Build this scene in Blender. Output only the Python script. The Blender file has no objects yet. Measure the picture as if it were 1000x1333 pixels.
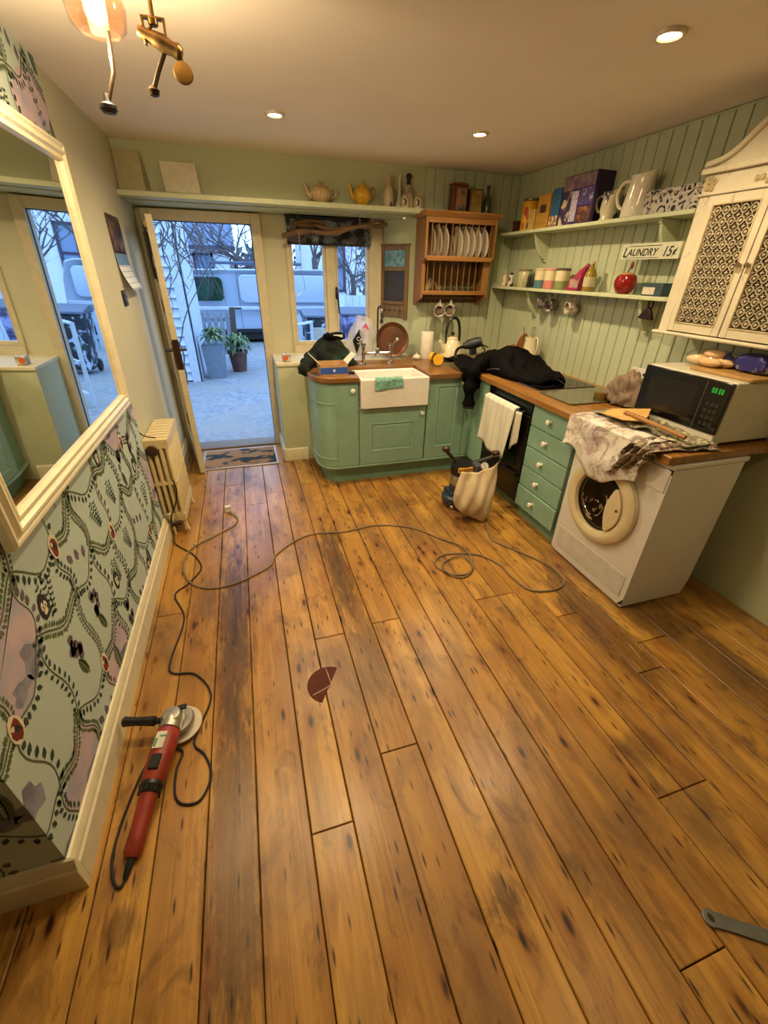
import bpy, bmesh, math, random
from mathutils import Vector, Matrix, noise
PI = math.pi
rnd = random.Random(11)
COL = bpy.context.scene.collection
scene = bpy.context.scene

# ------------------------------------------------------------------ camera
cam_data = bpy.data.cameras.new('camera')
cam = bpy.data.objects.new('camera', cam_data)
COL.objects.link(cam)
cam_data.sensor_fit = 'HORIZONTAL'
cam_data.sensor_width = 36.0
cam_data.lens = 36.0 * 544.8 / 1000.0
cam_data.clip_start = 0.02
CR = Vector((0.9560849, -0.2925018, 0.0185552))
CD = Vector((-0.1306918, -0.4821394, -0.8662917))
CF = Vector((0.262338, 0.8258234, -0.4991938))
cam.matrix_world = Matrix(((CR.x, -CD.x, -CF.x, 0), (CR.y, -CD.y, -CF.y, 0), (CR.z, -CD.z, -CF.z, 1.6), (0, 0, 0, 1)))
scene.camera = cam

# ------------------------------------------------------------------ sky, lamps, exposure
world = bpy.data.worlds.new('overcast_sky')
scene.world = world
world.use_nodes = True
wn = world.node_tree.nodes
bg = wn['Background']
bg.inputs[0].default_value = (0.34, 0.57, 1.0, 1)
bg.inputs[1].default_value = 3.7
vs = scene.view_settings
vs.view_transform = 'Standard'
vs.look = 'None'
vs.exposure = 0.15
vs.gamma = 1.0
vs.use_curve_mapping = False
WARM = (1.0, 0.77, 0.455)
SPOT_W = 58.0
def spot_lamp(loc, power=SPOT_W):
    l = bpy.data.lights.new('downlight_lamp', 'SPOT')
    l.energy = power
    l.color = WARM
    l.spot_size = math.radians(165)
    l.spot_blend = 0.7
    l.shadow_soft_size = 0.035
    o = bpy.data.objects.new('downlight_lamp', l)
    COL.objects.link(o)
    o.location = loc
    return o
DOWNLIGHTS = [(1.54, 1.70), (1.51, 3.01), (0.31, 3.09), (0.31, 1.70), (1.54, 0.30), (0.31, 0.20), (-0.9, -0.6), (1.54, -1.0)]
LAMP_W = [56, 70, 72, 42, 10, 5, 2, 2]
CEIL = 2.33

# ------------------------------------------------------------------ mesh helpers
def V(*a): return Vector(a)
class B:
    """collects shapes into one bmesh"""
    def __init__(s):
        s.bm = bmesh.new(); s.mi = 0
    def face(s, pts):
        vs_ = [s.bm.verts.new(p) for p in pts]
        f = s.bm.faces.new(vs_); f.material_index = s.mi
        return f
    def mesh(s, verts, faces):
        vv = [s.bm.verts.new(p) for p in verts]
        for f in faces:
            try:
                ff = s.bm.faces.new([vv[i] for i in f]); ff.material_index = s.mi
            except ValueError: pass
        return s
    def box(s, x0, x1, y0, y1, z0, z1):
        p = [(x0,y0,z0),(x1,y0,z0),(x1,y1,z0),(x0,y1,z0),(x0,y0,z1),(x1,y0,z1),(x1,y1,z1),(x0,y1,z1)]
        return s.mesh(p, [(0,3,2,1),(4,5,6,7),(0,1,5,4),(1,2,6,5),(2,3,7,6),(3,0,4,7)])
    def obox(s, c, ax, ay, az):
        c = Vector(c); ax = Vector(ax)/2; ay = Vector(ay)/2; az = Vector(az)/2
        p = [c-ax-ay-az, c+ax-ay-az, c+ax+ay-az, c-ax+ay-az, c-ax-ay+az, c+ax-ay+az, c+ax+ay+az, c-ax+ay+az]
        return s.mesh(p, [(0,3,2,1),(4,5,6,7),(0,1,5,4),(1,2,6,5),(2,3,7,6),(3,0,4,7)])
    def prism(s, pts, axis, a0, a1):
        """pts 2-D in the two other axes (cyclic order), extruded along axis"""
        def put(p, a):
            if axis == 0: return (a, p[0], p[1])
            if axis == 1: return (p[0], a, p[1])
            return (p[0], p[1], a)
        n = len(pts)
        vs_ = [put(p, a0) for p in pts] + [put(p, a1) for p in pts]
        fs = [tuple(range(n))[::-1], tuple(range(n, 2*n))] + [(i, (i+1) % n, n+(i+1) % n, n+i) for i in range(n)]
        return s.mesh(vs_, fs)
    def lathe(s, prof, c=(0,0,0), n=24, m=None, a0=0.0, a1=2*PI):
        """prof [(r,z)...] turned about z, placed by matrix m or centre c"""
        full = abs(a1-a0-2*PI) < 1e-6
        k = n if full else n+1
        M_ = m if m is not None else Matrix.Translation(c)
        rings = []
        for r, z in prof:
            if r < 1e-6: rings.append([s.bm.verts.new(M_ @ Vector((0,0,z)))])
            else: rings.append([s.bm.verts.new(M_ @ Vector((r*math.cos(a0+(a1-a0)*i/n), r*math.sin(a0+(a1-a0)*i/n), z))) for i in range(k)])
        for a, b in zip(rings, rings[1:]):
            for i in range(n):
                j = (i+1) % k if full else i+1
                q = [a[i % len(a)], a[j % len(a)], b[j % len(b)], b[i % len(b)]]
                q = list(dict.fromkeys(q))
                if len(q) > 2:
                    try:
                        f = s.bm.faces.new(q); f.material_index = s.mi
                    except ValueError: pass
        return s
    def tube(s, pts, r, n=8, caps=True, closed=False):
        pts = [Vector(p) for p in pts]
        N = len(pts)
        rs = r if isinstance(r, (list, tuple)) else [r]*N
        t0 = (pts[1]-pts[0]).normalized()
        up = Vector((0,0,1)) if abs(t0.z) < .9 else Vector((1,0,0))
        nrm = (up - t0*up.dot(t0)).normalized()
        rings = []
        for i, p in enumerate(pts):
            if closed: t = (pts[(i+1) % N]-pts[i-1])
            elif i == 0: t = pts[1]-pts[0]
            elif i == N-1: t = pts[-1]-pts[-2]
            else: t = (pts[i+1]-pts[i-1])
            if t.length < 1e-9: t = t0.copy()
            t.normalize()
            nrm = nrm - t*nrm.dot(t)
            if nrm.length < 1e-6: nrm = t.orthogonal()
            nrm.normalize()
            b = t.cross(nrm)
            rings.append([s.bm.verts.new(p + (nrm*math.cos(2*PI*k/n)+b*math.sin(2*PI*k/n))*rs[i]) for k in range(n)])
        pairs = list(zip(rings, rings[1:])) + ([(rings[-1], rings[0])] if closed else [])
        for a, b in pairs:
            for k in range(n):
                f = s.bm.faces.new([a[k], a[(k+1) % n], b[(k+1) % n], b[k]]); f.material_index = s.mi
        if caps and not closed:
            f = s.bm.faces.new(rings[0][::-1]); f.material_index = s.mi
            f = s.bm.faces.new(rings[-1]); f.material_index = s.mi
        return s
    def grid(s, fn, nu, nv, closed_u=False):
        vv = [[s.bm.verts.new(fn(i/nu, j/nv)) for j in range(nv+1)] for i in range(nu+(0 if closed_u else 1))]
        k = len(vv)
        for i in range(nu):
            for j in range(nv):
                f = s.bm.faces.new([vv[i][j], vv[(i+1) % k][j], vv[(i+1) % k][j+1], vv[i][j+1]]); f.material_index = s.mi
        return s
    def ball(s, c, r, nu=16, nv=10, fn=None):
        c = Vector(c)
        rr = r if isinstance(r, (tuple, list)) else (r, r, r)
        pr = []
        for j in range(nv+1):
            th = PI*j/nv
            if j in (0, nv): pr.append([None])
            else: pr.append(range(nu))
        rings = []
        for j in range(nv+1):
            th = PI*j/nv
            row = []
            for i in pr[j]:
                ph = 2*PI*(i or 0)/nu
                d = Vector((math.sin(th)*math.cos(ph), math.sin(th)*math.sin(ph), math.cos(th)))
                k = fn(d) if fn else 1.0
                p = Vector((d.x*rr[0], d.y*rr[1], d.z*rr[2]))*k
                row.append(s.bm.verts.new(c+p))
            rings.append(row)
        for a, b in zip(rings, rings[1:]):
            for i in range(nu):
                j = (i+1) % nu
                q = list(dict.fromkeys([a[i % len(a)], b[i % len(b)], b[j % len(b)], a[j % len(a)]]))
                f = s.bm.faces.new(q); f.material_index = s.mi
        return s
    def xf(s, m):
        bmesh.ops.transform(s.bm, matrix=m, verts=s.bm.verts); return s

OFF = {}
def obj(name, b, mat, parent=None, bevel=0.0, smooth=True, sharp=35, seg=2, solid=0.0, sub=0):
    me = bpy.data.meshes.new(name)
    bmesh.ops.recalc_face_normals(b.bm, faces=b.bm.faces)
    if parent is not None and parent.name in OFF:
        bmesh.ops.translate(b.bm, vec=-OFF[parent.name], verts=b.bm.verts)
    b.bm.to_mesh(me); b.bm.free()
    for m in (mat if isinstance(mat, (list, tuple)) else [mat]): me.materials.append(m)
    if smooth:
        me.polygons.foreach_set('use_smooth', [True]*len(me.polygons))
        me.set_sharp_from_angle(angle=math.radians(sharp))
    o = bpy.data.objects.new(name, me)
    COL.objects.link(o)
    if parent is not None:
        o.parent = parent
        if parent.name in OFF: OFF[o.name] = OFF[parent.name]
    if solid:
        md = o.modifiers.new('solid', 'SOLIDIFY'); md.thickness = solid; md.offset = 0
    if sub:
        md = o.modifiers.new('sub', 'SUBSURF'); md.levels = sub; md.render_levels = sub
    if bevel:
        md = o.modifiers.new('bevel', 'BEVEL'); md.width = bevel; md.segments = seg; md.limit_method = 'ANGLE'; md.angle_limit = math.radians(40)
    return o
def thing(name, label, cat, loc=(0,0,0), rot=(0,0,0), group=None, world=True):
    """an Empty at the thing's base; world=True: its parts are written in room coordinates"""
    o = bpy.data.objects.new(name, None); COL.objects.link(o)
    o.empty_display_size = .05
    o.location = loc; o.rotation_euler = rot
    o['label'] = label; o['category'] = cat
    if group: o['group'] = group
    if world: OFF[o.name] = Vector(loc)
    return o
def tag(o, label, cat, group=None):
    o['label'] = label; o['category'] = cat
    if group: o['group'] = group
    return o
def struct(name, b, mat, **k):
    o = obj(name, b, mat, **k); o['kind'] = 'structure'; return o
def clone(root, loc, label, group=None, rot=None):
    def cp(o, par):
        c = o.copy(); COL.objects.link(c); c.parent = par
        for ch in o.children: cp(ch, c)
        return c
    r = cp(root, None)
    r.location = loc; r['label'] = label
    if rot is not None: r.rotation_euler = rot
    if group: r['group'] = group
    return r
def smooth_path(pts, k=6):
    pts = [Vector(p) for p in pts]
    out = []
    for i in range(len(pts)-1):
        p0 = pts[max(i-1, 0)]; p1 = pts[i]; p2 = pts[i+1]; p3 = pts[min(i+2, len(pts)-1)]
        for j in range(k):
            t = j/k
            out.append(0.5*((2*p1)+(p2-p0)*t+(2*p0-5*p1+4*p2-p3)*t*t+(3*p1-p0-3*p2+p3)*t**3))
    out.append(pts[-1]); return out
def rotm(axis, a, c=(0,0,0)):
    return Matrix.Translation(c) @ Matrix.Rotation(a, 4, axis)
def align(c, d, roll=0):
    """matrix placing local z along direction d at c"""
    return Matrix.Translation(c) @ Vector(d).to_track_quat('Z', 'Y').to_matrix().to_4x4() @ Matrix.Rotation(roll, 4, 'Z')

# ------------------------------------------------------------------ material helpers
def lin(h):
    h = h.lstrip('#'); c = [int(h[i:i+2], 16)/255 for i in (0, 2, 4)]
    return tuple((x/12.92 if x <= .04045 else ((x+.055)/1.055)**2.4) for x in c) + (1,)
class NT:
    def __init__(s, name):
        s.m = bpy.data.materials.new(name); s.m.use_nodes = True
        s.t = s.m.node_tree; s.n = s.t.nodes; s.bsdf = s.n['Principled BSDF']
    def node(s, typ, **k):
        nd = s.n.new(typ)
        for a, v in k.items(): setattr(nd, a, v)
        return nd
    def link(s, a, b): s.t.links.new(a, b)
    def val(s, sock, v):
        if hasattr(v, 'is_linked') or hasattr(v, 'links'): s.link(v, sock)
        else: sock.default_value = v
    def math(s, op, a, b=0.0, c=None, clamp=False):
        nd = s.node('ShaderNodeMath', operation=op, use_clamp=clamp)
        s.val(nd.inputs[0], a); s.val(nd.inputs[1], b)
        if c is not None: s.val(nd.inputs[2], c)
        return nd.outputs[0]
    def mix(s, f, a, b, mode='MIX'):
        nd = s.node('ShaderNodeMix', data_type='RGBA', blend_type=mode)
        s.val(nd.inputs[0], f); s.val(nd.inputs[6], a); s.val(nd.inputs[7], b)
        return nd.outputs[2]
    def pos(s): return s.node('ShaderNodeNewGeometry').outputs['Position']
    def obco(s): return s.node('ShaderNodeTexCoord').outputs['Object']
    def scale(s, v, sc, off=(0,0,0), rot=(0,0,0)):
        nd = s.node('ShaderNodeMapping'); s.link(v, nd.inputs[0])
        nd.inputs['Scale'].default_value = sc; nd.inputs['Location'].default_value = off; nd.inputs['Rotation'].default_value = rot
        return nd.outputs[0]
    def noise(s, v, sc=5, det=3, rough=.55, dist=0):
        nd = s.node('ShaderNodeTexNoise'); s.link(v, nd.inputs['Vector'])
        nd.inputs['Scale'].default_value = sc; nd.inputs['Detail'].default_value = det; nd.inputs['Roughness'].default_value = rough; nd.inputs['Distortion'].default_value = dist
        return nd.outputs[0]
    def vor(s, v, sc=5, feat='F1', rnd_=1.0):
        nd = s.node('ShaderNodeTexVoronoi', feature=feat); s.link(v, nd.inputs['Vector'])
        nd.inputs['Scale'].default_value = sc; nd.inputs['Randomness'].default_value = rnd_
        return nd
    def ramp(s, v, a, b, lo=0.0, hi=1.0):
        nd = s.node('ShaderNodeMapRange'); s.val(nd.inputs[0], v)
        nd.inputs[1].default_value = a; nd.inputs[2].default_value = b; nd.inputs[3].default_value = lo; nd.inputs[4].default_value = hi
        return nd.outputs[0]
    def bump(s, h, st=.2, d=.01):
        nd = s.node('ShaderNodeBump'); s.link(h, nd.inputs['Height']); nd.inputs['Strength'].default_value = st; nd.inputs['Distance'].default_value = d
        s.link(nd.outputs[0], s.bsdf.inputs['Normal'])
    def base(s, c): s.val(s.bsdf.inputs['Base Color'], c)
    def set(s, rough=.5, metal=0.0, **k):
        s.bsdf.inputs['Roughness'].default_value = rough; s.bsdf.inputs['Metallic'].default_value = metal
        for a, v in k.items(): s.bsdf.inputs[a.replace('_', ' ')].default_value = v
_mc = {}
def mat(col, rough=.5, metal=0.0, var=.06, sc=18, bump=0.0, bsc=60, name=None, **k):
    """plain procedural paint/plastic/metal: a colour with a little cloudy variation and optional relief"""
    key = (col, rough, metal, var, sc, bump, bsc, tuple(sorted(k.items())))
    if key in _mc: return _mc[key]
    n = NT(name or ('surface_'+col.lstrip('#')))
    c = lin(col)
    v = n.obco()
    f = n.noise(v, sc, 3)
    d = tuple(x*(1-var*2) for x in c[:3])+(1,)
    l = tuple(min(1, x*(1+var)) for x in c[:3])+(1,)
    n.base(n.mix(n.ramp(f, .3, .7), d, l))
    n.set(rough, metal, **k)
    if bump: n.bump(n.noise(v, bsc, 4), bump, .004)
    _mc[key] = n.m
    return n.m
def emit(col, strength, name):
    n = NT(name); n.base((0,0,0,1))
    n.bsdf.inputs['Emission Color'].default_value = lin(col); n.bsdf.inputs['Emission Strength'].default_value = strength
    return n.m
def glass_mat(name, tint='#ffffff', refl=1.0, ior=1.45, rough=.02):
    n = NT(name)
    n.n.remove(n.bsdf)
    tr = n.node('ShaderNodeBsdfTransparent'); tr.inputs[0].default_value = lin(tint)
    gl = n.node('ShaderNodeBsdfGlossy'); gl.inputs['Roughness'].default_value = rough
    ge = n.node('ShaderNodeNewGeometry'); dt = n.node('ShaderNodeVectorMath', operation='DOT_PRODUCT')
    n.link(ge.outputs['Normal'], dt.inputs[0]); n.link(ge.outputs['Incoming'], dt.inputs[1])
    r0 = ((ior-1)/(ior+1))**2     # Schlick's reflectance of a thin pane, the same from both sides
    sch = n.math('MULTIPLY_ADD', n.math('POWER', n.math('SUBTRACT', 1.0, n.math('ABSOLUTE', dt.outputs['Value'])), 5.0), 1-r0, r0)
    mx = n.node('ShaderNodeMixShader')
    n.link(n.math('MULTIPLY', sch, refl, clamp=True), mx.inputs[0]); n.link(tr.outputs[0], mx.inputs[1]); n.link(gl.outputs[0], mx.inputs[2])
    n.link(mx.outputs[0], n.n['Material Output'].inputs[0])
    return n.m
def two_tone(name, a, b, sc=30, lo=.45, hi=.55, rough=.5, stretch=(1,1,1), bump=0.0, kind='noise', metal=0.0, c=None):
    """printed or mottled surface from two (three) colours"""
    n = NT(name); v = n.scale(n.obco(), stretch)
    f = n.noise(v, sc, 4) if kind == 'noise' else n.vor(v, sc).outputs['Distance']
    col = n.mix(n.ramp(f, lo, hi), lin(a), lin(b))
    if c:
        g = n.noise(n.scale(v, (1,1,1), (7,3,5)), sc*.7, 3)
        col = n.mix(n.ramp(g, .52, .6), col, lin(c))
    n.base(col); n.set(rough, metal)
    if bump: n.bump(f, bump, .006)
    return n.m
def wood_mat(name, a, b, axis=1, sc=1.0, rough=.4, bump=.15):
    n = NT(name); st = [22*sc]*3; st[axis] = 1.6*sc
    v = n.scale(n.obco(), tuple(st))
    f = n.noise(v, 1.0, 5, .6, .6)
    g = n.noise(n.obco(), 3*sc, 2)
    col = n.mix(n.ramp(f, .3, .72), lin(a), lin(b))
    col = n.mix(n.ramp(g, .4, .75, 0, .35), col, lin(a))
    n.base(col); n.set(rough); n.bump(f, bump, .002)
    return n.m
# ------------------------------------------------------------------ materials of the room
def floor_material():
    n = NT('old_pine_boards')
    P = n.pos()
    oi = n.node('ShaderNodeObjectInfo')
    r = oi.outputs['Random']
    off = n.node('ShaderNodeCombineXYZ'); n.link(n.math('MULTIPLY', r, 37.0), off.inputs[0]); n.link(n.math('MULTIPLY', r, 91.0), off.inputs[1]); n.link(n.math('MULTIPLY', r, 53.0), off.inputs[2])
    add = n.node('ShaderNodeVectorMath', operation='ADD'); n.link(P, add.inputs[0]); n.link(off.outputs[0], add.inputs[1])
    Q = add.outputs[0]
    g1 = n.noise(n.scale(Q, (34, 1.3, 1)), 1.0, 5, .62, .8)
    g2 = n.noise(n.scale(Q, (9, 1.1, 1)), 1.0, 3, .5, .4)
    # honey colours, every board its own tone
    col = n.mix(n.ramp(g1, .28, .72), lin('#946528'), lin('#d0a04c'))
    tone = n.mix(r, lin('#9d6d2c'), lin('#cb9c48'))
    col = n.mix(.45, col, tone)
    col = n.mix(n.ramp(g2, .42, .7, 0, .6), col, lin('#87592b'))
    g3 = n.noise(n.scale(Q, (120, 2.2, 1), (2, 7, 0)), 1.0, 3, .5)
    col = n.mix(n.ramp(g3, .58, .72, 0, .45), col, lin('#5d3a1c'))
    # grey-brown wear in broad patches
    w = n.noise(n.scale(P, (3.4, 1.5, 1), (3, 9, 0)), 1.0, 5, .65, .5)
    col = n.mix(n.ramp(w, .47, .68, 0, .78), col, lin('#664a2e'))
    mo = n.noise(n.scale(P, (9, 4.5, 1), (1, 4, 0)), 1.0, 4, .7, .8)
    col = n.mix(n.ramp(mo, .54, .72, 0, .8), col, lin('#5c3d1e'))
    # old varnish stains with places of their own: (x, y, rx, ry, strength)
    stains = [(-.25, 1.75, .088, .95, 1.0), (-.25, .75, .088, .6, .8), (-.40, 2.0, .06, .25, .6), (.365, 2.05, .085, .62, .9), (.38, 1.35, .1, .3, .7), (1.6, 1.25, .14, .6, .85),
              (2.0, .75, .12, .5, .75), (1.9, 1.15, .2, .25, .6), (.52, .36, .07, .07, .85), (-.19, .42, .05, .04, .6), (1.25, .62, .12, .07, .6), (.9, 2.75, .3, .12, .35),
              (1.02, 1.1, .05, .35, .5), (.05, .75, .03, .25, .35), (.85, .35, .03, .5, .45), (-.55, .62, .06, .05, .7), (1.75, 2.0, .08, .3, .5), (.1, 1.4, .08, .08, .5)]
    total = None
    wob = n.noise(n.scale(P, (26, 5, 1)), 1.0, 5, .72, .6)
    for (x, y, rx, ry, st) in stains:
        d = n.scale(P, (1/rx, 1/ry, 0), (-x/rx, -y/ry, 0))
        ln = n.node('ShaderNodeVectorMath', operation='LENGTH'); n.link(d, ln.inputs[0])
        m = n.ramp(n.math('ADD', ln.outputs['Value'], n.math('MULTIPLY', n.math('SUBTRACT', wob, .5), 3.4)), .55, 1.15, st, 0)
        total = m if total is None else n.math('MAXIMUM', total, m)
    stc = n.mix(n.ramp(g1, .3, .7), lin('#2a1b12'), lin('#5f4329'))
    col = n.mix(n.math('MULTIPLY', total, n.ramp(wob, .25, .6, .55, 1)), col, stc)
    # knots and nail marks
    kv = n.vor(n.scale(Q, (15, 5.2, 1)), 1.0)
    kd = n.math('ADD', kv.outputs['Distance'], n.math('MULTIPLY', n.math('SUBTRACT', g1, .5), .16))
    sel = n.node('ShaderNodeSeparateColor'); n.link(kv.outputs['Color'], sel.inputs[0])
    knot = n.math('MULTIPLY', n.ramp(kd, .07, .19, 1, 0), n.math('GREATER_THAN', sel.outputs[0], .60))
    halo = n.math('MULTIPLY', n.ramp(kd, .1, .55, .6, 0), n.math('GREATER_THAN', sel.outputs[0], .60))
    col = n.mix(halo, col, lin('#7a4219'))
    col = n.mix(knot, col, lin('#301708'))
    sv = n.vor(n.scale(Q, (52, 9, 1), (5, 2, 0)), 1.0)
    s2 = n.node('ShaderNodeSeparateColor'); n.link(sv.outputs['Color'], s2.inputs[0])
    fleck = n.math('MULTIPLY', n.ramp(sv.outputs['Distance'], .1, .26, .95, 0), n.math('GREATER_THAN', s2.outputs[0], .62))
    col = n.mix(fleck, col, lin('#2c1509'))
    n.base(col)
    n.val(n.bsdf.inputs['Roughness'], n.ramp(w, .3, .8, .27, .46))
    n.bsdf.inputs['Specular IOR Level'].default_value = .5
    n.bump(n.math('SUBTRACT', g1, n.math('MULTIPLY', knot, .4)), .22, .003)
    return n.m
M_floor = floor_material()
def wall_paint(name, col, var=.05, rough=.75):
    n = NT(name); P = n.pos()
    c = lin(col)
    f = n.noise(P, 2.2, 4); g = n.noise(P, 90, 2)
    n.base(n.mix(n.ramp(f, .3, .7), tuple(x*(1-var) for x in c[:3])+(1,), tuple(min(1, x*(1+var)) for x in c[:3])+(1,)))
    n.set(rough); n.bump(g, .08, .002)
    return n.m
M_sage = wall_paint('sage_wall_paint', '#b7bd9a')
M_cream = wall_paint('cream_wall_paint', '#bfbb9e')
M_board = wall_paint('sage_board_paint', '#b3bb9c', rough=.55)
M_ceil = wall_paint('white_ceiling_paint', '#ebe3d8', .03, .9)
M_trim = mat('#d8cfae', .38, var=.04, name='cream_gloss_trim')
M_frame = mat('#c6bb9c', .4, var=.05, name='beige_painted_timber')
M_shelfpaint = mat('#c2c9a4', .45, var=.04, name='sage_shelf_paint')
M_green = mat('#8ab09d', .34, var=.04, name='green_cabinet_paint')
M_greend = mat('#719983', .45, var=.04, name='green_plinth_paint')
M_dark = mat('#16120f', .6, name='dark_gap')
M_black = mat('#121212', .35, var=.1, name='black_plastic')
M_blackm = mat('#1a1a1b', .75, var=.1, name='matt_black')
M_white = mat('#e9e6df', .18, var=.02, name='white_glazed_ceramic')
M_enamel = mat('#dcdad6', .28, var=.015, name='white_enamel')
M_chrome = mat('#d8d8d8', .12, 1.0, var=.02, name='chrome')
M_steel = mat('#8d9196', .38, 1.0, var=.08, name='dull_steel')
M_brass = mat('#84693a', .36, 1.0, var=.12, name='brass')
M_worktop = wood_mat('oiled_oak_worktop', '#7a5024', '#ae7c3c', 1, 1.2, .3)
M_worktopx = wood_mat('oiled_oak_worktop_cross', '#6d4a26', '#986b38', 0, 1.2, .3)
M_pine = wood_mat('honey_pine', '#81562a', '#aa7a40', 0, 1.4, .42)
M_glass = glass_mat('clear_window_glass')
M_bottle = glass_mat('drinking_glass', '#e8ecea', 2.0)
M_outwhite = mat('#bcc6d2', .6, var=.05, name='white_outdoor_paint')

# ------------------------------------------------------------------ room shell
fl = B(); fl.box(-3.0, 2.46, -2.2, 4.44, -.12, -.026)
floor = struct('floor', fl, M_dark)
xe = [-3.0, -2.84, -2.69, -2.53, -2.38, -2.22, -2.06, -1.91, -1.75, -1.59, -1.44, -1.28, -1.12, -.97, -.81, -.637, -.485, -.330, -.172, -.006, .135, .286, .437, .589, .740, .888, 1.051, 1.186, 1.30, 1.412, 1.545, 1.69, 1.88, 2.04, 2.19, 2.33, 2.46]
joints = {-.485: [3.46, .2], -.330: [3.42], -.172: [3.03, -.3], -.006: [3.2, .69], .135: [1.52], .286: [.88, 3.3], .437: [1.545], .589: [-.5], .740: [2.9], .888: [.1], 1.051: [1.56, 2.7], 1.186: [1.56, .45], 1.30: [.45, 2.5], 1.412: [1.32], 1.545: [.9, 2.6], 1.69: [1.05], 1.88: [1.6], 2.04: [.6], -.637: [1.9], -.81: [.1]}
for a, b_ in zip(xe, xe[1:]):
    top = 4.43
    ys = sorted([-2.2] + [j for j in joints.get(a, [rnd.uniform(-1, .6)]) ] + [top])
    for y0, y1 in zip(ys, ys[1:]):
        g = .0013 + rnd.random()*.001
        bb = B(); dz = -rnd.random()*.0012
        x0, x1, ya, yb, z1, c = a+g, b_-g, y0+.0015, y1-.0015, dz, .003
        bb.mesh([(x0,ya,-.03),(x1,ya,-.03),(x1,yb,-.03),(x0,yb,-.03),(x0,ya,z1-c),(x1,ya,z1-c),(x1,yb,z1-c),(x0,yb,z1-c),
                 (x0+c,ya+.002,z1),(x1-c,ya+.002,z1),(x1-c,yb-.002,z1),(x0+c,yb-.002,z1)],
                [(0,1,5,4),(1,2,6,5),(2,3,7,6),(3,0,4,7),(4,5,9,8),(5,6,10,9),(6,7,11,10),(7,4,8,11),(8,9,10,11)])
        obj('floorboard', bb, M_floor, floor, smooth=False)
# door mat well is let into the boards' far end; ceiling
ce = B(); ce.box(-3.0, 2.6, -2.2, 4.5, CEIL, CEIL+.12)
struct('ceiling', ce, M_ceil)
# left wall: papered breast (x=-.68) and its return at y=.77, plain wall beyond
wl = B(); wl.box(-.90, -.695, 2.72, 4.56, -.12, CEIL); struct('wall_left_far', wl, M_cream)
M_paper = wall_paint('wallpaper_ground', '#b0c0b6', .03, .7)
wp = B(); wp.box(-3.0, -.68, .77, 2.72, -.12, CEIL)
wall_paper = struct('wall_left', wp, M_paper)
ww = B(); ww.box(-3.12, -3.0, -2.2, .77, -.12, CEIL); struct('wall_left_rear', ww, M_cream)
wb = B(); wb.box(-3.12, 2.6, -2.32, -2.2, -.12, CEIL); struct('wall_rear', wb, M_cream)
wr = B(); wr.box(2.46, 2.6, -2.2, 4.56, -.12, CEIL); wall_right = struct('wall_right', wr, M_sage)
# tongue-and-groove boards on the right wall above worktop height
def wallboard(par, axis, a0, a1, z0, z1, face):
    """one board with chamfered edges; axis 1: along y on the right wall, axis 0: along x on the back wall"""
    g = .0028; c = .0035; t = .012
    a0 += g; a1 -= g
    pr = [(a0, 0), (a0, t-c), (a0+c, t), (a1-c, t), (a1, t-c), (a1, 0)]
    b = B()
    if axis == 1: b.prism([(face-d, a) for a, d in pr], 2, z0, z1)
    else: b.prism([(a, face-d) for a, d in pr], 2, z0, z1)
    return obj('wall_board', b, M_board, par, smooth=False)
y = 4.008
while y > .85:
    wallboard(wall_right, 1, y-.089, y, .86, CEIL-.004, 2.46); y -= .089
# back wall above the soffit and the panelled wall right of the window
bw = B(); bw.box(-.9, 1.56, 4.02, 4.5, 2.0, CEIL); struct('wall_back', bw, M_sage)
pw = B()
pw.prism([(1.56, 4.02), (2.6, 4.02), (2.6, 4.56), (1.315, 4.56), (1.315, 4.38)], 2, -.12, CEIL)
wall_panel = struct('wall_back_panelled', pw, M_sage)
x = 1.566
while x < 2.44:
    wallboard(wall_panel, 0, x, min(x+.0895, 2.452), .86, CEIL-.004, 4.02); x += .0895
# outer wall plane with door and window openings (y 4.38 - 4.56)
ow = B()
ow.box(-.9, -.64, 4.38, 4.56, -.12, 2.0)        # left of door
ow.box(.235, .44, 4.38, 4.56, -.12, 2.0)        # between door and window
ow.box(-.64, .235, 4.38, 4.56, 1.98, 2.0)       # above door
ow.box(.44, 1.315, 4.38, 4.56, -.12, .90)       # below window
struct('wall_back_outer', ow, M_cream)
# boxed ledge below the window
lg = B(); lg.box(.228, 1.50, 3.845, 4.38, 0, .868)
struct('wall_ledge', lg, M_sage)
sl = B(); sl.box(.222, 1.50, 3.835, 4.40, .868, .896)
struct('trim_3', sl, M_trim, bevel=.004)
sk = B(); sk.prism([(3.845, 0), (3.825, 0), (3.825, .10), (3.832, .115), (3.845, .12)], 0, .222, .44); sk.box(.208, .228, 3.825, 4.38, 0, .12)
struct('baseboard_ledge', sk, M_trim, bevel=.002)
# skirting round the papered breast
def skirt_profile(o, s):   # o outer face position, s direction out of the wall
    return [(o, 0), (o+s*.024, 0), (o+s*.024, .098), (o+s*.018, .106), (o+s*.018, .118), (o+s*.008, .138), (o, .142)]
s1 = B(); s1.prism(skirt_profile(-.68, 1), 1, .77, 2.72)
struct('baseboard_left', s1, M_trim, bevel=.0015)
s2 = B(); s2.prism([(p[0], p[1]) for p in skirt_profile(.77, -1)], 0, -3.0, -.656)
struct('baseboard_return', s2, M_trim, bevel=.0015)
s3 = B(); s3.prism([(p[0]+.0, p[1]) for p in skirt_profile(-.695, 1)], 1, 3.23, 4.33)
struct('baseboard_far', s3, M_trim, bevel=.0015)
# cornice line along the panelled walls
cv = B(); cv.box(2.444, 2.449, .8, 4.02, CEIL-.012, CEIL-.004); cv.box(1.56, 2.449, 4.004, 4.009, CEIL-.012, CEIL-.004)
struct('trim_2', cv, M_board)
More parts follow.
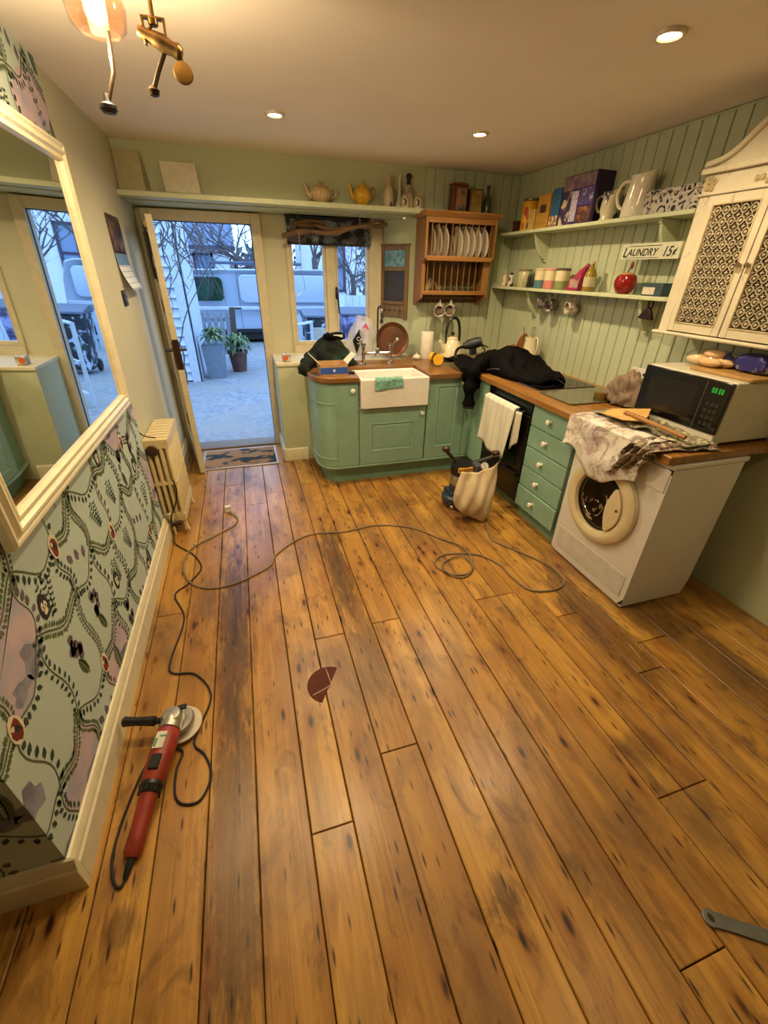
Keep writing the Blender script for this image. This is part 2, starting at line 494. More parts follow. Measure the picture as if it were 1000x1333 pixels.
# deep shelf over door and window = soffit
sh = B()
sh.prism([(-.70, 3.87), (1.50, 3.87), (1.55, 3.90), (1.565, 3.95), (1.556, 4.02), (1.315, 4.39), (-.70, 4.39)], 2, 2.008, 2.042)
struct('trim_1', sh, M_shelfpaint, bevel=.005)
# ------------------------------------------------------------------ wallpaper print (flat ink shapes laid on the wall, one sheet)
INK = [mat('#2b3b31', .8, var=.15, name='ink_dark_green'), mat('#56633c', .8, var=.15, name='ink_olive'), mat('#565a42', .8, var=.1, name='ink_vine'),
       two_tone('ink_pink_wash', '#bfaab0', '#a3a0b2', 9, .4, .62, .8), two_tone('ink_grey_wash', '#8d8c9c', '#6d6a7c', 12, .4, .6, .8),
       mat('#6b5b68', .8, var=.2, name='ink_plum'), mat('#7b2a22', .8, var=.2, name='ink_red'), mat('#d8cfae', .8, name='ink_cream'), mat('#26252b', .8, name='ink_black')]
def wallpaper(parent):
    r = random.Random(5)
    b = B()
    lay = [0]
    def put(u, v, l):  # u along the paper (from the corner y=.77 inward, negative = on the return), v = height
        d = .0006 + l*.00025
        if u >= 0: return (-.68+d, .77+u, v)
        return (-.68+u, .77-d, v)
    def poly(pts, mi, l):
        us = [p[0] for p in pts]
        if min(us) < 0 < max(us):  # cut at the corner
            for sgn in (1, -1):
                out = []
                for p, q in zip(pts, pts[1:]+pts[:1]):
                    if p[0]*sgn >= 0: out.append(p)
                    if p[0]*q[0] < 0:
                        t = p[0]/(p[0]-q[0]); out.append((0.0, p[1]+(q[1]-p[1])*t))
                if len(out) > 2:
                    b.mi = mi; b.face([put(u if abs(u) > 1e-9 else sgn*1e-6, v, l) for u, v in out])
            return
        if min(us) > 1.945 or max(us) < -1.3: return
        b.mi = mi; b.face([put(min(u, 1.948), v, l) for u, v in pts])
    def leaf(u, v, a, L, W, mi, l=3):
        c, s = math.cos(a), math.sin(a)
        P = [(0,0),(.35,.5),(.7,.38),(1,0),(.7,-.38),(.35,-.5)]
        poly([(u+(p*L)*c-(q*W)*s, v+(p*L)*s+(q*W)*c) for p, q in P], mi, l)
    def blob(u, v, ru, rv, mi, l, k=.12, n=12, rot=0):
        ph = r.random()*9
        pts = []
        for i in range(n):
            a = 2*PI*i/n; q = 1+k*math.sin(3*a+ph)+k*.6*math.sin(5*a+ph*2)
            x, y = ru*q*math.cos(a), rv*q*math.sin(a)
            pts.append((u+x*math.cos(rot)-y*math.sin(rot), v+x*math.sin(rot)+y*math.cos(rot)))
        poly(pts, mi, l)
    def ribbon(fn, n, w, mi, l=2):
        P = [fn(i/n) for i in range(n+1)]
        for p, q in zip(P, P[1:]):
            d = Vector((q[0]-p[0], q[1]-p[1])); 
            if d.length < 1e-6: continue
            t = Vector((-d.y, d.x)).normalized()*w/2
            poly([(p[0]+t.x, p[1]+t.y), (p[0]-t.x, p[1]-t.y), (q[0]-t.x, q[1]-t.y), (q[0]+t.x, q[1]+t.y)], mi, l)
    def leafy(fn, n, L, W, mi, sides=(1, -1), ang=.9):
        for i in range(n):
            p = fn((i+.3)/n); q = fn(min(1, (i+.6)/n)); a = math.atan2(q[1]-p[1], q[0]-p[0])
            for sd in sides:
                leaf(p[0]+.008*math.cos(a+sd*PI/2), p[1]+.008*math.sin(a+sd*PI/2), a+sd*(ang+r.uniform(-.25, .25)), L*r.uniform(.8, 1.2), W, mi)
    def fern(u, v, a, L, mi):
        ribbon(lambda t: (u+t*L*math.cos(a)+.01*math.sin(t*3), v+t*L*math.sin(a)), 6, .003, mi, 3)
        for i in range(11):
            t = .12+.85*i/11; q = L*.26*math.sin(PI*(t*.85+.15))
            for sd in (1, -1): leaf(u+t*L*math.cos(a), v+t*L*math.sin(a), a+sd*.95, q, .011, mi)
    def sprig(u, v, a, L, mi):
        for k in (-1, 0, 1):
            aa = a+k*.28
            for i in range(7):
                t = (i+1)/7*L*(1-.12*abs(k))
                for sd in (1, -1): leaf(u+t*math.cos(aa), v+t*math.sin(aa), aa+sd*1.0, .017, .009, mi)
    def pansy(u, v, s, dark):
        m1, m2 = (8, 7) if dark else (6, 7)
        blob(u, v, .030*s, .044*s, m1 if dark else 7, 4, .05)
        blob(u, v-.004*s, .022*s, .034*s, 6 if not dark else 8, 5, .1)
        if dark:
            blob(u-.008*s, v+.004*s, .009*s, .014*s, 7, 6); blob(u+.009*s, v+.002*s, .008*s, .013*s, 7, 6); blob(u, v-.016*s, .012*s, .011*s, 7, 6)
            blob(u-.007*s, v+.002*s, .003*s, .005*s, 8, 7); blob(u+.008*s, v, .003*s, .005*s, 8, 7)
        else:
            blob(u+.002*s, v, .008*s, .012*s, 8, 6); blob(u-.010*s, v+.012*s, .007*s, .008*s, 7, 6); blob(u+.012*s, v-.01*s, .005*s, .008*s, 8, 6)
    CW, CH = .245, .27
    def node(i, j):
        return (i*CW+.10+.02*math.sin(i*2.1+j*1.7), j*CH+.055+(i % 2)*.07-.035*(j % 2)+.02*math.sin(i*1.3+j*2.9))
    for i in range(-6, 9):
        for j in range(-1, 9):
            A = node(i, j); Bq = node(i+1, j); Cq = node(i, j+1); D = node(i+1, j+1)
            hv = lambda t, A=A, Bq=Bq: (A[0]+(Bq[0]-A[0])*t, A[1]+(Bq[1]-A[1])*t-.045*math.sin(PI*t)+.008*math.sin(9*t))
            vv = lambda t, A=A, Cq=Cq: (A[0]+(Cq[0]-A[0])*t+.022*math.sin(2*PI*t), A[1]+(Cq[1]-A[1])*t)
            if A[1] < -.1 or A[1] > 2.4: continue
            kind = (0, 4, 1, 6, 2, 7, 3, 5, 1, 4, 0, 5, 6, 2, 3, 7, 5)[(i*7+j*5+i*j) % 17]
            # coloured panes inside the trellis
            cen = ((A[0]+D[0])/2, (A[1]+D[1])/2-.02)
            if kind in (0, 3):
                pts = [hv(t/6) for t in range(7)] + [(Bq[0]+(D[0]-Bq[0])*t/5+.022*math.sin(2*PI*t/5), Bq[1]+(D[1]-Bq[1])*t/5) for t in range(1, 5)]
                pts += [(D[0]-.02, D[1]-.045), ((Cq[0]+D[0])/2, (Cq[1]+D[1])/2-.02), (Cq[0]+.03, Cq[1]-.04)] + [vv(1-t/5) for t in range(1, 5)]
                if min(p[0] for p in pts) < 0 < max(p[0] for p in pts): pts = []
                if pts: poly(pts, 3, 0)
                blob(cen[0]+.05, cen[1]-.065, .055, .05, 4, 1, .25); blob(cen[0]-.04, cen[1]-.09, .05, .028, 4, 1, .25)
                if kind == 3: fern(cen[0]-.02, cen[1]-.09, 1.5, .15, 1)
            elif kind == 1: sprig(cen[0]-.01, cen[1]-.085, 1.45, .15, 0)
            elif kind == 2:
                for q in range(9): blob(cen[0]+r.uniform(-.028, .028), cen[1]+.03+r.uniform(-.05, .05), .018, .02, 5, 2, .1, 8)
                fern(cen[0]+.015, cen[1]-.105, 1.9, .10, 1)
            elif kind == 4: fern(cen[0]-.01, cen[1]-.095, 1.62, .17, 0)
            elif kind == 5:
                for q in range(3): leaf(cen[0]+.05-.045*q, cen[1]-.08+.02*q, 1.3+.4*q, .05, .03, 5)
            elif kind == 6: sprig(cen[0]+.04, cen[1]-.09, 1.9, .13, 0)
            ribbon(hv, 10, .0065, 2); ribbon(vv, 10, .005, 2)
            if (i+j) % 2: leafy(hv, 24, .019, .011, 1, (1, -1), 1.2)
            else: leafy(hv, 11, .028, .016, 0, (-1,), 1.3)
            if (i+2*j) % 3 == 0: leafy(vv, 11, .023, .014, 0)
            elif (i+2*j) % 3 == 1: leafy(vv, 22, .016, .011, 1)
            else: leafy(vv, 8, .03, .02, 0 if j % 2 else 5, (-1,), 1.0)
            if (i+2*j) % 4 == 0: pansy(A[0]+.01, A[1], 1.0, False)
            elif (i*3+j) % 5 == 0: pansy(A[0]+.09, A[1]+.035, 1.0, True)
    o = obj('wallpaper_print', b, INK, parent, smooth=False)
    o['kind'] = 'stuff'
    return o
wallpaper(wall_paper)

# ------------------------------------------------------------------ entrance door, standing open
fr = B()
fr.box(-.655, -.60, 4.33, 4.47, 0, 1.99); fr.box(.165, .245, 4.33, 4.47, 0, 1.99); fr.box(-.60, .165, 4.33, 4.47, 1.915, 1.99)
door = struct('door_1', fr, M_frame, bevel=.004)
st = B(); st.box(.160, .165, 4.37, 4.385, .04, 1.91); st.box(-.6, .165, 4.37, 4.385, 1.909, 1.915)
obj('weather_strip', st, M_dark, door)
th = B(); th.prism([(4.30, 0), (4.30, .018), (4.36, .035), (4.50, .02), (4.50, -.04), (4.30, -.02)], 0, -.60, .165)
obj('threshold', th, mat('#75654c', .5, name='worn_threshold'), door)
# leaf written with the hinge line at the local origin, running along local -y
leaf_e = bpy.data.objects.new('door_leaf', None); COL.objects.link(leaf_e)
leaf_e.parent = door
leaf_e.location = (-.632, 4.345, 0); leaf_e.rotation_euler = (0, 0, math.radians(10.5))
LW = .655
lf = B()
lf.box(-.022, .022, -.10, 0, .02, 1.90); lf.box(-.022, .022, -LW, -LW+.105, .02, 1.90)
lf.box(-.022, .022, -LW+.105, -.10, .02, .22); lf.box(-.022, .022, -LW+.105, -.10, 1.79, 1.90)
lf.box(-.027, .027, -LW+.097, -LW+.105, .22, 1.79); lf.box(-.027, .027, -.10, -.092, .22, 1.79)
obj('leaf_frame', lf, M_frame, leaf_e, bevel=.003)
gl = B(); gl.box(-.004, .004, -LW+.10, -.095, .215, 1.795); obj('pane', gl, M_glass, leaf_e)
lk = B(); lk.box(-.0225, .0225, -LW-.002, -LW+.001, .90, 1.12); lk.box(-.008, .008, -LW-.004, -LW, .96, 1.06)
obj('lock_plate', lk, mat('#4a3524', .4, .8, name='brown_lock_plate'), leaf_e, bevel=.001)
for sx in (-1, 1):
    h = B(); h.box(sx*.022-.004, sx*.022+.004, -LW+.03, -LW+.06, .93, 1.10)
    h.tube([(sx*.024, -LW+.045, 1.04), (sx*.062, -LW+.045, 1.04), (sx*.066, -LW+.06, 1.038), (sx*.066, -LW+.16, 1.032)], .0115, 8)
    obj('lever_handle', h, M_black, leaf_e)
hb = B(); hb.box(-.05, -.022, -LW+.02, -LW+.07, 1.66, 1.80); hb.tube([(-.036, -LW+.045, 1.52), (-.036, -LW+.045, 1.84)], .008, 8)
obj('bolt', hb, M_blackm, leaf_e, bevel=.003)
kb = B(); kb.lathe([(0, 0), (.022, 0), (.026, .006), (.018, .014), (0, .015)], m=align((-.022, -LW+.045, 1.845), (-1, 0, 0)), n=16)
obj('bolt_keep', kb, mat('#e0cf9a', .4), leaf_e)
for z in (.45, .9, 1.3, 1.5):
    q = B(); q.box(-.029, -.022, -LW+.06, -LW+.075, z, z+.09); obj('glazing_clip', q, mat('#6b4a33', .5), leaf_e)
# mat well in front of the door
mw = thing('doormat', 'patterned doormat with dark sprigs in a pale frame before the open door', 'doormat', (-.18, 4.02, 0))
q = B(); q.box(-.52, .135, 3.80, 4.245, .001, .006); 
M_mat = two_tone('doormat_print', '#93704a', '#232c28', 4.2, .50, .55, .95, (1.0, 1.8, 1), .3)
obj('pile', q, M_mat, mw)
q = B()
for a in ((-.535, .15, 3.785, 3.802), (-.535, .15, 4.243, 4.26), (-.535, -.518, 3.802, 4.243), (.133, .15, 3.802, 4.243)): q.box(a[0], a[1], a[2], a[3], .0005, .009)
obj('border', q, mat('#b9b2a0', .35, .4), mw, bevel=.002)

# ------------------------------------------------------------------ window
wf = B()
X0, X1, Z0, Z1, Y0, Y1 = .44, 1.315, .915, 1.995, 4.36, 4.44
wf.box(X0, X0+.03, Y0, Y1, Z0+.045, Z1-.05); wf.box(X1-.125, X1, Y0, Y1, Z0+.045, Z1-.05); wf.box(X0, X1, Y0, Y1, Z1-.05, Z1); wf.box(X0, X1, Y0-.02, Y1, Z0-.02, Z0+.045)
wf.box(.785, .875, Y0, Y1, Z0+.045, Z1-.05)
win = struct('window_1', wf, M_frame, bevel=.004)
q = B(); q.box(X1-.09, X1-.085, Y0-.006, Y0, Z0+.04, Z1-.05); obj('frame_bead', q, M_trim, win)
for (a, c) in ((X0+.03, .785), (.875, X1-.125)):
    s = B(); w = .022
    s.box(a, a+w, Y0+.015, Y1-.01, Z0+.045, Z1-.05); s.box(c-w, c, Y0+.015, Y1-.01, Z0+.045, Z1-.05)
    s.box(a+w, c-w, Y0+.015, Y1-.01, Z0+.045, Z0+.08); s.box(a+w, c-w, Y0+.015, Y1-.01, Z1-.09, Z1-.05)
    so = obj('sash', s, M_frame, win, bevel=.003)
    p = B(); p.box(a+w-.004, c-w+.004, Y0+.03, Y0+.036, Z0+.076, Z1-.086); obj('pane', p, M_glass, so)
q = B(); q.box(.862, .884, Y0-.012, Y0+.004, 1.36, 1.46); q.tube([(.873, Y0-.01, 1.43), (.873, Y0-.035, 1.43), (.876, Y0-.04, 1.40), (.884, Y0-.042, 1.24)], [.010, .010, .010, .007], 8)
obj('sash_handle', q, M_black, win, bevel=.002)
# ------------------------------------------------------------------ ceiling lights
M_lampglow = emit('#ffdca0', 20.0, 'glowing_lamp')
M_rim = mat('#d9cfc0', .35, .2, name='lamp_rim')
LBL = {0: 'round recessed ceiling light at the top right, above the white wall cabinet', 1: 'round recessed ceiling light in the middle, nearest the panelled corner', 2: 'round recessed ceiling light above the window shelf, left of the middle one',
       3: 'recessed ceiling light above the open floor in front of the mirror', 4: 'recessed ceiling light above the floor beyond the washing machine end', 5: 'recessed ceiling light straight above the viewer', 6: 'recessed ceiling light in the alcove round the papered corner', 7: 'recessed ceiling light behind the viewer near the right wall'}
for i, (x, y) in enumerate(DOWNLIGHTS):
    t = thing('ceiling_light', LBL[i], 'ceiling light', (x, y, CEIL-.012), group='recessed ceiling lights')
    q = B(); q.lathe([(.036, .004), (.040, 0), (.050, 0), (.054, .006), (.054, .0118), (.036, .0118)], (x, y, CEIL-.012), 24); obj('rim', q, M_rim, t)
    q = B(); q.lathe([(0, .002), (.026, .0025), (.036, .005), (.036, .0115), (0, .0115)], (x, y, CEIL-.012), 20); obj('lens', q, M_lampglow, t)
    spot_lamp((x, y, CEIL-.02), LAMP_W[i])
# small lamp under the shelf
t = thing('shelf_light', 'small round light under the right end of the window shelf', 'light', (1.47, 4.19, 2.0))
q = B(); q.lathe([(0, 0), (.028, 0), (.034, .004), (.034, .0075), (0, .0075)], (1.47, 4.19, 2.0), 20); obj('lamp_body', q, M_rim, t)
q = B(); q.lathe([(0, -.0015), (.024, -.0015), (.026, 0), (0, 0)], (1.47, 4.19, 2.0), 20); obj('lens', q, emit('#ffd68a', 3.0, 'dim_shelf_lamp'), t)
# brass pulley lamp
bx_, by_ = -.127, 1.75
t = thing('pulley_lamp', 'brass pulley lamp hanging from the ceiling by a rod at the top left', 'lamp', (bx_, by_, CEIL))
q = B(); q.lathe([(0, 0), (.05, 0), (.05, -.012), (.02, -.03), (0, -.03)], (bx_+.005, by_, CEIL-.0005), 20); obj('ceiling_rose', q, M_brass, t)
q = B(); q.tube([(bx_+.005, by_, CEIL-.02), (bx_, by_, 2.172)], .0055, 8); obj('rod', q, M_brass, t)
q = B()
for s in (-1, 1): q.obox((bx_+s*.027, by_, 2.150), (.007, 0, 0), (0, .016, 0), (0, 0, .056))
q.obox((bx_, by_, 2.176), (.061, 0, 0), (0, .016, 0), (0, 0, .006)); q.lathe([(0, -.012), (.012, -.008), (.013, .006), (0, .012)], (bx_, by_, 2.170), 12)
q.tube([(bx_, by_, 2.17), (bx_-.02, by_, 2.145)], .005, 6)
obj('shackle', q, M_brass, t, bevel=.0015)
q = B()
d = Vector((.075, -.004, -.026)).normalized()
q.lathe([(0, -.012), (.012, -.01), (.015, 0), (.013, .012), (.017, .03), (.02, .05), (.016, .075), (.019, .09), (.012, .10), (0, .10)], m=align((bx_-.032, by_, 2.146), d), n=14)
obj('pulley_block', q, mat('#6a5330', .4, .9, var=.2, name='aged_bronze'), t)
q = B(); q.tube([(bx_+.055, by_, 2.115), (bx_+.06, by_, 2.09), (bx_+.058, by_-.002, 2.072)], .005, 6); q.lathe([(0, 0), (.02, .002), (.026, .012), (.024, .02), (0, .024)], m=align((bx_+.058, by_-.012, 2.066), (0, -1, .2)), n=18)
obj('brass_disc', q, M_brass, t)
q = B(); q.tube([(bx_+.02, by_, 2.12), (bx_-.01, by_, 2.07), (bx_-.028, by_, 2.035)], .006, 6); q.lathe([(0, -.012), (.012, -.008), (.016, .004), (.006, .014), (0, .014)], (bx_-.03, by_, 2.028), 14)
obj('hook', q, mat('#3c3020', .4, .8), t)
# glass-shaded lamp beside it
t = thing('glass_pendant_lamp', 'lit pendant lamp with clear glass bell shade at the top left corner', 'lamp', (-.25, 1.75, CEIL))
q = B(); q.lathe([(0, 0), (.045, 0), (.045, -.01), (.015, -.025), (0, -.025)], (-.262, 1.75, CEIL-.0005), 20); q.tube([(-.262, 1.75, CEIL-.02), (-.262, 1.75, 2.235)], .005, 8); obj('stem', q, M_brass, t)
q = B(); prof = [(.018, 2.245), (.045, 2.24), (.066, 2.215), (.073, 2.18), (.066, 2.145), (.048, 2.13), (.046, 2.132), (.063, 2.148), (.07, 2.18), (.063, 2.213), (.043, 2.237), (.018, 2.241)]
q.lathe(prof, (-.262, 1.75, 0), 28); obj('glass_shade', q, glass_mat('amber_lamp_glass', '#fff3ea', 1.2), t)
q = B(); q.ball((-.262, 1.75, 2.19), (.026, .026, .032), 14, 10); obj('bulb', q, emit('#ffe2a6', 60.0, 'lit_bulb'), t)
q = B(); q.tube([(-.243, 1.752, 2.14), (-.252, 1.755, 2.06), (-.282, 1.755, 1.995)], .005, 8); obj('arm', q, mat('#4a3a2a', .4, .7), t)
q = B(); q.lathe([(0, -.016), (.016, -.013), (.024, -.004), (.024, .004), (.01, .012), (.006, .03), (0, .03)], (-.285, 1.755, 1.985), 18); obj('finial', q, M_black, t)
l = bpy.data.lights.new('bulb_lamp', 'POINT'); l.energy = 26; l.color = WARM; l.shadow_soft_size = .03
lo = bpy.data.objects.new('bulb_lamp', l); COL.objects.link(lo); lo.location = (-.262, 1.75, 2.10)

# ------------------------------------------------------------------ mirror
mir = thing('mirror', 'large wall mirror in a moulded cream frame above the wallpaper', 'mirror', (-.662, 1.825, .955), (0, .022, 0), world=False)
def mitred_frame(w, h, prof, m=None):
    """rectangular frame, profile (inset, depth) list; local y across, z up, +x out"""
    b = B(); n = len(prof)
    vs_ = []
    for (cy, cz) in ((0, 0), (1, 0), (1, 1), (0, 1)):
        for ins, dep in prof:
            vs_.append((dep, (-w/2+ins) if cy == 0 else (w/2-ins), ins if cz == 0 else h-ins))
    fs = []
    for k in range(4):
        for i in range(n-1):
            a = k*n+i; c = ((k+1) % 4)*n+i
            fs.append((a, a+1, c+1, c))
    b.mesh(vs_, fs)
    return b
MWd, MHt = 1.405, 1.075
prof = [(0, .0), (0, .022), (.006, .030), (.014, .030), (.020, .024), (.026, .024), (.034, .036), (.042, .036), (.050, .026), (.056, .026), (.060, .030), (.066, .030), (.070, .014)]
obj('mirror_frame', mitred_frame(MWd, MHt, prof), mat('#dfd5b4', .32, var=.05, name='cream_mirror_frame'), mir, sharp=25)
q = B(); q.box(.002, .014, -MWd/2+.062, MWd/2-.062, .062, MHt-.062)
obj('mirror_glass', q, mat('#e4e8e6', .015, 1.0, var=0, name='silvered_glass'), mir)
q = B(); q.box(-.0, .002, -MWd/2+.01, MWd/2-.01, .01, MHt-.01); obj('backing', q, M_dark, mir)

# ------------------------------------------------------------------ calendar, switch, radiator
cal = thing('calendar', 'paper wall calendar, dark picture above a curling blue-white page, near the door', 'calendar', (-.695, 3.49, 1.66))
q = B(); q.grid(lambda u, v: (-.692+.004*math.sin(PI*v), 3.335+.33*u, 1.668+.198*v), 6, 4)
obj('picture_page', q, two_tone('calendar_picture', '#3c2a20', '#7d5a3a', 14, .45, .62, .6, c='#241a18'), cal, solid=.001)
q = B(); q.grid(lambda u, v: (-.690+.055*(1-v)**2.2, 3.335+.33*u, 1.465+.2*v), 6, 8)
M_cal = NT('calendar_page'); 
cc = M_cal.node('ShaderNodeSeparateXYZ'); M_cal.link(M_cal.pos(), cc.inputs[0])
gr = M_cal.math('MULTIPLY', M_cal.math('GREATER_THAN', M_cal.math('FRACT', M_cal.math('MULTIPLY', cc.outputs[1], 20.0)), .12), M_cal.math('GREATER_THAN', M_cal.math('FRACT', M_cal.math('MULTIPLY', cc.outputs[2], 32.0)), .14))
pg = M_cal.mix(gr, lin('#8fa6c4'), lin('#dfe4ec'))
M_cal.base(M_cal.mix(M_cal.math('GREATER_THAN', cc.outputs[2], 1.60), pg, lin('#5f86b4'))); M_cal.set(.6)
obj('date_page', q, M_cal.m, cal, solid=.001)
q = B(); q.tube([(-.690, 3.336+.0165*i, 1.667+(.003 if i % 2 else -.003)) for i in range(21)], .0025, 5); obj('wire_binding', q, M_blackm, cal)
sw = thing('light_switch', 'small dark double light switch on the wall below the calendar', 'switch', (-.695, 3.29, 1.42))
q = B(); q.box(-.694, -.684, 3.245, 3.335, 1.378, 1.465); obj('plate', q, M_black, sw, bevel=.003)
for dz in (0, 1):
    q = B(); q.prism([(-.684, 1.392+dz*.038), (-.675, 1.397+dz*.038), (-.681, 1.418+dz*.038), (-.684, 1.418+dz*.038)], 1, 3.277, 3.303); obj('rocker', q, M_steel, sw, bevel=.001)
rad = thing('radiator', 'cream cast column radiator standing against the wall beside the open door', 'radiator', (-.60, 3.1, 0))
M_rad = mat('#d6c493', .36, var=.05, name='cream_radiator_enamel')
ys = [2.778+.057*i for i in range(8)]
for k, y in enumerate(ys):
    q = B()
    for c in range(4):
        x = -.674+.0365*c
        q.lathe([(.004, .10), (.0135, .115), (.0135, .62), (.004, .64)], m=Matrix.Translation((x, y, 0)) @ Matrix.Scale(1.95, 4, (0, 1, 0)), n=12)
    for z in (.115, .37, .64):
        hgt = .030 if z != .37 else .010
        q.box(-.689, -.550, y-.0235, y+.0235, z-hgt, z+hgt)
    o = obj('radiator_section', q, M_rad, rad, bevel=.008, seg=3)
    if k in (0, len(ys)-1):
        for x in (-.672, -.566):
            q = B(); q.prism([(x-.014, 0), (x+.020, 0), (x+.010, .03), (x+.011, .11), (x-.011, .11), (x-.010, .03)], 1, y-.014, y+.014); obj('radiator_foot', q, M_rad, rad, bevel=.004)
for z in (.115, .64):
    q = B(); q.tube([(-.62, ys[0]-.02, z), (-.62, ys[-1]+.02, z)], .018, 10); obj('connecting_pipe', q, M_rad, rad)
q = B(); q.lathe([(0, .0), (.033, .0), (.036, .006), (.033, .018), (.02, .022), (0, .022)], m=align((-.648, ys[0]-.022, .602), (0, -1, 0)), n=20); obj('end_plug', q, mat('#3a2416', .45), rad)
q = B(); q.tube([(-.635, ys[0]-.022, .115), (-.635, ys[0]-.05, .115), (-.635, ys[0]-.05, .0)], .010, 8); q.lathe([(0, 0), (.018, 0), (.020, .012), (.018, .045), (0, .05)], (-.635, ys[0]-.05, .12), 14); obj('valve', q, mat('#c9b98c', .4), rad)
q = B(); q.lathe([(0, -.03), (.016, -.03), (.016, .03), (0, .03)], m=align((-.612, ys[0]-.05, .085), (1, .2, 0)), n=10); obj('valve_union', q, mat('#3d2a1c', .4, .6), rad)
wire = B(); wire.tube(smooth_path([(-.688, 2.738, .735), (-.67, 2.75, .705), (-.635, 2.77, .685), (-.615, 2.785, .676)]), .0035, 6)
tag(obj('black_wire', wire, M_blackm), 'short black wire from behind the wallpaper edge onto the radiator top', 'wire')
wire = B(); wire.tube(smooth_path([(-.566, 2.722, .41), (-.560, 2.718, .33), (-.585, 2.712, .24), (-.630, 2.705, .15), (-.640, 2.70, .07)]), .0045, 6)
tag(obj('black_wire', wire, M_blackm), 'black wire dangling down the near end of the cream radiator', 'wire')
# ------------------------------------------------------------------ outdoors: yard, shed, fence, van, trees, houses
gd = B(); gd.grid(lambda u, v: (-25+50*u, 4.50+60*v, -.045-.0022*(60*v)), 2, 6)
n = NT('pale_yard_paving'); P = n.pos()
f = n.noise(P, 1.3, 5); g = n.noise(P, 14, 4)
n.base(n.mix(n.ramp(f, .35, .68), n.mix(n.ramp(g, .3, .7), lin('#666b72'), lin('#9a9da1')), lin('#8f8c86'))); n.set(.75); n.bump(g, .2, .01)
struct('ground', gd, n.m)
# white weatherboarded shed on the left
shed = thing('shed', 'white weatherboarded shed seen through the open door, left of the van', 'shed', (-2.2, 8.4, -.06))
q = B(); q.box(-4.0, -.80, 7.75, 9.6, -.06, 3.3); obj('shed_wall', q, M_outwhite, shed)
z = -.03; k = 0
while z < 3.25:
    q = B(); q.prism([(7.75, z+.004), (7.685, z+.004), (7.735, z+.135), (7.75, z+.135)], 0, -4.0, -.92); obj('weatherboard', q, M_outwhite, shed, smooth=False)
    z += .135
q = B(); q.box(-.92, -.77, 7.69, 7.75, -.06, 3.3); q.box(-.80, -.77, 7.69, 9.6, -.06, 3.3); obj('corner_trim', q, M_outwhite, shed, bevel=.006)
q = B(); q.prism([(-1.10, 1.16), (-1.02, 1.28), (-1.10, 1.40), (-1.18, 1.28)], 1, 7.675, 7.70); obj('wall_plaque', q, mat('#8796a8', .5), shed, bevel=.004)
q = B(); q.prism([(7.55, 3.2), (9.7, 3.2), (8.65, 4.4)], 0, -4.1, -.7); obj('shed_roof', q, mat('#5d6a7c', .6, var=.15), shed)
# climbing stems hanging across the doorway
M_stem = mat('#5c5350', .8, var=.25, name='bare_stem')
def wander(p, d, L, n_, wob, seed):
    r = random.Random(seed); p = Vector(p); d = Vector(d).normalized(); out = [p.copy()]
    for i in range(n_):
        d = (d+Vector((r.uniform(-wob, wob), r.uniform(-wob, wob)*.6, r.uniform(-wob, wob)*.7))).normalized()
        p = p+d*(L/n_); out.append(p.copy())
    return out
cl = thing('climbing_plant', 'bare climbing stems trailing down in front of the white shed', 'climber', (-.95, 6.6, -.055))
q = B()
for k in range(3): q.tube(wander((-1.12+.06*k, 7.5, -.055), (-.04+.05*k, 0, 1), 2.5, 16, .3, 40+k), [.014-.0007*i for i in range(17)], 5)
obj('main_stems', q, M_stem, cl)
q = B(); r = random.Random(3)
for k in range(46):
    x0 = -.98+r.random()*.62; q.tube(wander((x0, 6.7+r.random()*.5, 2.50-r.random()*.6), (r.uniform(-.6, .9), 0, -1), r.uniform(.5, 1.15), 9, .55, 100+k), [.0085-.0006*i for i in range(10)], 4)
obj('twigs', q, M_stem, cl)
# broken picket gate and posts
fence_m = mat('#8f9299', .75, var=.2, name='weathered_fence_timber')
gt = thing('picket_gate', 'weathered picket gate beside a leaning post in front of the van', 'gate', (-.5, 9.7, -.06))
for i in range(5):
    q = B(); x = -.80+.115*i; q.prism([(x, .04), (x+.085, .04), (x+.085, .80), (x+.0425, .86), (x, .80)], 1, 9.70, 9.72); obj('picket', q, fence_m, gt)
for z in (.22, .66):
    q = B(); q.box(-.84, -.22, 9.72, 9.75, z, z+.07); obj('rail', q, fence_m, gt)
q = B(); q.obox((-.21, 9.74, .43), (.11, 0, 0), (0, .11, 0), (.06, 0, .98)); obj('gate_post', q, mat('#5a4a42', .8, var=.2), gt, bevel=.01)
# tall planter and pot
pl = thing('planter', 'tall grey square planter with green plants beside the shed corner', 'planter', (-.52, 8.02, -.055))
q = B(); q.prism([(-.68, -.055), (-.40, -.055), (-.36, .48), (-.72, .48)], 1, 7.88, 8.18); obj('planter_box', q, mat('#71808f', .5, .2, name='grey_planter'), pl, bevel=.01)
def leafclump(name, par, c, rad_, n_, cols, L, seed, flop=.5):
    r = random.Random(seed); q = B()
    for i in range(n_):
        a = r.random()*2*PI; el = r.uniform(-.1, 1.3); d = Vector((math.cos(a)*math.cos(el), math.sin(a)*math.cos(el), math.sin(el)))
        p0 = Vector(c)+d*rad_*r.uniform(.1, .6); l = L*r.uniform(.6, 1.3); p1 = p0+d*l; p2 = p1+(d+Vector((0, 0, -flop*1.6))).normalized()*l*.7
        w = d.cross(Vector((0, 0, 1))); w = (w if w.length > .01 else Vector((1, 0, 0))).normalized()*l*.13
        q.mi = r.randrange(len(cols))
        q.face([p0-w*.4, p1-w, p1+w, p0+w*.4]); q.face([p1-w, p2, p1+w])
    o = obj(name, q, cols, par, smooth=False); o['kind'] = 'stuff' if par is None else 'foliage'
    return o
GR = [mat('#3f5a3a', .7, name='leaf_green'), mat('#62784a', .7, name='leaf_light'), mat('#7d8a5a', .7, name='leaf_yellow')]
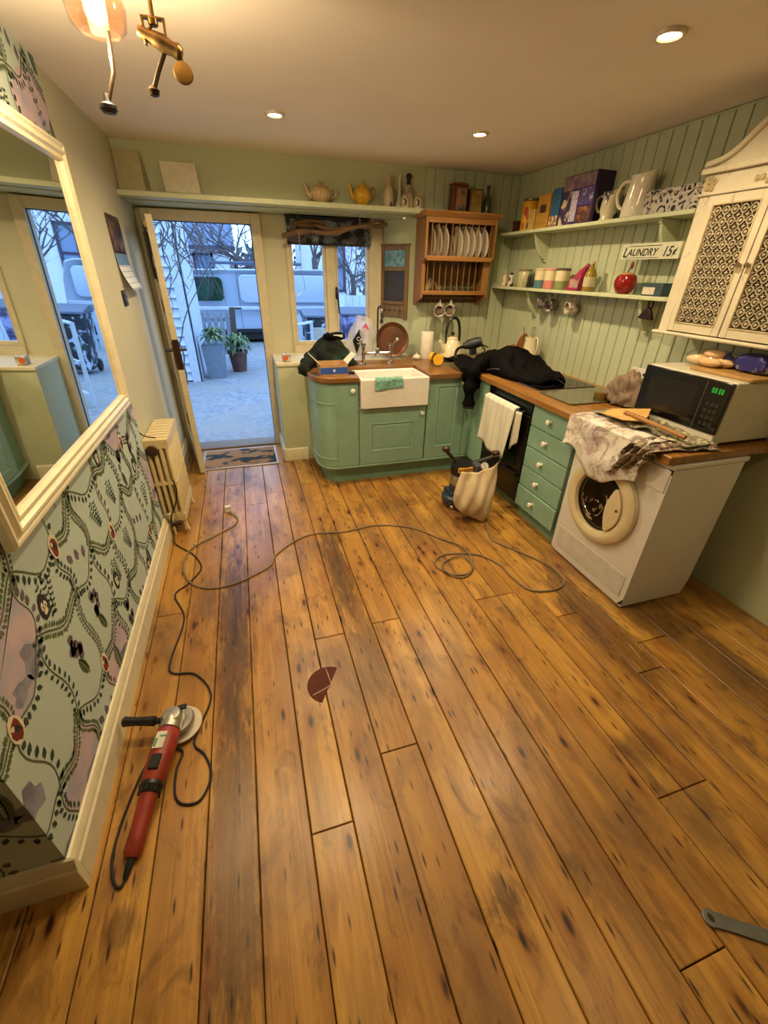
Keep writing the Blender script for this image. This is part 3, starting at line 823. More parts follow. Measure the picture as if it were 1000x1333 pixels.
leafclump('foliage', pl, (-.50, 8.0, .55), .16, 130, GR, .13, 1, .7)
pt = thing('plant_pot', 'brown round pot with trailing plant right of the grey planter', 'plant pot', (-.17, 8.45, -.055))
q = B(); q.lathe([(0, 0), (.12, 0), (.16, .30), (.18, .31), (.18, .36), (.15, .36), (.14, .3), (0, .3)], (-.17, 8.45, -.055), 20); obj('pot', q, mat('#5c3f36', .7, var=.15), pt)
leafclump('foliage', pt, (-.15, 8.45, .36), .16, 150, GR, .15, 2, 1.0)
# parked van
van = thing('van', 'silver panel van parked across the yard beyond the gate', 'van', (.5, 12.9, -.062))
M_van = NT('silver_van_paint'); M_van.base(lin('#bcc8d8')); M_van.set(.28, .35); M_van = M_van.m
VG = -.06
ends = [(-2.65, .30), (-2.62, .72), (-2.35, .95), (-1.75, 1.18), (-1.25, 1.58), (-1.1, 1.62), (2.05, 1.66), (2.25, 1.60), (2.36, 1.25), (2.40, .80), (2.40, .26), (-2.6, .26)]
q = B(); n_ = len(ends)
secs = [(12.05, .94, -.03), (11.95, .99, 0), (12.05, 1.0, .0), (13.7, 1.0, 0), (13.8, .99, 0), (13.72, .94, -.03)]
vs_ = []
for yy, s, dz in secs:
    for x, z in ends: vs_.append((x*s+.0, yy, (z-.26)*s+.26+dz+VG))
fs = [tuple(range(n_)), tuple(range((len(secs)-1)*n_, len(secs)*n_))]
for k in range(len(secs)-1):
    for i in range(n_): fs.append((k*n_+i, k*n_+(i+1) % n_, (k+1)*n_+(i+1) % n_, (k+1)*n_+i))
q.mesh(vs_, fs); obj('body', q, M_van, van, bevel=.05, seg=3, sharp=60)
def rrect(x0, x1, z0, z1, r, n_=5):
    pts = []
    for (cx, cz, a) in ((x1-r, z1-r, 0), (x0+r, z1-r, PI/2), (x0+r, z0+r, PI), (x1-r, z0+r, 1.5*PI)):
        for i in range(n_+1): pts.append((cx+r*math.cos(a+PI/2*i/n_), cz+r*math.sin(a+PI/2*i/n_)))
    return pts
q = B(); q.prism(rrect(-1.15, -.36, .90, 1.40, .1), 1, 11.915, 11.96); obj('cab_window', q, mat('#20402c', .08, .0, var=.5, sc=3, name='dark_green_window'), van)
for (a, c) in ((.02, 1.05), (1.12, 2.15)):
    q = B(); q.prism(rrect(a, c, .86, 1.46, .12), 1, 11.935, 11.96); obj('side_panel', q, M_van, van, bevel=.012, seg=2)
q = B(); q.box(-2.3, 2.34, 11.92, 11.96, .70, .78); obj('waist_moulding', q, mat('#c8d2e0', .3, .2), van, bevel=.012)
q = B(); q.box(-2.5, 2.38, 11.90, 11.97, .18, .27); obj('rub_strip', q, M_blackm, van, bevel=.01)
q = B(); q.box(-2.5, 2.36, 11.97, 13.7, .02, .22); obj('underside', q, M_dark, van)
q = B(); q.box(-.24, .0, 11.90, 11.93, .72, .755); obj('door_handle', q, M_black, van, bevel=.008)
q = B(); q.box(-.02, -.01, 11.94, 11.952, .25, 1.5); obj('door_gap', q, M_dark, van)
for x in (-1.75, 1.55):
    for yy in (12.0, 13.55):
        q = B(); q.lathe([(0, -.09), (.2, -.09), (.30, -.08), (.33, -.05), (.33, .05), (.30, .08), (.2, .09), (0, .09)], m=align((x, yy+.06, VG+.33), (0, 1, 0)), n=24); obj('wheel', q, M_blackm, van)
q = B()
for x in (-.6, .9): q.box(x, x+.05, 12.1, 13.6, 1.62, 1.68); 
q.tube([(-.6, 12.4, 1.70), (1.6, 12.4, 1.70)], .035, 8); q.tube([(.28, 12.3, 1.66), (.28, 12.3, 1.86)], .02, 6); q.box(.2, .4, 12.25, 12.4, 1.66, 1.72)
obj('roof_rack', q, mat('#4a5566', .5, .3), van)
# white picket fence and bins right of the gate
wfc = thing('picket_fence', 'pale picket fence standing in front of the van right side', 'fence', (2.4, 10.9, -.06))
for i in range(24):
    x = 1.05+.16*i; q = B(); q.prism([(x, -.06), (x+.12, -.06), (x+.12, .62), (x+.06, .70), (x, .62)], 1, 10.88, 10.91); obj('picket', q, M_outwhite, wfc)
for z in (.12, .50):
    q = B(); q.box(1.03, 4.9, 10.91, 10.95, z, z+.08); obj('rail', q, M_outwhite, wfc)
fb = thing('board_fence', 'tall pale close-boarded fence at the right end of the yard', 'fence', (3.4, 9.4, -.06))
for i in range(17):
    a = (2.08+.16*i, 9.2+.03*i); q = B(); q.obox((a[0], a[1], .55), (.15, .028, 0), (-.004, .02, 0), (0, 0, 1.22)); obj('fence_board', q, M_outwhite, fb)
def wheelie(x, y, lab, camo):
    t = thing('wheelie_bin', lab, 'bin', (x, y, -.055))
    q = B(); z0 = .02
    b0, b1 = .19, .25
    q.mesh([(x-b0, y-b0, z0), (x+b0, y-b0, z0), (x+b0, y+b0, z0), (x-b0, y+b0, z0), (x-b1, y-b1, .86), (x+b1, y-b1, .86), (x+b1, y+b1, .86), (x-b1, y+b1, .86)], [(0,3,2,1),(4,5,6,7),(0,1,5,4),(1,2,6,5),(2,3,7,6),(3,0,4,7)])
    obj('bin_body', q, camo, t, bevel=.02)
    q = B(); q.prism([(y-.30, .86), (y+.28, .86), (y+.28, .93), (y+.10, .98), (y-.30, .90)], 0, x-.28, x+.28); obj('bin_lid', q, mat('#565f70', .45, name='grey_bin_lid'), t, bevel=.012)
    for s in (-1, 1):
        q = B(); q.lathe([(0, -.025), (.09, -.025), (.10, -.01), (.10, .01), (.09, .025), (0, .025)], m=align((x+s*.2, y+.2, .045), (1, 0, 0)), n=16); obj('bin_wheel', q, M_blackm, t)
    q = B(); q.tube([(x-.2, y+.29, .86), (x-.2, y+.34, .90), (x+.2, y+.34, .90), (x+.2, y+.29, .86)], .015, 6); obj('bin_handle', q, M_blackm, t)
CAMO = two_tone('leaf_printed_wrap', '#161c2a', '#aeb8cc', 10, .54, .58, .5, (1, 1, .8), c='#2c3a38')
wheelie(1.30, 8.35, 'wheelie bin wrapped in a dark leaf print, left of the pair', CAMO)
wheelie(2.05, 8.75, 'wheelie bin with purple-blue wrap, right of the pair outside the window', two_tone('purple_wrap', '#33305a', '#8d93c0', 7, .45, .6, .5))
# greenhouse frame and planter panel outside the window
gf = thing('cold_frame', 'white framed glass lean-to with a cream rounded panel outside the window', 'cold frame', (.9, 6.3, -.05))
q = B()
for (x, y) in ((.62, 6.2), (.92, 6.6)): q.box(x, x+.04, y, y+.04, -.05, .95)
q.tube([(.64, 6.22, .94), (.94, 6.62, .94)], .02, 6); q.tube([(.64, 6.22, .1), (.94, 6.62, .1)], .02, 6); q.tube([(.64, 6.22, .5), (.94, 6.62, .5)], .012, 6)
obj('white_frame', q, M_outwhite, gf)
q = B(); q.prism([(.96, -.05), (1.30, -.05), (1.30, .66), (1.24, .80), (1.12, .86), (.96, .86)], 1, 6.62, 6.66); obj('rounded_panel', q, mat('#b3aca0', .7), gf, bevel=.006)
# far houses
M_slate = two_tone('blue_slate_roof', '#56657c', '#6b7a90', 3, .4, .6, .6, (1, 1, 6))
M_render = mat('#dde2ea', .8, var=.05, name='white_render')
M_sash = mat('#39304a', .5, name='dark_window_frame')
M_pane = mat('#6f86a4', .1, name='dark_pane')
def house(x0, x1, y0, y1, zw, zr, lab, wins):
    t = thing('house', lab, 'house', ((x0+x1)/2, y0, -.1))
    q = B(); q.box(x0, x1, y0, y1, -.12, zw); obj('house_wall', q, M_render, t)
    q = B(); q.prism([(y0-.35, zw-.1), ((y0+y1)/2, zr), (y1+.35, zw-.1)], 0, x0-.3, x1+.3); obj('roof', q, M_slate, t)
    q = B(); q.box(x0-.3, x1+.3, y0-.45, y0-.33, zw-.2, zw-.08); obj('gutter', q, M_sash, t)
    for (a, c, z0, z1) in wins:
        q = B(); q.box(a, a+.09, y0-.06, y0, z0, z1); q.box(c-.09, c, y0-.06, y0, z0, z1); q.box(a, c, y0-.06, y0, z0, z0+.09); q.box(a, c, y0-.06, y0, z1-.09, z1); q.box(a, c, y0-.05, y0, (z0+z1)/2-.04, (z0+z1)/2+.04)
        w = obj('house_window', q, M_sash, t); q = B(); q.box(a+.05, c-.05, y0-.03, y0-.005, z0+.05, z1-.05); obj('pane', q, M_pane, w)
house(-4.5, -.25, 19, 24, 2.35, 5.2, 'white house with slate roof directly behind the van cab', [(-1.45, -.75, 1.0, 2.05)])
house(2.6, 8.5, 17, 22, 4.6, 7.6, 'white rendered house with dark sash windows, far right of the yard', [(3.15, 3.75, .9, 2.5), (6.2, 7.2, .9, 2.5), (3.15, 3.75, 3.0, 4.2), (6.2, 7.2, 3.0, 4.2)])
# bare trees
def branch(q, p, d, L, rad_, depth, r):
    pts = [p.copy()]; dd = d.copy()
    for i in range(4):
        dd = (dd+Vector((r.uniform(-.22, .22), r.uniform(-.22, .22), r.uniform(-.05, .18)))).normalized(); pts.append(pts[-1]+dd*L/4)
    q.tube(pts, [rad_*(1-.4*i/4) for i in range(5)], 6 if rad_ > .04 else 4, caps=False)
    if depth == 0: return
    for k in range(3 if depth > 1 else 4):
        i = r.choice((2, 3, 4)); a = Vector((r.uniform(-1, 1), r.uniform(-.6, .6), r.uniform(-.15, .9))).normalized()
        branch(q, pts[i], (dd*.6+a).normalized(), L*r.uniform(.55, .85), rad_*.5, depth-1, r)
def tree(x, y, L, rad_, depth, seed, lab, lean=(0, 0, 1)):
    t = thing('bare_tree', lab, 'tree', (x, y, -.08)); r = random.Random(seed)
    q = B(); p = Vector((x, y, -.1)); top = p+Vector(lean)*L
    q.tube([p, p+(top-p)*.5+Vector((.03, 0, 0)), top], [rad_*1.2, rad_, rad_*.85], 10, caps=False); obj('trunk', q, M_stem, t)
    q = B()
    for k in range(6): branch(q, p+(top-p)*r.uniform(.75, 1), Vector((r.uniform(-1, 1), r.uniform(-.5, .5), r.uniform(.2, 1))).normalized(), L*.6, rad_*.32, depth, r)
    obj('branches', q, M_stem, t)
tree(.62, 16.2, 2.1, .19, 3, 8, 'bare winter tree with a thick trunk rising behind the van')
tree(2.25, 14.4, 2.0, .10, 3, 21, 'slender bare tree seen through the left window pane')
tree(3.05, 12.9, 1.6, .08, 3, 33, 'slender bare tree seen through the right window pane, beside the ivy')
tree(2.35, 10.0, 1.1, .04, 3, 44, 'young bare fruit tree close behind the window')
iv = thing('ivy_tree', 'dense ivy-clad evergreen at the right edge of the window view', 'tree', (3.15, 11.5, -.07))
q = B(); q.tube([(3.15, 11.5, -.07), (3.2, 11.5, 2.6)], [.12, .07], 8); obj('trunk', q, M_stem, iv)
q = B(); r = random.Random(9)
IV = [mat('#3c4a44', .6, name='ivy_dark'), mat('#5a6a5e', .6, name='ivy_mid'), mat('#6c5f66', .6, name='ivy_brown')]
for i in range(2200):
    z = r.uniform(.3, 3.6); w = .62*math.sin(PI*min(1, (z+.5)/4.4))+.1; a = r.random()*2*PI; k = math.sqrt(r.random())
    c = Vector((3.22+.55*w*k*math.cos(a), 11.5+.5*w*k*math.sin(a), z)); u = Vector((r.uniform(-1, 1), r.uniform(-1, 1), r.uniform(-1, 1))).normalized(); v = u.orthogonal().normalized(); s = r.uniform(.03, .065)
    q.mi = r.randrange(3); q.face([c-u*s, c+v*s*.6, c+u*s, c-v*s*.6])
obj('ivy_leaves', q, IV, iv, smooth=False)
hg = B()
r = random.Random(6)
for i in range(2600):
    c = Vector((r.uniform(-9, 12), 28+r.uniform(-.8, .8), r.uniform(0, 2.2+.5*math.sin(i)))); u = Vector((r.uniform(-1, 1), r.uniform(-1, 1), r.uniform(-1, 1))).normalized(); v = u.orthogonal().normalized(); s = r.uniform(.12, .3)
    hg.mi = r.randrange(3); hg.face([c-u*s, c+v*s, c+u*s, c-v*s])
o = obj('hedge', hg, IV, smooth=False); tag(o, 'dark hedge closing the view far behind the houses', 'hedge')
# ------------------------------------------------------------------ base cabinets
M_knob = mat('#ece6d8', .2, var=.02, name='white_china_knob')
def knob(par, c, d, s=1.0):
    q = B(); q.lathe([(0, 0), (.010*s, 0), (.011*s, .003*s), (.006*s, .008*s), (.007*s, .014*s), (.016*s, .019*s), (.018*s, .026*s), (.013*s, .032*s), (0, .034*s)], m=align(c, d), n=18)
    return obj('knob', q, M_knob, par)
def panel_front(b, axis, a0, a1, z0, z1, face, s, pa0=None, pa1=None, pz0=None, pz1=None, th=.02):
    """slab door with a moulded sunk field; axis 0: spans x, faces -y; axis 1: spans y, faces -x"""
    def P(a, z, d):
        return (a, face+s*d, z) if axis == 0 else (face+s*d, a, z)
    vs_ = []; fs = []
    rects = [(a0, a1, z0, z1, -th), (a0, a1, z0, z1, -.003), (a0+.003, a1-.003, z0+.003, z1-.003, 0)]
    if pa0 is not None:
        for ins, d in ((0, 0), (.004, .004), (.008, .004), (.013, -.002), (.018, -.008), (.022, -.008), (.030, -.004)):
            rects.append((pa0+ins, pa1-ins, pz0+ins, pz1-ins, d))
    for (a, c, e, f, d) in rects: vs_ += [P(a, e, d), P(c, e, d), P(c, f, d), P(a, f, d)]
    for k in range(len(rects)-1):
        for i in range(4): fs.append((k*4+i, k*4+(i+1) % 4, k*4+4+(i+1) % 4, k*4+4+i))
    k = (len(rects)-1)*4; fs.append((k, k+1, k+2, k+3)); fs.append((3, 2, 1, 0))
    b.mesh(vs_, fs)
FY = 3.19; FX = 1.79
# curved end cabinet
curve = []
for i in range(13):
    a = PI/2*i/12
    curve.append((.60-.145*math.sin(a), 3.19+.20*(1-math.cos(a)) ))
curve = [(.785, 3.19), (.70, 3.19)] + curve + [(.452, 3.50), (.452, 3.60), (.462, 3.70), (.475, 3.825)]
def inset(c, d):
    out = []
    for i, p in enumerate(c):
        a = Vector(c[max(i-1, 0)]); b_ = Vector(c[min(i+1, len(c)-1)]); t = (b_-a).normalized(); nn = Vector((t.y, -t.x))
        out.append((p[0]+nn.x*d*-1*-1 if False else p[0]-(-t.y)*d*-1, p[1]-(t.x)*d*-1))
    return out
def offs(c, d):   # positive d moves towards the inside (+x,+y side)
    out = []
    for i, p in enumerate(c):
        a = Vector(c[max(i-1, 0)]); b_ = Vector(c[min(i+1, len(c)-1)]); t = (b_-a).normalized()
        nn = Vector((t.y, -t.x))
        if nn.dot(Vector((.75, 3.7))-Vector(p)) < 0: nn = -nn
        out.append((p[0]+nn.x*d, p[1]+nn.y*d))
    return out
cc_ = thing('curved_cabinet', 'green base cabinet with curved panelled door at the left end beside the ledge', 'cabinet', (.62, 3.5, 0))
q = B(); q.prism(offs(curve, .022)+[(.783, 3.825)], 2, .15, .856); obj('carcass', q, M_greend, cc_)
def curved_band(path, z0, z1, d0, d1):
    """closed shell following path between offsets d0 (inner) and d1 (outer)"""
    A = offs(path, d0); Bo = offs(path, d1); n_ = len(path); vs_ = []; fs = []
    for (x, y) in A: vs_ += [(x, y, z0), (x, y, z1)]
    for (x, y) in Bo: vs_ += [(x, y, z0), (x, y, z1)]
    m = 2*n_
    for i in range(n_-1):
        a, b_ = 2*i, 2*i+2
        fs += [(a, b_, b_+1, a+1), (m+a, m+a+1, m+b_+1, m+b_), (a+1, b_+1, m+b_+1, m+a+1), (a, m+a, m+b_, b_)]
    fs += [(0, 1, m+1, m), (m-2, 2*m-2, 2*m-1, m-1)]
    return vs_, fs
dpath = curve[:17]
q = B(); q.mesh(*curved_band(dpath, .168, .853, .02, .0)); dr = obj('door', q, M_green, cc_, bevel=.003, sharp=50)
pp_ = curve[2:16]
q = B(); 
for (z0, z1) in ((.232, .244), (.690, .702)): q.mesh(*curved_band(pp_, z0, z1, .004, -.006))
for k in (0, 1):
    seg_ = pp_[:2] if k == 0 else pp_[-2:]
    a, b_ = Vector(seg_[0]), Vector(seg_[1]); 
    c = (a if k == 0 else b_); t = (b_-a).normalized()
    q.mesh(*curved_band([tuple(c-t*.006), tuple(c+t*.006)], .232, .702, .004, -.006))
obj('door_moulding', q, M_green, dr, bevel=.002)
q = B(); q.mesh(*curved_band(pp_[:], .25, .684, .004, -.0012)); obj('door_field', q, M_green, dr)
knob(dr, (.735, 3.19, .795), (0, -1, 0))
ppath = [(p[0], p[1]+.0) for p in offs(curve, .07)]
q = B(); q.prism(ppath+[(.785, 3.825)], 2, .0, .148); obj('plinth', q, M_greend, cc_, sharp=50)
q = B(); q.prism(offs(curve, -.002)+[(.783, 3.82)], 2, .146, .164); obj('base_lip', q, M_green, cc_, bevel=.003, sharp=50)
# sink cabinet
sc_ = thing('sink_cabinet', 'wide green base cabinet with one panelled door below the white sink', 'cabinet', (1.07, 3.5, 0))
q = B(); q.box(.787, 1.363, 3.212, 3.82, .15, .625); obj('carcass', q, M_greend, sc_)
q = B(); panel_front(q, 0, .790, 1.361, .168, .640, FY, -1, .885, 1.268, .275, .520); d = obj('door', q, M_green, sc_, sharp=25)
knob(d, (1.322, 3.19, .585), (0, -1, 0))
q = B(); q.box(.787, 1.372, 3.188, 3.21, .642, .658); obj('sink_rail', q, mat('#b9b596', .4), sc_, bevel=.002)
q = B(); q.box(.787, 1.365, 3.262, 3.28, 0, .148); obj('plinth', q, M_greend, sc_)
q = B(); q.box(.787, 1.365, 3.187, 3.262, .146, .164); obj('base_lip', q, M_green, sc_, bevel=.003)
# narrow cabinet right of the sink
nc = thing('narrow_cabinet', 'tall narrow green cabinet with panelled door right of the sink', 'cabinet', (1.52, 3.5, 0))
q = B(); q.box(1.37, 1.72, 3.212, 3.82, .15, .856); obj('carcass', q, M_greend, nc)
q = B(); panel_front(q, 0, 1.372, 1.715, .168, .853, FY, -1, 1.455, 1.640, .262, .795); d = obj('door', q, M_green, nc, sharp=25)
knob(d, (1.675, 3.19, .815), (0, -1, 0))
q = B(); q.box(1.367, 1.86, 3.262, 3.28, 0, .148); obj('plinth', q, M_greend, nc)
q = B(); q.box(1.367, 1.785, 3.187, 3.262, .146, .164); obj('base_lip', q, M_green, nc, bevel=.003)
# corner filler
cf = thing('corner_post', 'plain green filler panel in the inner corner of the cabinets', 'cabinet', (1.82, 3.1, 0))
q = B(); q.box(FX, FX+.02, 2.95, 3.187, .15, .856); q.box(1.72, FX+.02, 3.19, 3.21, .168, .853); obj('filler_panel', q, M_green, cf, bevel=.002)
q = B(); q.box(FX+.07, FX+.088, 2.37, 3.26, 0, .09); obj('plinth', q, M_greend, cf)
# black built-in appliance
ap = thing('built_in_oven', 'black built-in oven under the worktop with white towel on its rail', 'oven', (2.05, 2.66, 0))
M_oven = mat('#141210', .22, var=.1, name='black_oven_enamel')
q = B(); q.box(FX+.02, 2.36, 2.372, 2.945, .095, .855); obj('oven_body', q, M_blackm, ap)
q = B(); q.box(FX-.002, FX+.02, 2.375, 2.942, .765, .852); obj('control_panel', q, mat('#2a2e36', .18, .6, var=.1, name='blue_black_steel'), ap, bevel=.004)
q = B(); q.box(FX-.004, FX+.02, 2.375, 2.942, .30, .755); dd_ = obj('oven_door', q, M_oven, ap, bevel=.004)
q = B(); q.box(FX-.007, FX-.0035, 2.45, 2.87, .37, .66); obj('oven_window', q, mat('#0b0a0a', .06, var=0), dd_)
q = B(); q.box(FX-.002, FX+.02, 2.375, 2.942, .10, .295); obj('lower_drawer', q, M_oven, ap, bevel=.004)
q = B(); q.tube([(FX-.006, 2.44, .775), (FX-.05, 2.44, .775), (FX-.05, 2.90, .775), (FX-.006, 2.90, .775)], .008, 8); obj('towel_rail', q, M_steel, ap)
q = B(); q.box(FX-.03, FX, 2.40, 2.56, .30, .325); obj('drawer_pull', q, M_black, ap, bevel=.004)
# drawers
dw = thing('drawer_unit', 'green unit of five drawers with white knobs between oven and washing machine', 'drawers', (2.05, 2.15, 0))
q = B(); q.box(FX+.022, 2.40, 1.925, 2.366, .09, .856); obj('carcass', q, M_greend, dw)
zb = [.100, .262, .412, .560, .705, .853]
for i, (z0, z1) in enumerate(zip(zb, zb[1:])):
    q = B(); panel_front(q, 1, 1.930, 2.362, z0+.003, z1-.003, FX-(.0 if i else .006), -1); d = obj('drawer', q, M_green, dw, bevel=.003, sharp=25)
    knob(d, (FX-(.0 if i else .006), 2.165, (z0+z1)/2+.005), (-1, 0, 0))
q = B(); q.box(FX+.05, FX+.07, 1.925, 2.37, 0, .092); obj('plinth', q, M_greend, dw)

# ------------------------------------------------------------------ worktops
wt = thing('worktop_corner', 'long L-shaped oak worktop from the sink round the corner to the washing machine', 'worktop', (2.1, 2.6, .86))
q = B(); q.box(1.752, 2.446, 1.285, 3.152, .86, .90); obj('worktop_slab', q, M_worktop, wt, bevel=.005)
q = B(); q.box(1.362, 2.446, 3.1525, 4.006, .86, .90); obj('worktop_slab', q, M_worktopx, wt, bevel=.004)
q = B(); q.box(1.362, 1.752, 3.135, 3.1525, .86, .90); obj('worktop_edge', q, M_worktopx, wt, bevel=.003)
ws = tag(obj('worktop_strip', B().box(.787, 1.358, 3.500, 3.822, .872, .902), M_worktopx, bevel=.004), 'oak worktop strip behind the white sink carrying the taps', 'worktop')
wl_ = offs(curve, -.028)
wl_ = [(.787, 3.157)] + wl_[1:] + [(.787, 3.826)]
wlo = B(); wlo.prism(wl_, 2, .86, .90)
tag(obj('worktop_rounded', wlo, M_worktopx, bevel=.005, sharp=50), 'oak worktop with rounded end left of the sink, on the curved cabinet', 'worktop')

# ------------------------------------------------------------------ sink, taps, cloth
sk_ = thing('butler_sink', 'white ceramic butler sink set into the green cabinets', 'sink', (1.07, 3.3, .66))
q = B()
X0, X1, Y0, Y1, Z0, Z1 = .795, 1.352, 3.135, 3.498, .660, .885
w = .028
rings = [(X0, X1, Y0, Y1, Z0), (X0, X1, Y0, Y1, Z1-.006), (X0+.006, X1-.006, Y0+.006, Y1-.006, Z1), (X0+w-.006, X1-w+.006, Y0+w-.006, Y1-w+.006, Z1), (X0+w, X1-w, Y0+w, Y1-w, Z1-.006), (X0+w+.012, X1-w-.012, Y0+w+.012, Y1-w-.012, Z0+.05), (X0+w+.03, X1-w-.03, Y0+w+.03, Y1-w-.03, Z0+.03)]
vs_ = []; fs = [(3, 2, 1, 0)]
for (a, c, e, f, z) in rings: vs_ += [(a, e, z), (c, e, z), (c, f, z), (a, f, z)]
for k in range(len(rings)-1):
    for i in range(4): fs.append((k*4+i, k*4+(i+1) % 4, k*4+4+(i+1) % 4, k*4+4+i))
k = (len(rings)-1)*4; fs.append((k, k+1, k+2, k+3)); q.mesh(vs_, fs)
obj('sink_bowl', q, M_white, sk_, bevel=.006, seg=3)
q = B(); q.box(1.03, 1.075, 3.462, 3.4655, .80, .818); obj('overflow_slot', q, M_dark, sk_)
q = B(); q.lathe([(0, .002), (.03, .002), (.036, 0), (.036, -.002), (0, -.002)], (1.07, 3.32, .692), 20); obj('drain', q, M_chrome, sk_)
tp = thing('bridge_tap', 'chrome bridge mixer tap with two pillars and tall swan spout behind the sink', 'tap', (1.075, 3.62, .902))
for s in (-1, 1):
    q = B(); x = 1.06+s*.122
    q.lathe([(0, 0), (.026, 0), (.028, .006), (.014, .014), (.012, .07), (.018, .078), (.018, .098), (.012, .104), (.012, .125), (.016, .13), (.017, .150), (.012, .16), (0, .162)], (x, 3.62, .902), 16)
    obj('tap_pillar', q, M_chrome, tp)
    q = B(); q.tube([(x, 3.62, 1.048), (x+s*.012, 3.60, 1.062), (x+s*.03, 3.565, 1.10)], [.007, .007, .006], 8); q.ball((x+s*.033, 3.558, 1.105), .015, 12, 8)
    q.lathe([(0, 0), (.022, 0), (.022, .014), (0, .018)], (x, 3.62, 1.058), 14); obj('tap_lever', q, M_chrome, tp)
q = B(); q.tube([(.938, 3.62, .992), (1.182, 3.62, .992)], .011, 10); q.lathe([(0, -.02), (.02, -.02), (.023, 0), (.02, .03), (.014, .045), (0, .045)], (1.06, 3.62, .992), 14); obj('bridge', q, M_chrome, tp)
q = B(); q.tube([(1.06, 3.62, 1.02), (1.06, 3.62, 1.30)]+[(1.06+.0*a, 3.62-.055*(1-math.cos(a)), 1.30+.055*math.sin(a)) for a in [PI*i/10 for i in range(1, 11)]]+[(1.06, 3.51, 1.27), (1.06, 3.51, 1.25)], .0078, 10)
q.lathe([(.011, 0), (.014, .004), (.014, .026), (.011, .03)], (1.06, 3.51, 1.235), 12)
obj('spout', q, mat('#6a6a6c', .22, 1.0, name='dark_chrome'), tp)
def sheet(fn, nu, nv): return B().grid(fn, nu, nv)
q = sheet(lambda u, v: V(.905+.215*u+.02*v*(u-.4), 3.150-.02*math.sin(PI*min(1, v*2.2))*0-.026*min(1, v*3)+.004*math.sin(9*u+3*v), .893-.0*(v)-.105*max(0, v-.18)-.008*math.sin(4*u+1)*v), 16, 14)
tag(obj('dishcloth', q, two_tone('green_cloth_weave', '#5f9486', '#86b3a4', 60, .4, .6, .95, bump=.4), solid=.006, sub=1), 'folded sage green dishcloth hanging over the front rim of the white sink', 'cloth')

# ------------------------------------------------------------------ washing machine
wm = thing('washing_machine', 'white front-loading washing machine with round door at the end of the worktop', 'washing machine', (2.02, 1.59, 0))
WX, WX1, WY0, WY1, WH = 1.79, 2.235, 1.278, 1.895, .832
q = B()
cD = V(WX, 1.605, .508)
N_ = 64; inner = []; outer = []
for i in range(N_):
    a = 2*PI*(i+.5)/N_; c, s = math.cos(a), math.sin(a)
    inner.append((WX, cD.y+.168*c, cD.z+.168*s))
    t = min(((WY1 if c > 0 else WY0)-cD.y)/c if abs(c) > 1e-6 else 9, ((WH if s > 0 else .012)-cD.z)/s if abs(s) > 1e-6 else 9)
    outer.append((WX, cD.y+t*c, cD.z+t*s))
q.mesh(inner+outer, [(i, (i+1) % N_, N_+(i+1) % N_, N_+i) for i in range(N_)])
q.mesh([(WX, WY0, .012), (WX, WY1, .012), (WX, WY1, WH), (WX, WY0, WH), (WX1-.02, WY0, .012), (WX1-.02, WY1, .012), (WX1, WY1, WH), (WX1, WY0, WH), (WX1, WY0, .10), (WX1, WY1, .10)],
       [(0, 1, 5, 4), (0, 4, 8, 7, 3), (1, 2, 6, 9, 5), (2, 3, 7, 6), (4, 5, 9, 8), (8, 9, 6, 7)])
obj('cabinet_shell', q, M_enamel, wm, sharp=30)
q = B(); q.box(WX-.004, WX1+.02, WY0-.004, WY1+.004, WH+.001, WH+.026); obj('top_lid', q, M_enamel, wm, bevel=.006)
q = B(); q.box(WX-.006, WX+.003, WY0+.008, WY1-.008, .715, .828); obj('control_panel', q, M_enamel, wm, bevel=.003)
q = B(); q.box(WX-.004, WX+.002, WY0+.03, WY1-.03, .06, .20); obj('kick_panel', q, mat('#d3d0c9', .3), wm, bevel=.003)
mD = align(cD, (-1, 0, 0))
M_doorring = mat('#dccfa8', .25, var=.03, name='cream_door_ring')
q = B(); q.lathe([(.155, .0), (.238, .0), (.243, .010), (.239, .030), (.222, .042), (.195, .044), (.175, .036), (.166, .018), (.158, .0)], m=mD, n=56); wd = obj('porthole_door', q, M_doorring, wm)
q = B(); q.lathe([(0, -.16), (.10, -.16), (.14, -.13), (.156, -.05), (.160, .012), (.166, .02)], m=mD, n=48)
obj('drum', q, mat('#3a3835', .45, .5, var=.1, name='dark_drum'), wm)
# dark cavity behind the glass is cut by the shell; drum sits inside a recessed dark bowl
q = B(); q.lathe([(.164, .022), (.15, .030), (.10, .028), (.06, .022), (0, .020)], m=mD, n=48)
obj('porthole_glass', q, glass_mat('smoked_porthole', '#a8a6a2', 1.0), wd)
q = B(); r_ = random.Random(2)
for i in range(26):
    a = r_.uniform(0, 2*PI); rr = r_.uniform(.02, .10)
    q.tube([cD+V(-.030, (rr)*math.cos(a+t*.5)+.02, rr*math.sin(a+t*.5)-.02) for t in (0, .5, 1)], .0032, 5)
obj('moulded_grip_ribs', q, M_chrome, wd)
q = B()
hp = []
for i in range(13):
    a = math.radians(-50+100*i/12); hp.append((.168*math.cos(a)*1.0, .168*math.sin(a)))
hi = [(.094-.030*math.cos(PI*(i/12-.5)), -.122+.244*i/12) for i in range(13)]
vs_ = [(x, cD.y-p[0], cD.z+p[1]) for x in (WX-.046, WX-.022) for L_ in (hp, hi) for p in L_]; fs = []
for i in range(12): fs += [(i, i+1, 14+i, 13+i), (26+i, 39+i, 40+i, 27+i), (i, 26+i, 27+i, i+1), (13+i, 14+i, 40+i, 39+i)]
fs += [(0, 13, 39, 26), (12, 38, 51, 25)]
q.mesh(vs_, fs)
obj('door_handle', q, M_doorring, wd, bevel=.006, seg=3)
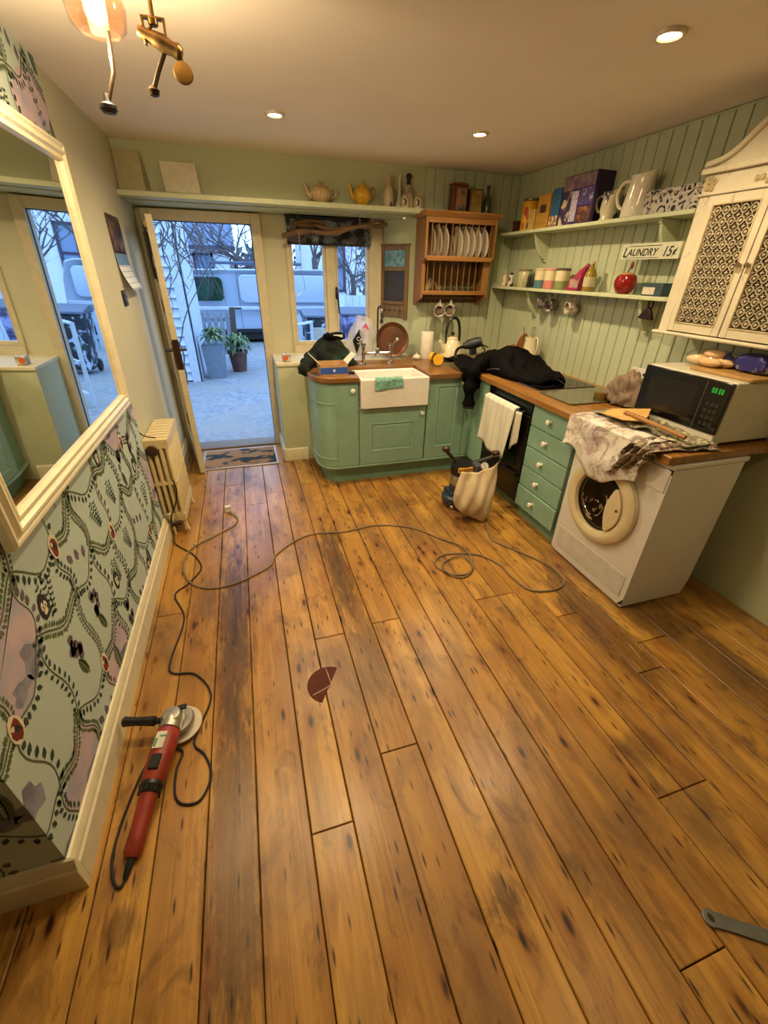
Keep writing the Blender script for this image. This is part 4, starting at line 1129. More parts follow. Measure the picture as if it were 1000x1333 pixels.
q = B(); q.lathe([(0, 0), (.008, 0), (.008, .004), (0, .005)], m=align((WX-.046, cD.y-.145, cD.z+.02), (-1, 0, 0)), n=12); obj('catch', q, mat('#8a3b22', .4), wd)

# ------------------------------------------------------------------ hob and glass board
hb = thing('hob', 'black glass hob sunk in the worktop beside the black coat', 'hob', (2.1, 2.78, .9))
M_hob = mat('#0d0d0e', .08, var=0, name='black_hob_glass')
q = B(); q.box(1.885, 2.37, 2.485, 3.06, .9005, .9065); obj('hob_glass', q, M_hob, hb, bevel=.002)
for (x, y, r) in ((2.02, 2.63, .085), (2.24, 2.64, .07), (2.02, 2.90, .07), (2.24, 2.91, .095)):
    q = B(); q.lathe([(r-.002, .9066), (r-.002, .9071), (r, .9071), (r, .9066)], (x, y, 0), 40); obj('ring_mark', q, mat('#4a4a4c', .4), hb)
q = B(); q.box(1.885, 1.895, 2.485, 3.06, .9005, .9075); obj('hob_trim', q, M_steel, hb)
gb = thing('glass_chopping_board', 'flat grey-green glass chopping board on the worktop in front of the hob', 'chopping board', (2.12, 2.28, .9))
q = B(); q.prism(rrect(1.865, 2.36, 2.115, 2.445, .022), 2, .903, .910); obj('glass_slab', q, two_tone('speckled_glass', '#59594a', '#6d6b58', 40, .3, .7, .12), gb, bevel=.001)
q = B()
for (x, y) in ((1.89, 2.14), (2.335, 2.14), (1.89, 2.42), (2.335, 2.42)): q.lathe([(0, .9002), (.008, .9002), (.008, .9031), (0, .9031)], (x, y, 0), 10)
obj('rubber_feet', q, M_black, gb)
tag(obj('round_tin', B().lathe([(0, 0), (.038, 0), (.04, .003), (.04, .03), (.041, .032), (.041, .048), (.038, .05), (0, .05)], (2.12, 2.16, .9102), 24), mat('#8d7a48', .35, .6, name='brassy_tin')), 'small shallow brassy tin standing on the glass chopping board', 'tin')

# ------------------------------------------------------------------ microwave with its load
mv = thing('microwave', 'white microwave with black door and green display on the worktop end', 'microwave', (2.24, 1.575, .9))
AX, AX1, AY0, AY1, AZ0, AZ1 = 2.055, 2.435, 1.338, 1.812, .915, 1.198
q = B(); q.box(AX, AX1, AY0, AY1, AZ0, AZ1); obj('casing', q, mat('#cfc9b6', .35, var=.03, name='cream_microwave_case'), mv, bevel=.006)
q = B(); q.box(AX-.022, AX-.001, AY0+.004, AY1, AZ0+.045, AZ1-.004); obj('front_panel', q, mat('#100f0e', .12, var=0, name='black_microwave_glass'), mv, bevel=.003)
q = B(); q.box(AX-.018, AX-.001, AY0+.002, AY1, AZ0+.002, AZ0+.043); obj('lower_trim', q, mat('#d2cdc0', .3), mv, bevel=.004)
q = B(); q.box(AX-.0225, AX-.0222, AY0+.155, AY1-.05, AZ0+.085, AZ1-.045); obj('door_window', q, mat('#211d18', .2, var=.2), mv)
q = B(); q.box(AX-.0235, AX-.0225, AY0+.118, AY0+.121, AZ0+.05, AZ1-.01); obj('door_gap', q, mat('#57524a', .4), mv)
q = B(); q.box(AX-.0228, AX-.0222, AY0+.03, AY0+.095, AZ1-.062, AZ1-.03); obj('display_window', q, mat('#0a140a', .15), mv)
q = B()
for k in range(4):   # lit seven-segment digits
    y1 = AY0+.086-.014*k-(.004 if k > 1 else 0); z0 = AZ1-.057; h = .022; w = .008; t_ = .0018
    segs = [(y1-w, y1, z0, z0+t_), (y1-w, y1, z0+h-t_, z0+h), (y1-w, y1-w+t_, z0, z0+h), (y1-t_, y1, z0, z0+h)] + ([(y1-w, y1, z0+h/2-t_/2, z0+h/2+t_/2)] if k in (1, 3) else [])
    for (a, c, e, f) in segs: q.box(AX-.0236, AX-.0229, a, c, e, f)
obj('display_digits', q, emit('#2fc040', 1.0, 'green_display'), mv)
q = B()
for i in range(4):
    for j in range(3): q.box(AX-.0232, AX-.0222, AY0+.030+.024*j, AY0+.046+.024*j, AZ0+.075+.03*i, AZ0+.093+.03*i)
obj('keypad', q, mat('#2a2723', .4), mv)
q = B()
for x in (AX+.03, AX1-.04):
    for y in (AY0+.03, AY1-.03): q.lathe([(0, .9003), (.012, .9003), (.012, .916), (0, .916)], (x, y, 0), 10)
obj('feet', q, M_black, mv)
bb_ = tag(obj('bread_board', B().prism(rrect(2.12, 2.40, 1.325, 1.65, .02), 2, 1.1985, 1.214), mat('#b48a4c', .5, var=.12, name='pale_board_wood'), bevel=.003), 'pale wooden bread board lying on top of the microwave', 'bread board')
br = thing('bag_of_rolls', 'clear bag of pale finger rolls on the microwave, left of the blue loaf', 'bread', (2.25, 1.64, 1.214))
M_bread = two_tone('baked_crust', '#d3ab78', '#e9d0a6', 12, .35, .65, .7)
for i, (x, y, a) in enumerate(((2.19, 1.60, .1), (2.25, 1.575, -.05), (2.31, 1.60, .1), (2.22, 1.69, .3), (2.29, 1.70, .1), (2.25, 1.63, .2))):
    q = B(); q.ball((0, 0, 0), (.030, .055, .021), 14, 8); q.xf(Matrix.Translation((x, y, 1.236+(.030 if i == 5 else 0))) @ Matrix.Rotation(a, 4, 'Z')); obj('bread_roll', q, M_bread, br)
q = B(); q.ball((2.25, 1.635, 1.248), (.105, .128, .044), 28, 14, lambda d: 1+.05*noise.noise(d*4)); q.tube([(2.25, 1.765, 1.24), (2.25, 1.79, 1.236)], [.012, .02], 8); obj('clear_bag', q, glass_mat('clear_film', '#ffffff', 1.2, rough=.1), br)
lf_ = thing('wrapped_loaf', 'loaf in a dark blue wrapper on the microwave top', 'bread', (2.26, 1.43, 1.214))
def loafshape(d): return 1+.04*noise.noise(d*3.5)+.02*noise.noise(d*9)
q = B(); q.ball((2.26, 1.435, 1.258), (.058, .085, .046), 24, 14, lambda d: (1/max(abs(d.x), abs(d.y)*.9, abs(d.z)*1.0, .72))*.80*loafshape(d)); obj('wrapper', q, two_tone('blue_bread_wrapper', '#2c2a70', '#5450a0', 14, .5, .62, .3, c='#cfcbd8'), lf_)
q = B(); q.lathe([(.03, 0), (.012, .022), (.010, .03), (.026, .055), (.03, .06)], m=align((2.26, 1.515, 1.255), (0, 1, 0)), n=14); obj('twisted_end', q, mat('#3a3474', .3), lf_)
q = B(); q.tube(smooth_path([(2.40, 1.33, .99), (2.37, 1.285, 1.0), (2.33, 1.26, .965), (2.34, 1.27, .925), (2.40, 1.30, .906)]), .005, 8)
tag(obj('black_flex', q, M_black), 'black mains flex looping at the right side of the microwave', 'cable')
# ------------------------------------------------------------------ textiles
M_towel = NT('white_striped_towel'); v = M_towel.obco()
s_ = M_towel.node('ShaderNodeSeparateXYZ'); M_towel.link(v, s_.inputs[0])
st_ = M_towel.math('GREATER_THAN', M_towel.math('FRACT', M_towel.math('MULTIPLY', s_.outputs[1], 14.0)), .86)
M_towel.base(M_towel.mix(M_towel.math('MULTIPLY', st_, .45), lin('#dcd8c8'), lin('#a9a895'))); M_towel.set(.95); M_towel.bump(M_towel.noise(v, 160, 2), .5, .004); M_towel = M_towel.m
tw = thing('tea_towel', 'white striped tea towel hanging over the black oven rail', 'towel', (1.72, 2.7, .4))
def towel_front(u, v):  # u along y from near to far, v down
    y = 2.475+.42*u+.03*v*(1-u)*1.5; drop = .40-.05*u+.02*math.sin(u*5)
    return V(1.727-.012*math.sin(u*11+v*2)*v-.012*v, y+.03*v*(u-.5)-.0*v, .785-drop*v*(1-.06*math.cos(u*3)))
q = sheet(towel_front, 26, 18); obj('front_fall', q, M_towel, tw, solid=.004)
q = sheet(lambda u, v: V(1.727+.022*math.sin(PI*v/1)+.024*v, 2.475+.42*u, .785+.010*math.sin(PI*v)), 20, 6); obj('fold_over', q, M_towel, tw, solid=.004)
q = sheet(lambda u, v: V(1.735+.010*math.sin(u*9)+.012*v, 2.405+.09*u+.012*v, .775-(.30-.09*(1-u))*v), 8, 12); obj('side_fall', q, M_towel, tw, solid=.004)

def floral(name, base, cols, sc, lo=.5, hi=.56):
    n = NT(name); v = n.obco(); c = n.mix(n.ramp(n.noise(v, 5, 3), .35, .65), lin(base), tuple(x*.82 for x in lin(base)[:3])+(1,))
    for i, k in enumerate(cols):
        m = n.ramp(n.noise(n.scale(v, (1, 1, 1), (i*3.7, i*1.9, i*5.1)), sc*(1+.25*i), 5, .62, 1.2), lo+.02*i, hi+.02*i)
        c = n.mix(n.math('MULTIPLY', m, .85), c, lin(k))
    n.base(c); n.set(.9); n.bump(n.noise(v, 140, 2), .25, .003); return n.m
M_flor = floral('faded_floral_cloth', '#ded8ce', ['#9a7c80', '#7f706c', '#a98f7c'], 8, .50, .62)
M_flord = floral('dark_floral_cloth', '#8d7b68', ['#2d2a24', '#cfc4ae', '#7b4a48', '#5d6b46'], 22)
fc = thing('floral_cloth', 'crumpled pale floral cloth draped from the worktop over the washing machine front', 'cloth', (1.9, 1.62, .8))
def drape(u, v):
    # u: far (y 1.945) to near (y 1.40); v: from worktop (0) over the edge (~.42) to the hem (1)
    y = 1.945-.53*u
    hem = .700+.055*math.sin(u*7+.6)-.02*u
    n1 = noise.noise(Vector((u*3.2, v*3.0, 1.3))); n2 = noise.noise(Vector((u*8, v*7, 4.1)))
    if v < .45:
        t = v/.45; x = 2.02-.10*u*(1-t)-(2.02-.10*u*(1-t)-1.742)*t; z = .908+.016*max(0, n1+.35)+.012*abs(n2)
        if t > .85: z -= .006*(t-.85)/.15
    else:
        t = (v-.45)/.55; x = 1.738-.012*t-.022*abs(n1)*min(1, t*3)-.010*abs(n2)*t; z = .905-(.905-hem)*t
    return V(x, y+.025*n2*v+.03*t*math.sin(u*4)*(1 if v >= .45 else 0), z)
q = sheet(drape, 44, 40); obj('cloth_fall', q, M_flor, fc, solid=.004)
def bunch(u, v):
    y = 1.47-.13*u; n1 = noise.noise(Vector((u*7, v*7, 8.3)))
    if v < .5: t = v/.5; return V(2.0-.27*t+.05*(1-t)*u, y-.02*n1-.06*(1-t)*u, .914+.016*abs(n1)+.008*math.sin(u*12))
    t = (v-.5)/.5; return V(1.735-.045*abs(math.sin(u*10+v*3))-.012*n1, y+.11*t*(1-u)+.012*n1, .908-(.21-.17*u)*t)
q = sheet(bunch, 26, 30); obj('dark_bunched_edge', q, M_flord, fc, solid=.004)
fd = tag(obj('dark_floral_fabric', sheet(lambda u, v: V(1.86+.20*v+.03*noise.noise(Vector((u*5, v*5, 2))), 1.92-.60*u, .921+.030*max(0, noise.noise(Vector((u*7, v*6, 6.2)))+.4)*math.sin(PI*min(1, max(0, u)))+.004), 36, 18), floral('green_floral_fabric', '#8d866c', ['#3b3a2c', '#c8bf9e', '#6f7a52', '#4a3a38'], 16), solid=.004), 'dark crumpled floral fabric along the worktop in front of the microwave', 'fabric')
q = B(); q.mesh([(1.800, 1.790, .952), (1.905, 1.835, .957), (2.03, 1.70, .985), (1.90, 1.60, .957), (1.815, 1.66, .953)], [(0, 1, 2, 3, 4)])
ev = tag(obj('paper_envelope', q, mat('#cfa560', .7, var=.08, name='manila_paper'), smooth=False, solid=.003), 'manila yellow paper folder lying on the floral cloth', 'paper')
q = B(); q.tube([(1.88, 1.72, .972), (1.885, 1.50, .964), (1.89, 1.36, .955)], .011, 12)
for i in range(7): q.lathe([(.0115, -.003), (.0135, 0), (.0115, .003)], m=align((1.88+.001*i, 1.70-.022*i, .9715-.0006*i), (0, 1, 0)), n=12)
tag(obj('wooden_recorder', q, wood_mat('recorder_wood', '#8a5a2a', '#b98a4c', 1, 2)), 'slim wooden pipe with rings lying across the fabric by the microwave', 'pipe')

def heap(name, c, rx, ry, rz, m, seed, folds=.16, par=None, taper=0.0, nu=80, nv=40):
    def fn(d):
        p = Vector((d.x*1.5+d.z*1.2, d.y*2.4-d.z*.8, d.z*1.4))+Vector((seed, seed*1.7, 0)); r = abs(noise.noise(p)); s = abs(noise.noise(Vector((p.x*3.2, p.y*1.6, p.z*2.0)))); t = noise.noise(d*1.3+Vector((0, seed, 3)))
        return 1+.18*t-folds*(1-r*1.8)*.6-folds*.5*(1-s*2)*.5
    q = B(); q.ball((0, 0, 0), (rx, ry, rz), nu, nv, fn)
    for vv in q.bm.verts:
        if vv.co.z < 0: vv.co.z *= .0
        k = 1+taper*(.55-vv.co.z/rz); vv.co.x *= k; vv.co.y *= 1+(k-1)*.5
    q.xf(Matrix.Translation(c))
    return obj(name, q, m, par, sharp=180)
M_taupe = mat('#857260', .92, var=.15, sc=8, bump=.4, bsc=120, name='taupe_knit')
h1 = heap('crumpled_jumper', (2.25, 2.065, .9115), .155, .185, .20, M_taupe, 3.3, .42); tag(h1, 'crumpled taupe jumper heaped on the worktop left of the microwave', 'jumper')
M_coat = mat('#050506', .8, var=.2, sc=10, bump=.4, bsc=90, name='black_coat_cloth', Specular_IOR_Level=.12)
ct = thing('black_coat', 'black coat thrown over the worktop corner and hob, one sleeve hanging down', 'coat', (2.0, 3.1, .9))
def coat_fn(u, v):
    # u from the corner (y 3.46) to the hob end (y 2.58); v across from front to back
    y = 3.46-.88*u; e = math.sin(PI*min(1, max(0, u*.97+.015)))**.4
    x0 = 1.80+.07*u+.07*(2*u-1)**6; x1 = 2.17+.10*math.sin(u*2.6)
    a = PI*v; p = Vector((u*4.2, v*2.6, 7.7)); n1 = noise.noise(p); n2 = abs(noise.noise(Vector((u*7+v*3, v*4-u*2, 1.1)))); n3 = abs(noise.noise(Vector((u*13, v*6+u*4, 3.1))))
    x = (x0+x1)/2-(x1-x0)/2*math.cos(a)*(.6+.4*e)
    hgt = (.165+.045*math.sin(u*5.2+.6)+.022*math.cos(u*13))*e
    return V(x, y+.03*n1*math.sin(a), max(.909, .909+hgt*math.sin(a)**.55*(1+.30*n1)-(.055*n2+.03*n3)*math.sin(a)))
q = sheet(coat_fn, 90, 40); obj('coat_body', q, M_coat, ct, solid=.003, sharp=180)
def flap(u, v):
    # cloth lying over the inner corner of the worktop, front edge rolling over the oak
    x = 1.62+.34*u; n1 = noise.noise(Vector((u*5, v*5, 2.2)))
    if v < .6: t = v/.6; return V(x+.02*n1, 3.50-.37*t+.02*n1-.02*u*t, .905+.075*math.sin(PI*min(1, .25+t*.75))*(.55+.45*math.sin(PI*min(1, u+.15)))+.02*max(0, n1))
    t = (v-.6)/.4; return V(x+.02*n1, 3.122-.012*math.sin(PI*t)-.02*u, .945-.03*t-.145*t*(.45+.55*math.sin(PI*min(1, u*1.1))))
q = sheet(flap, 30, 30); obj('coat_flap', q, M_coat, ct, solid=.003, sharp=180)
q = B(); q.tube(smooth_path([(1.90, 3.16, 1.0), (1.80, 3.12, .985), (1.735, 3.095, .955), (1.695, 3.085, .88), (1.690, 3.085, .77), (1.692, 3.08, .655)]), [.062+.010*math.sin(i*.9)-.0006*i for i in range(31)], 16); obj('sleeve', q, M_coat, ct, sharp=180)
q = B(); q.tube([(1.692, 3.081, .662), (1.692, 3.079, .628)], .046, 16); obj('cuff', q, M_blackm, ct)
q = B(); q.tube(smooth_path([(1.80, 3.05, .935), (1.83, 2.98, .955), (1.86, 2.9, .953), (1.87, 2.83, .945)]), .004, 6); obj('zip', q, M_steel, ct)
# dark green jacket on the left worktop
M_jk = two_tone('bottle_green_fleece', '#0a100d', '#143020', 6, .45, .6, 1.0, bump=.3)
jk = thing('green_jacket', 'black and bottle-green jacket heaped on the rounded worktop and ledge', 'jacket', (.66, 3.66, .9))
heap('jacket_body', (.665, 3.68, .902), .205, .15, .25, M_jk, 1.9, .26, jk, .62)
q = B(); q.tube(smooth_path([(.50, 3.60, .97), (.45, 3.53, .95), (.425, 3.48, .93), (.395, 3.47, .87)]), [.045+.01*math.sin(i) for i in range(19)], 12); obj('jacket_sleeve', q, M_jk, jk, sharp=180)
q = B(); q.tube([(.70+.072*math.cos(a), 3.66+.05*math.sin(a), 1.128+.006*math.sin(a*2)) for a in [2*PI*i/18 for i in range(18)]], .022, 8, closed=True); obj('collar', q, M_coat, jk)
q = B(); q.obox((.72, 3.596, 1.135), (.075, 0, 0), (0, .003, .002), (0, -.004, .018)); obj('collar_label', q, mat('#dcdcd4', .6), jk)
# open cardboard box
cbx = thing('cardboard_box', 'small open cardboard box with a blue band in front of the green jacket', 'box', (.61, 3.33, .9))
M_card = mat('#b89468', .8, var=.1, name='brown_card')
bx0, bx1, by0, by1 = .505, .715, 3.235, 3.40
q = B(); t_ = .003
q.box(bx0, bx1, by0, by1, .9012, .904); q.box(bx0, bx1, by0, by0+t_, .904, .985); q.box(bx0, bx1, by1-t_, by1, .904, .985); q.box(bx0, bx0+t_, by0+t_, by1-t_, .904, .985); q.box(bx1-t_, bx1, by0+t_, by1-t_, .904, .985)
obj('box_tray', q, M_card, cbx)
q = B(); q.box(bx0+.001, bx1-.001, by0-.0012, by0-.0002, .915, .962); obj('blue_band', q, mat('#2f57b0', .5, name='blue_print'), cbx)
q = B(); q.lathe([(0, 0), (.011, 0), (.011, .0006), (0, .0006)], m=align((.61, by0-.0013, .94), (0, -1, 0)), n=16); obj('round_emblem', q, mat('#cdd6e4', .5), cbx)
for s, x in ((-1, bx0), (1, bx1)):
    q = B(); q.mesh([(x, by0+.004, .985), (x, by1-.004, .985), (x+s*.065, by1-.02, 1.050), (x+s*.065, by0+.02, 1.050)], [(0, 1, 2, 3)]); obj('box_flap', q, mat('#d8cfb8', .8), cbx, smooth=False, solid=.003)
q = B(); q.tube(smooth_path([(.735, 3.27, .906), (.755, 3.285, .908), (.77, 3.26, .906)]), .006, 6); q.box(.74, .78, 3.29, 3.31, .9008, .915)
tag(obj('pocket_knife', q, M_blackm), 'small dark folded tool beside the cardboard box near the sink edge', 'tool')
# tin mug candle on the ledge
cd = thing('candle_pot', 'small orange-printed candle pot on the white ledge beside the door', 'candle', (.315, 3.93, .896))
q = B(); q.box(.285, .355, 3.89, 3.96, .8965, .965); obj('pot', q, two_tone('printed_pot', '#8f8a80', '#c8c2b8', 30, .45, .6, .5), cd, bevel=.008)
q = B(); q.lathe([(0, 0), (.022, 0), (.022, .0012), (0, .0012)], m=align((.312, 3.8895, .93), (0, -1, 0)), n=16); q.xf(Matrix.Identity(4)); obj('orange_disc', q, mat('#c8602c', .5), cd)
# ------------------------------------------------------------------ around the window
SA = V(1.315, 4.38, 0); SB = V(1.56, 4.02, 0); SD = (SB-SA).normalized(); SN = V(-SD.y, SD.x, 0)   # splayed reveal
if SN.x > 0: SN = -SN
def sp(a, d, z): return SA+SD*a+SN*d+V(0, 0, z)
def spbox(q, a0, a1, d0, d1, z0, z1):
    q.obox(sp((a0+a1)/2, (d0+d1)/2, (z0+z1)/2), SD*(a1-a0), SN*(d1-d0), (0, 0, z1-z0))
cb = thing('chalkboard', 'wood-framed kitchen chalkboard with blue sign on the window reveal', 'chalkboard', sp(.18, .01, 1.2))
M_cbf = wood_mat('grey_brown_board_frame', '#5d4a30', '#84694a', 2, 1.5, .6)
q = B(); 
spbox(q, .012, .044, .002, .022, 1.20, 1.80); spbox(q, .285, .325, .002, .022, 1.20, 1.80); spbox(q, .044, .285, .002, .020, 1.765, 1.80); spbox(q, .044, .285, .002, .020, 1.60, 1.635); spbox(q, .044, .285, .002, .030, 1.325, 1.352)
spbox(q, .0, .335, .002, .028, 1.80, 1.812); spbox(q, .044, .285, .002, .018, 1.215, 1.325)
obj('board_frame', q, M_cbf, cb, bevel=.003)
q = B(); spbox(q, .044, .285, .002, .010, 1.352, 1.60); obj('slate', q, mat('#35333c', .7, var=.08, name='grey_slate'), cb)
q = B(); spbox(q, .044, .285, .002, .012, 1.635, 1.765); sg = obj('blue_sign', q, two_tone('worn_blue_sign', '#4f7f94', '#7fa3b0', 25, .4, .6, .6), cb)
q = B(); rr_ = random.Random(4)
for k, (z, n_, h) in enumerate(((1.725, 9, .028), (1.685, 7, .022), (1.655, 8, .012))):
    for i in range(n_):
        a = .062+i*.205/n_+(.02 if n_ < 9 else 0); w_ = .012
        if (i+k) % 4 == 3: continue
        spbox(q, a, a+.003, .012, .0128, z-h/2, z+h/2)
        if i % 2: spbox(q, a, a+w_, .012, .0128, z+h/2-.004, z+h/2)
        if i % 3: spbox(q, a, a+w_, .012, .0128, z-h/2, z-h/2+.004)
        if (i+k) % 3 == 0: spbox(q, a+w_-.003, a+w_, .012, .0128, z-h/2, z+h/2)
obj('sign_lettering', q, mat('#20404c', .6, name='dark_sign_paint'), sg)
q = B()
for i in range(4):
    a = .075+.06*i; q.tube([sp(a, .018, 1.275), sp(a, .04, 1.268), sp(a, .046, 1.285)], .004, 6)
obj('hooks', q, mat('#4a3520', .4, .6), cb)
# blind and driftwood
bl = thing('roller_blind', 'dark floral roller blind pulled down across the top of the window', 'blind', (.86, 4.33, 1.98))
q = B(); q.grid(lambda u, v: V(.452+.735*u, 4.335-.008*math.sin(v*5)-.004*math.sin(u*9), 1.790+.19*v), 14, 8)
obj('blind_cloth', q, two_tone('dark_floral_blind', '#202329', '#78828e', 11, .47, .6, .8, c='#5f5258'), bl, solid=.003)
q = B(); q.tube([(.45, 4.335, 1.985), (1.19, 4.335, 1.985)], .016, 10); obj('blind_roller', q, M_blackm, bl)
q = B(); q.box(.452, 1.187, 4.327, 4.339, 1.782, 1.794); obj('bottom_bar', q, mat('#2a2030', .6), bl)
dwd = thing('driftwood_branch', 'twisted brown driftwood branch hung on wires in front of the blind', 'branch', (.85, 4.14, 1.87))
M_drift = wood_mat('driftwood', '#4a3321', '#80603c', 0, 1.5, .8, .4)
q = B(); pts = smooth_path([(.40, 4.22, 1.835), (.50, 4.20, 1.858), (.62, 4.17, 1.872), (.74, 4.15, 1.866), (.86, 4.13, 1.872), (.97, 4.12, 1.905), (1.08, 4.11, 1.925), (1.20, 4.10, 1.925), (1.275, 4.09, 1.945)])
q.tube(pts, [.012+.009*abs(math.sin(i*.21))+.004*math.sin(i*.9) for i in range(len(pts))], 10); obj('branch_stem', q, M_drift, dwd, sharp=180)
q = B(); pts = smooth_path([(.48, 4.21, 1.935), (.58, 4.18, 1.915), (.68, 4.16, 1.915), (.78, 4.15, 1.895), (.90, 4.13, 1.90), (.98, 4.12, 1.905)])
q.tube(pts, [.009+.01*abs(math.sin(i*.3)) for i in range(len(pts))], 8)
q.tube(smooth_path([(.50, 4.20, 1.90), (.56, 4.17, 1.935), (.66, 4.16, 1.945), (.75, 4.14, 1.925)]), .010, 7); q.tube(smooth_path([(1.10, 4.10, 1.925), (1.17, 4.07, 1.955), (1.245, 4.08, 1.955)]), .010, 7)
obj('side_branch', q, M_drift, dwd, sharp=180)
q = B()
for x, y, z in ((.54, 4.19, 1.92), (1.04, 4.115, 1.92)): q.tube([(x, y, 2.006), (x, y, z)], .0016, 5); q.tube([(x-.012, y, 2.004), (x, y, 1.995), (x+.012, y, 2.004)], .003, 5)
obj('hanging_wires', q, M_steel, dwd)
cr = thing('crystal_drop', 'strand of clear glass drops hanging at the right of the window', 'ornament', (1.10, 4.05, 2.008))
q = B(); q.tube([(1.10, 4.05, 2.007), (1.10, 4.05, 1.72)], .0012, 4); obj('wire', q, M_steel, cr)
M_crys = glass_mat('crystal', '#dfe6ea', 3.0)
for i, (z, r) in enumerate(((1.93, .008), (1.905, .010), (1.875, .009), (1.84, .022), (1.80, .026), (1.765, .012))):
    q = B(); q.ball((1.10, 4.05, z), (r, r, r*1.3), 8, 6); obj('glass_drop', q, M_crys, cr, smooth=False)
q = B(); q.tube(smooth_path([(.53, 4.16, 1.86), (.535, 4.155, 1.72), (.53, 4.15, 1.58), (.545, 4.15, 1.53), (.55, 4.15, 1.46), (.52, 4.15, 1.42), (.48, 4.15, 1.40)]), .0022, 5)
for i in range(5): q.ball((.533, 4.155, 1.82-.02*i), .006, 8, 5)
tag(obj('bead_string', q, M_steel), 'thin beaded string hanging from the branch across the left window pane', 'ornament')
# things on the sill behind the sink
tr_ = tag(obj('copper_tray', B().lathe([(0, .006), (.118, .006), (.132, .018), (.150, .020), (.152, .014), (.136, .010), (.122, 0), (0, 0)], m=align((1.283, 3.90, 1.052), (-.12, -1, .22)), n=44), two_tone('tarnished_copper', '#4f2f1c', '#734628', 5, .35, .7, .36, metal=.3)), 'round tarnished copper tray leaning behind the sink taps', 'tray')
_f = NT('white_carrier_film'); _f.base(lin('#d9dbe2')); _f.set(.35); _f.bsdf.inputs['Alpha'].default_value = .45; M_film = _f.m
wbg = thing('plastic_bag', 'white translucent carrier bag standing on the sill behind the left tap', 'bag', (.99, 3.93, .897))
def bagfn(u, v):
    a = 2*PI*u; h = v*.335; r = .135*(1-.45*v**2)*(1-.12*math.cos(a*3+v*3)); n1 = noise.noise(Vector((math.cos(a)*2, math.sin(a)*2, v*4)))
    return V(.99+.03*v+r*math.cos(a)*(1+.2*n1), 3.935+.55*r*math.sin(a)*(1+.2*n1), .8985+h+.03*v*math.cos(a+2.4))
q = B(); q.grid(bagfn, 30, 14, True); obj('bag_film', q, M_film, wbg, sharp=180)
q = B(); q.ball((1.01, 3.93, .99), (.06, .04, .085), 16, 10, lambda d: 1+.1*noise.noise(d*3)); obj('white_wrap', q, mat('#d9d6cd', .6), wbg)
q = B(); q.prism([(.905, 1.06), (.965, 1.15), (1.0, 1.12), (.975, .98), (.945, .93)], 1, 3.868, 3.884); pk = obj('black_packet', q, M_black, wbg, bevel=.003)
q = B()
a_ = [(.957+.014*math.cos(t), 3.8665, 1.060+.014+.014*math.sin(t)) for t in [math.radians(d_) for d_ in range(30, 271, 30)]] + [(.957+.014*math.cos(t), 3.8665, 1.060-.014+.014*math.sin(t)) for t in [math.radians(d_) for d_ in range(60, -151, -30)]]
q.tube(a_, .0025, 5); obj('letter_s', q, mat('#dedede', .5), pk)
q = B(); q.prism([(.985, 1.16), (1.03, 1.20), (1.055, 1.15), (1.01, 1.12)], 1, 3.875, 3.885); obj('pink_print', q, mat('#c05a78', .5), wbg)
pr_ = thing('paper_towel_roll', 'standing roll of white paper towel at the panelled wall, left of the kettle', 'paper roll', (1.585, 3.80, .9))
q = B(); q.lathe([(.018, 0), (.056, .0), (.058, .003), (.058, .225), (.056, .229), (.018, .229), (.018, 0)], (1.585, 3.80, .9005), 30); obj('paper', q, mat('#e4dfd2', .9, bump=.2, bsc=150, name='paper_towel'), pr_)
q = B(); q.lathe([(.0175, .002), (.0175, .227), (.015, .227), (.015, .002)], (1.585, 3.80, .9005), 20); obj('card_core', q, M_card, pr_)
q = B(); q.ball((1.475, 3.76, .922), (.034, .030, .024), 18, 10, lambda d: 1+.07*math.cos(6*math.atan2(d.y, d.x))); q.tube([(1.475, 3.76, .94), (1.478, 3.765, .962)], [.008, .004], 8)
tag(obj('garlic_bulb', q, mat('#e3dccb', .6, name='garlic_skin')), 'whole white garlic bulb on the worktop beside the paper towel roll', 'garlic')
# ear defenders
ed = thing('ear_defenders', 'yellow and black ear defenders lying on the worktop in front of the kettle', 'ear defenders', (1.575, 3.45, .9))
M_yel = mat('#d8a21c', .35, name='yellow_plastic')
for (c, d) in (((1.545, 3.42, .957), (-.75, -.65, .1)), ((1.535, 3.50, .957), (-.2, 1, 0))):
    q = B(); q.lathe([(0, .0), (.030, .0), (.042, .008), (.046, .022), (.044, .03), (.0, .03)], m=align(c, (-.55, -.8, .1) if d[1] < 0 else (-.55, .6, .1)), n=22); e_ = obj('ear_cup', q, M_yel, ed)
    q = B(); q.lathe([(0, -.018), (.034, -.018), (.043, -.008), (.042, 0), (0, 0)], m=align(c, (-.55, -.8, .1) if d[1] < 0 else (-.55, .6, .1)), n=20); obj('ear_cushion', q, M_blackm, e_)
q = B(); q.tube(smooth_path([(1.548, 3.405, .957), (1.62, 3.40, .945), (1.70, 3.42, .940), (1.725, 3.46, .940), (1.70, 3.50, .940), (1.62, 3.52, .945), (1.545, 3.51, .957)]), .010, 8); obj('headband', q, M_black, ed)
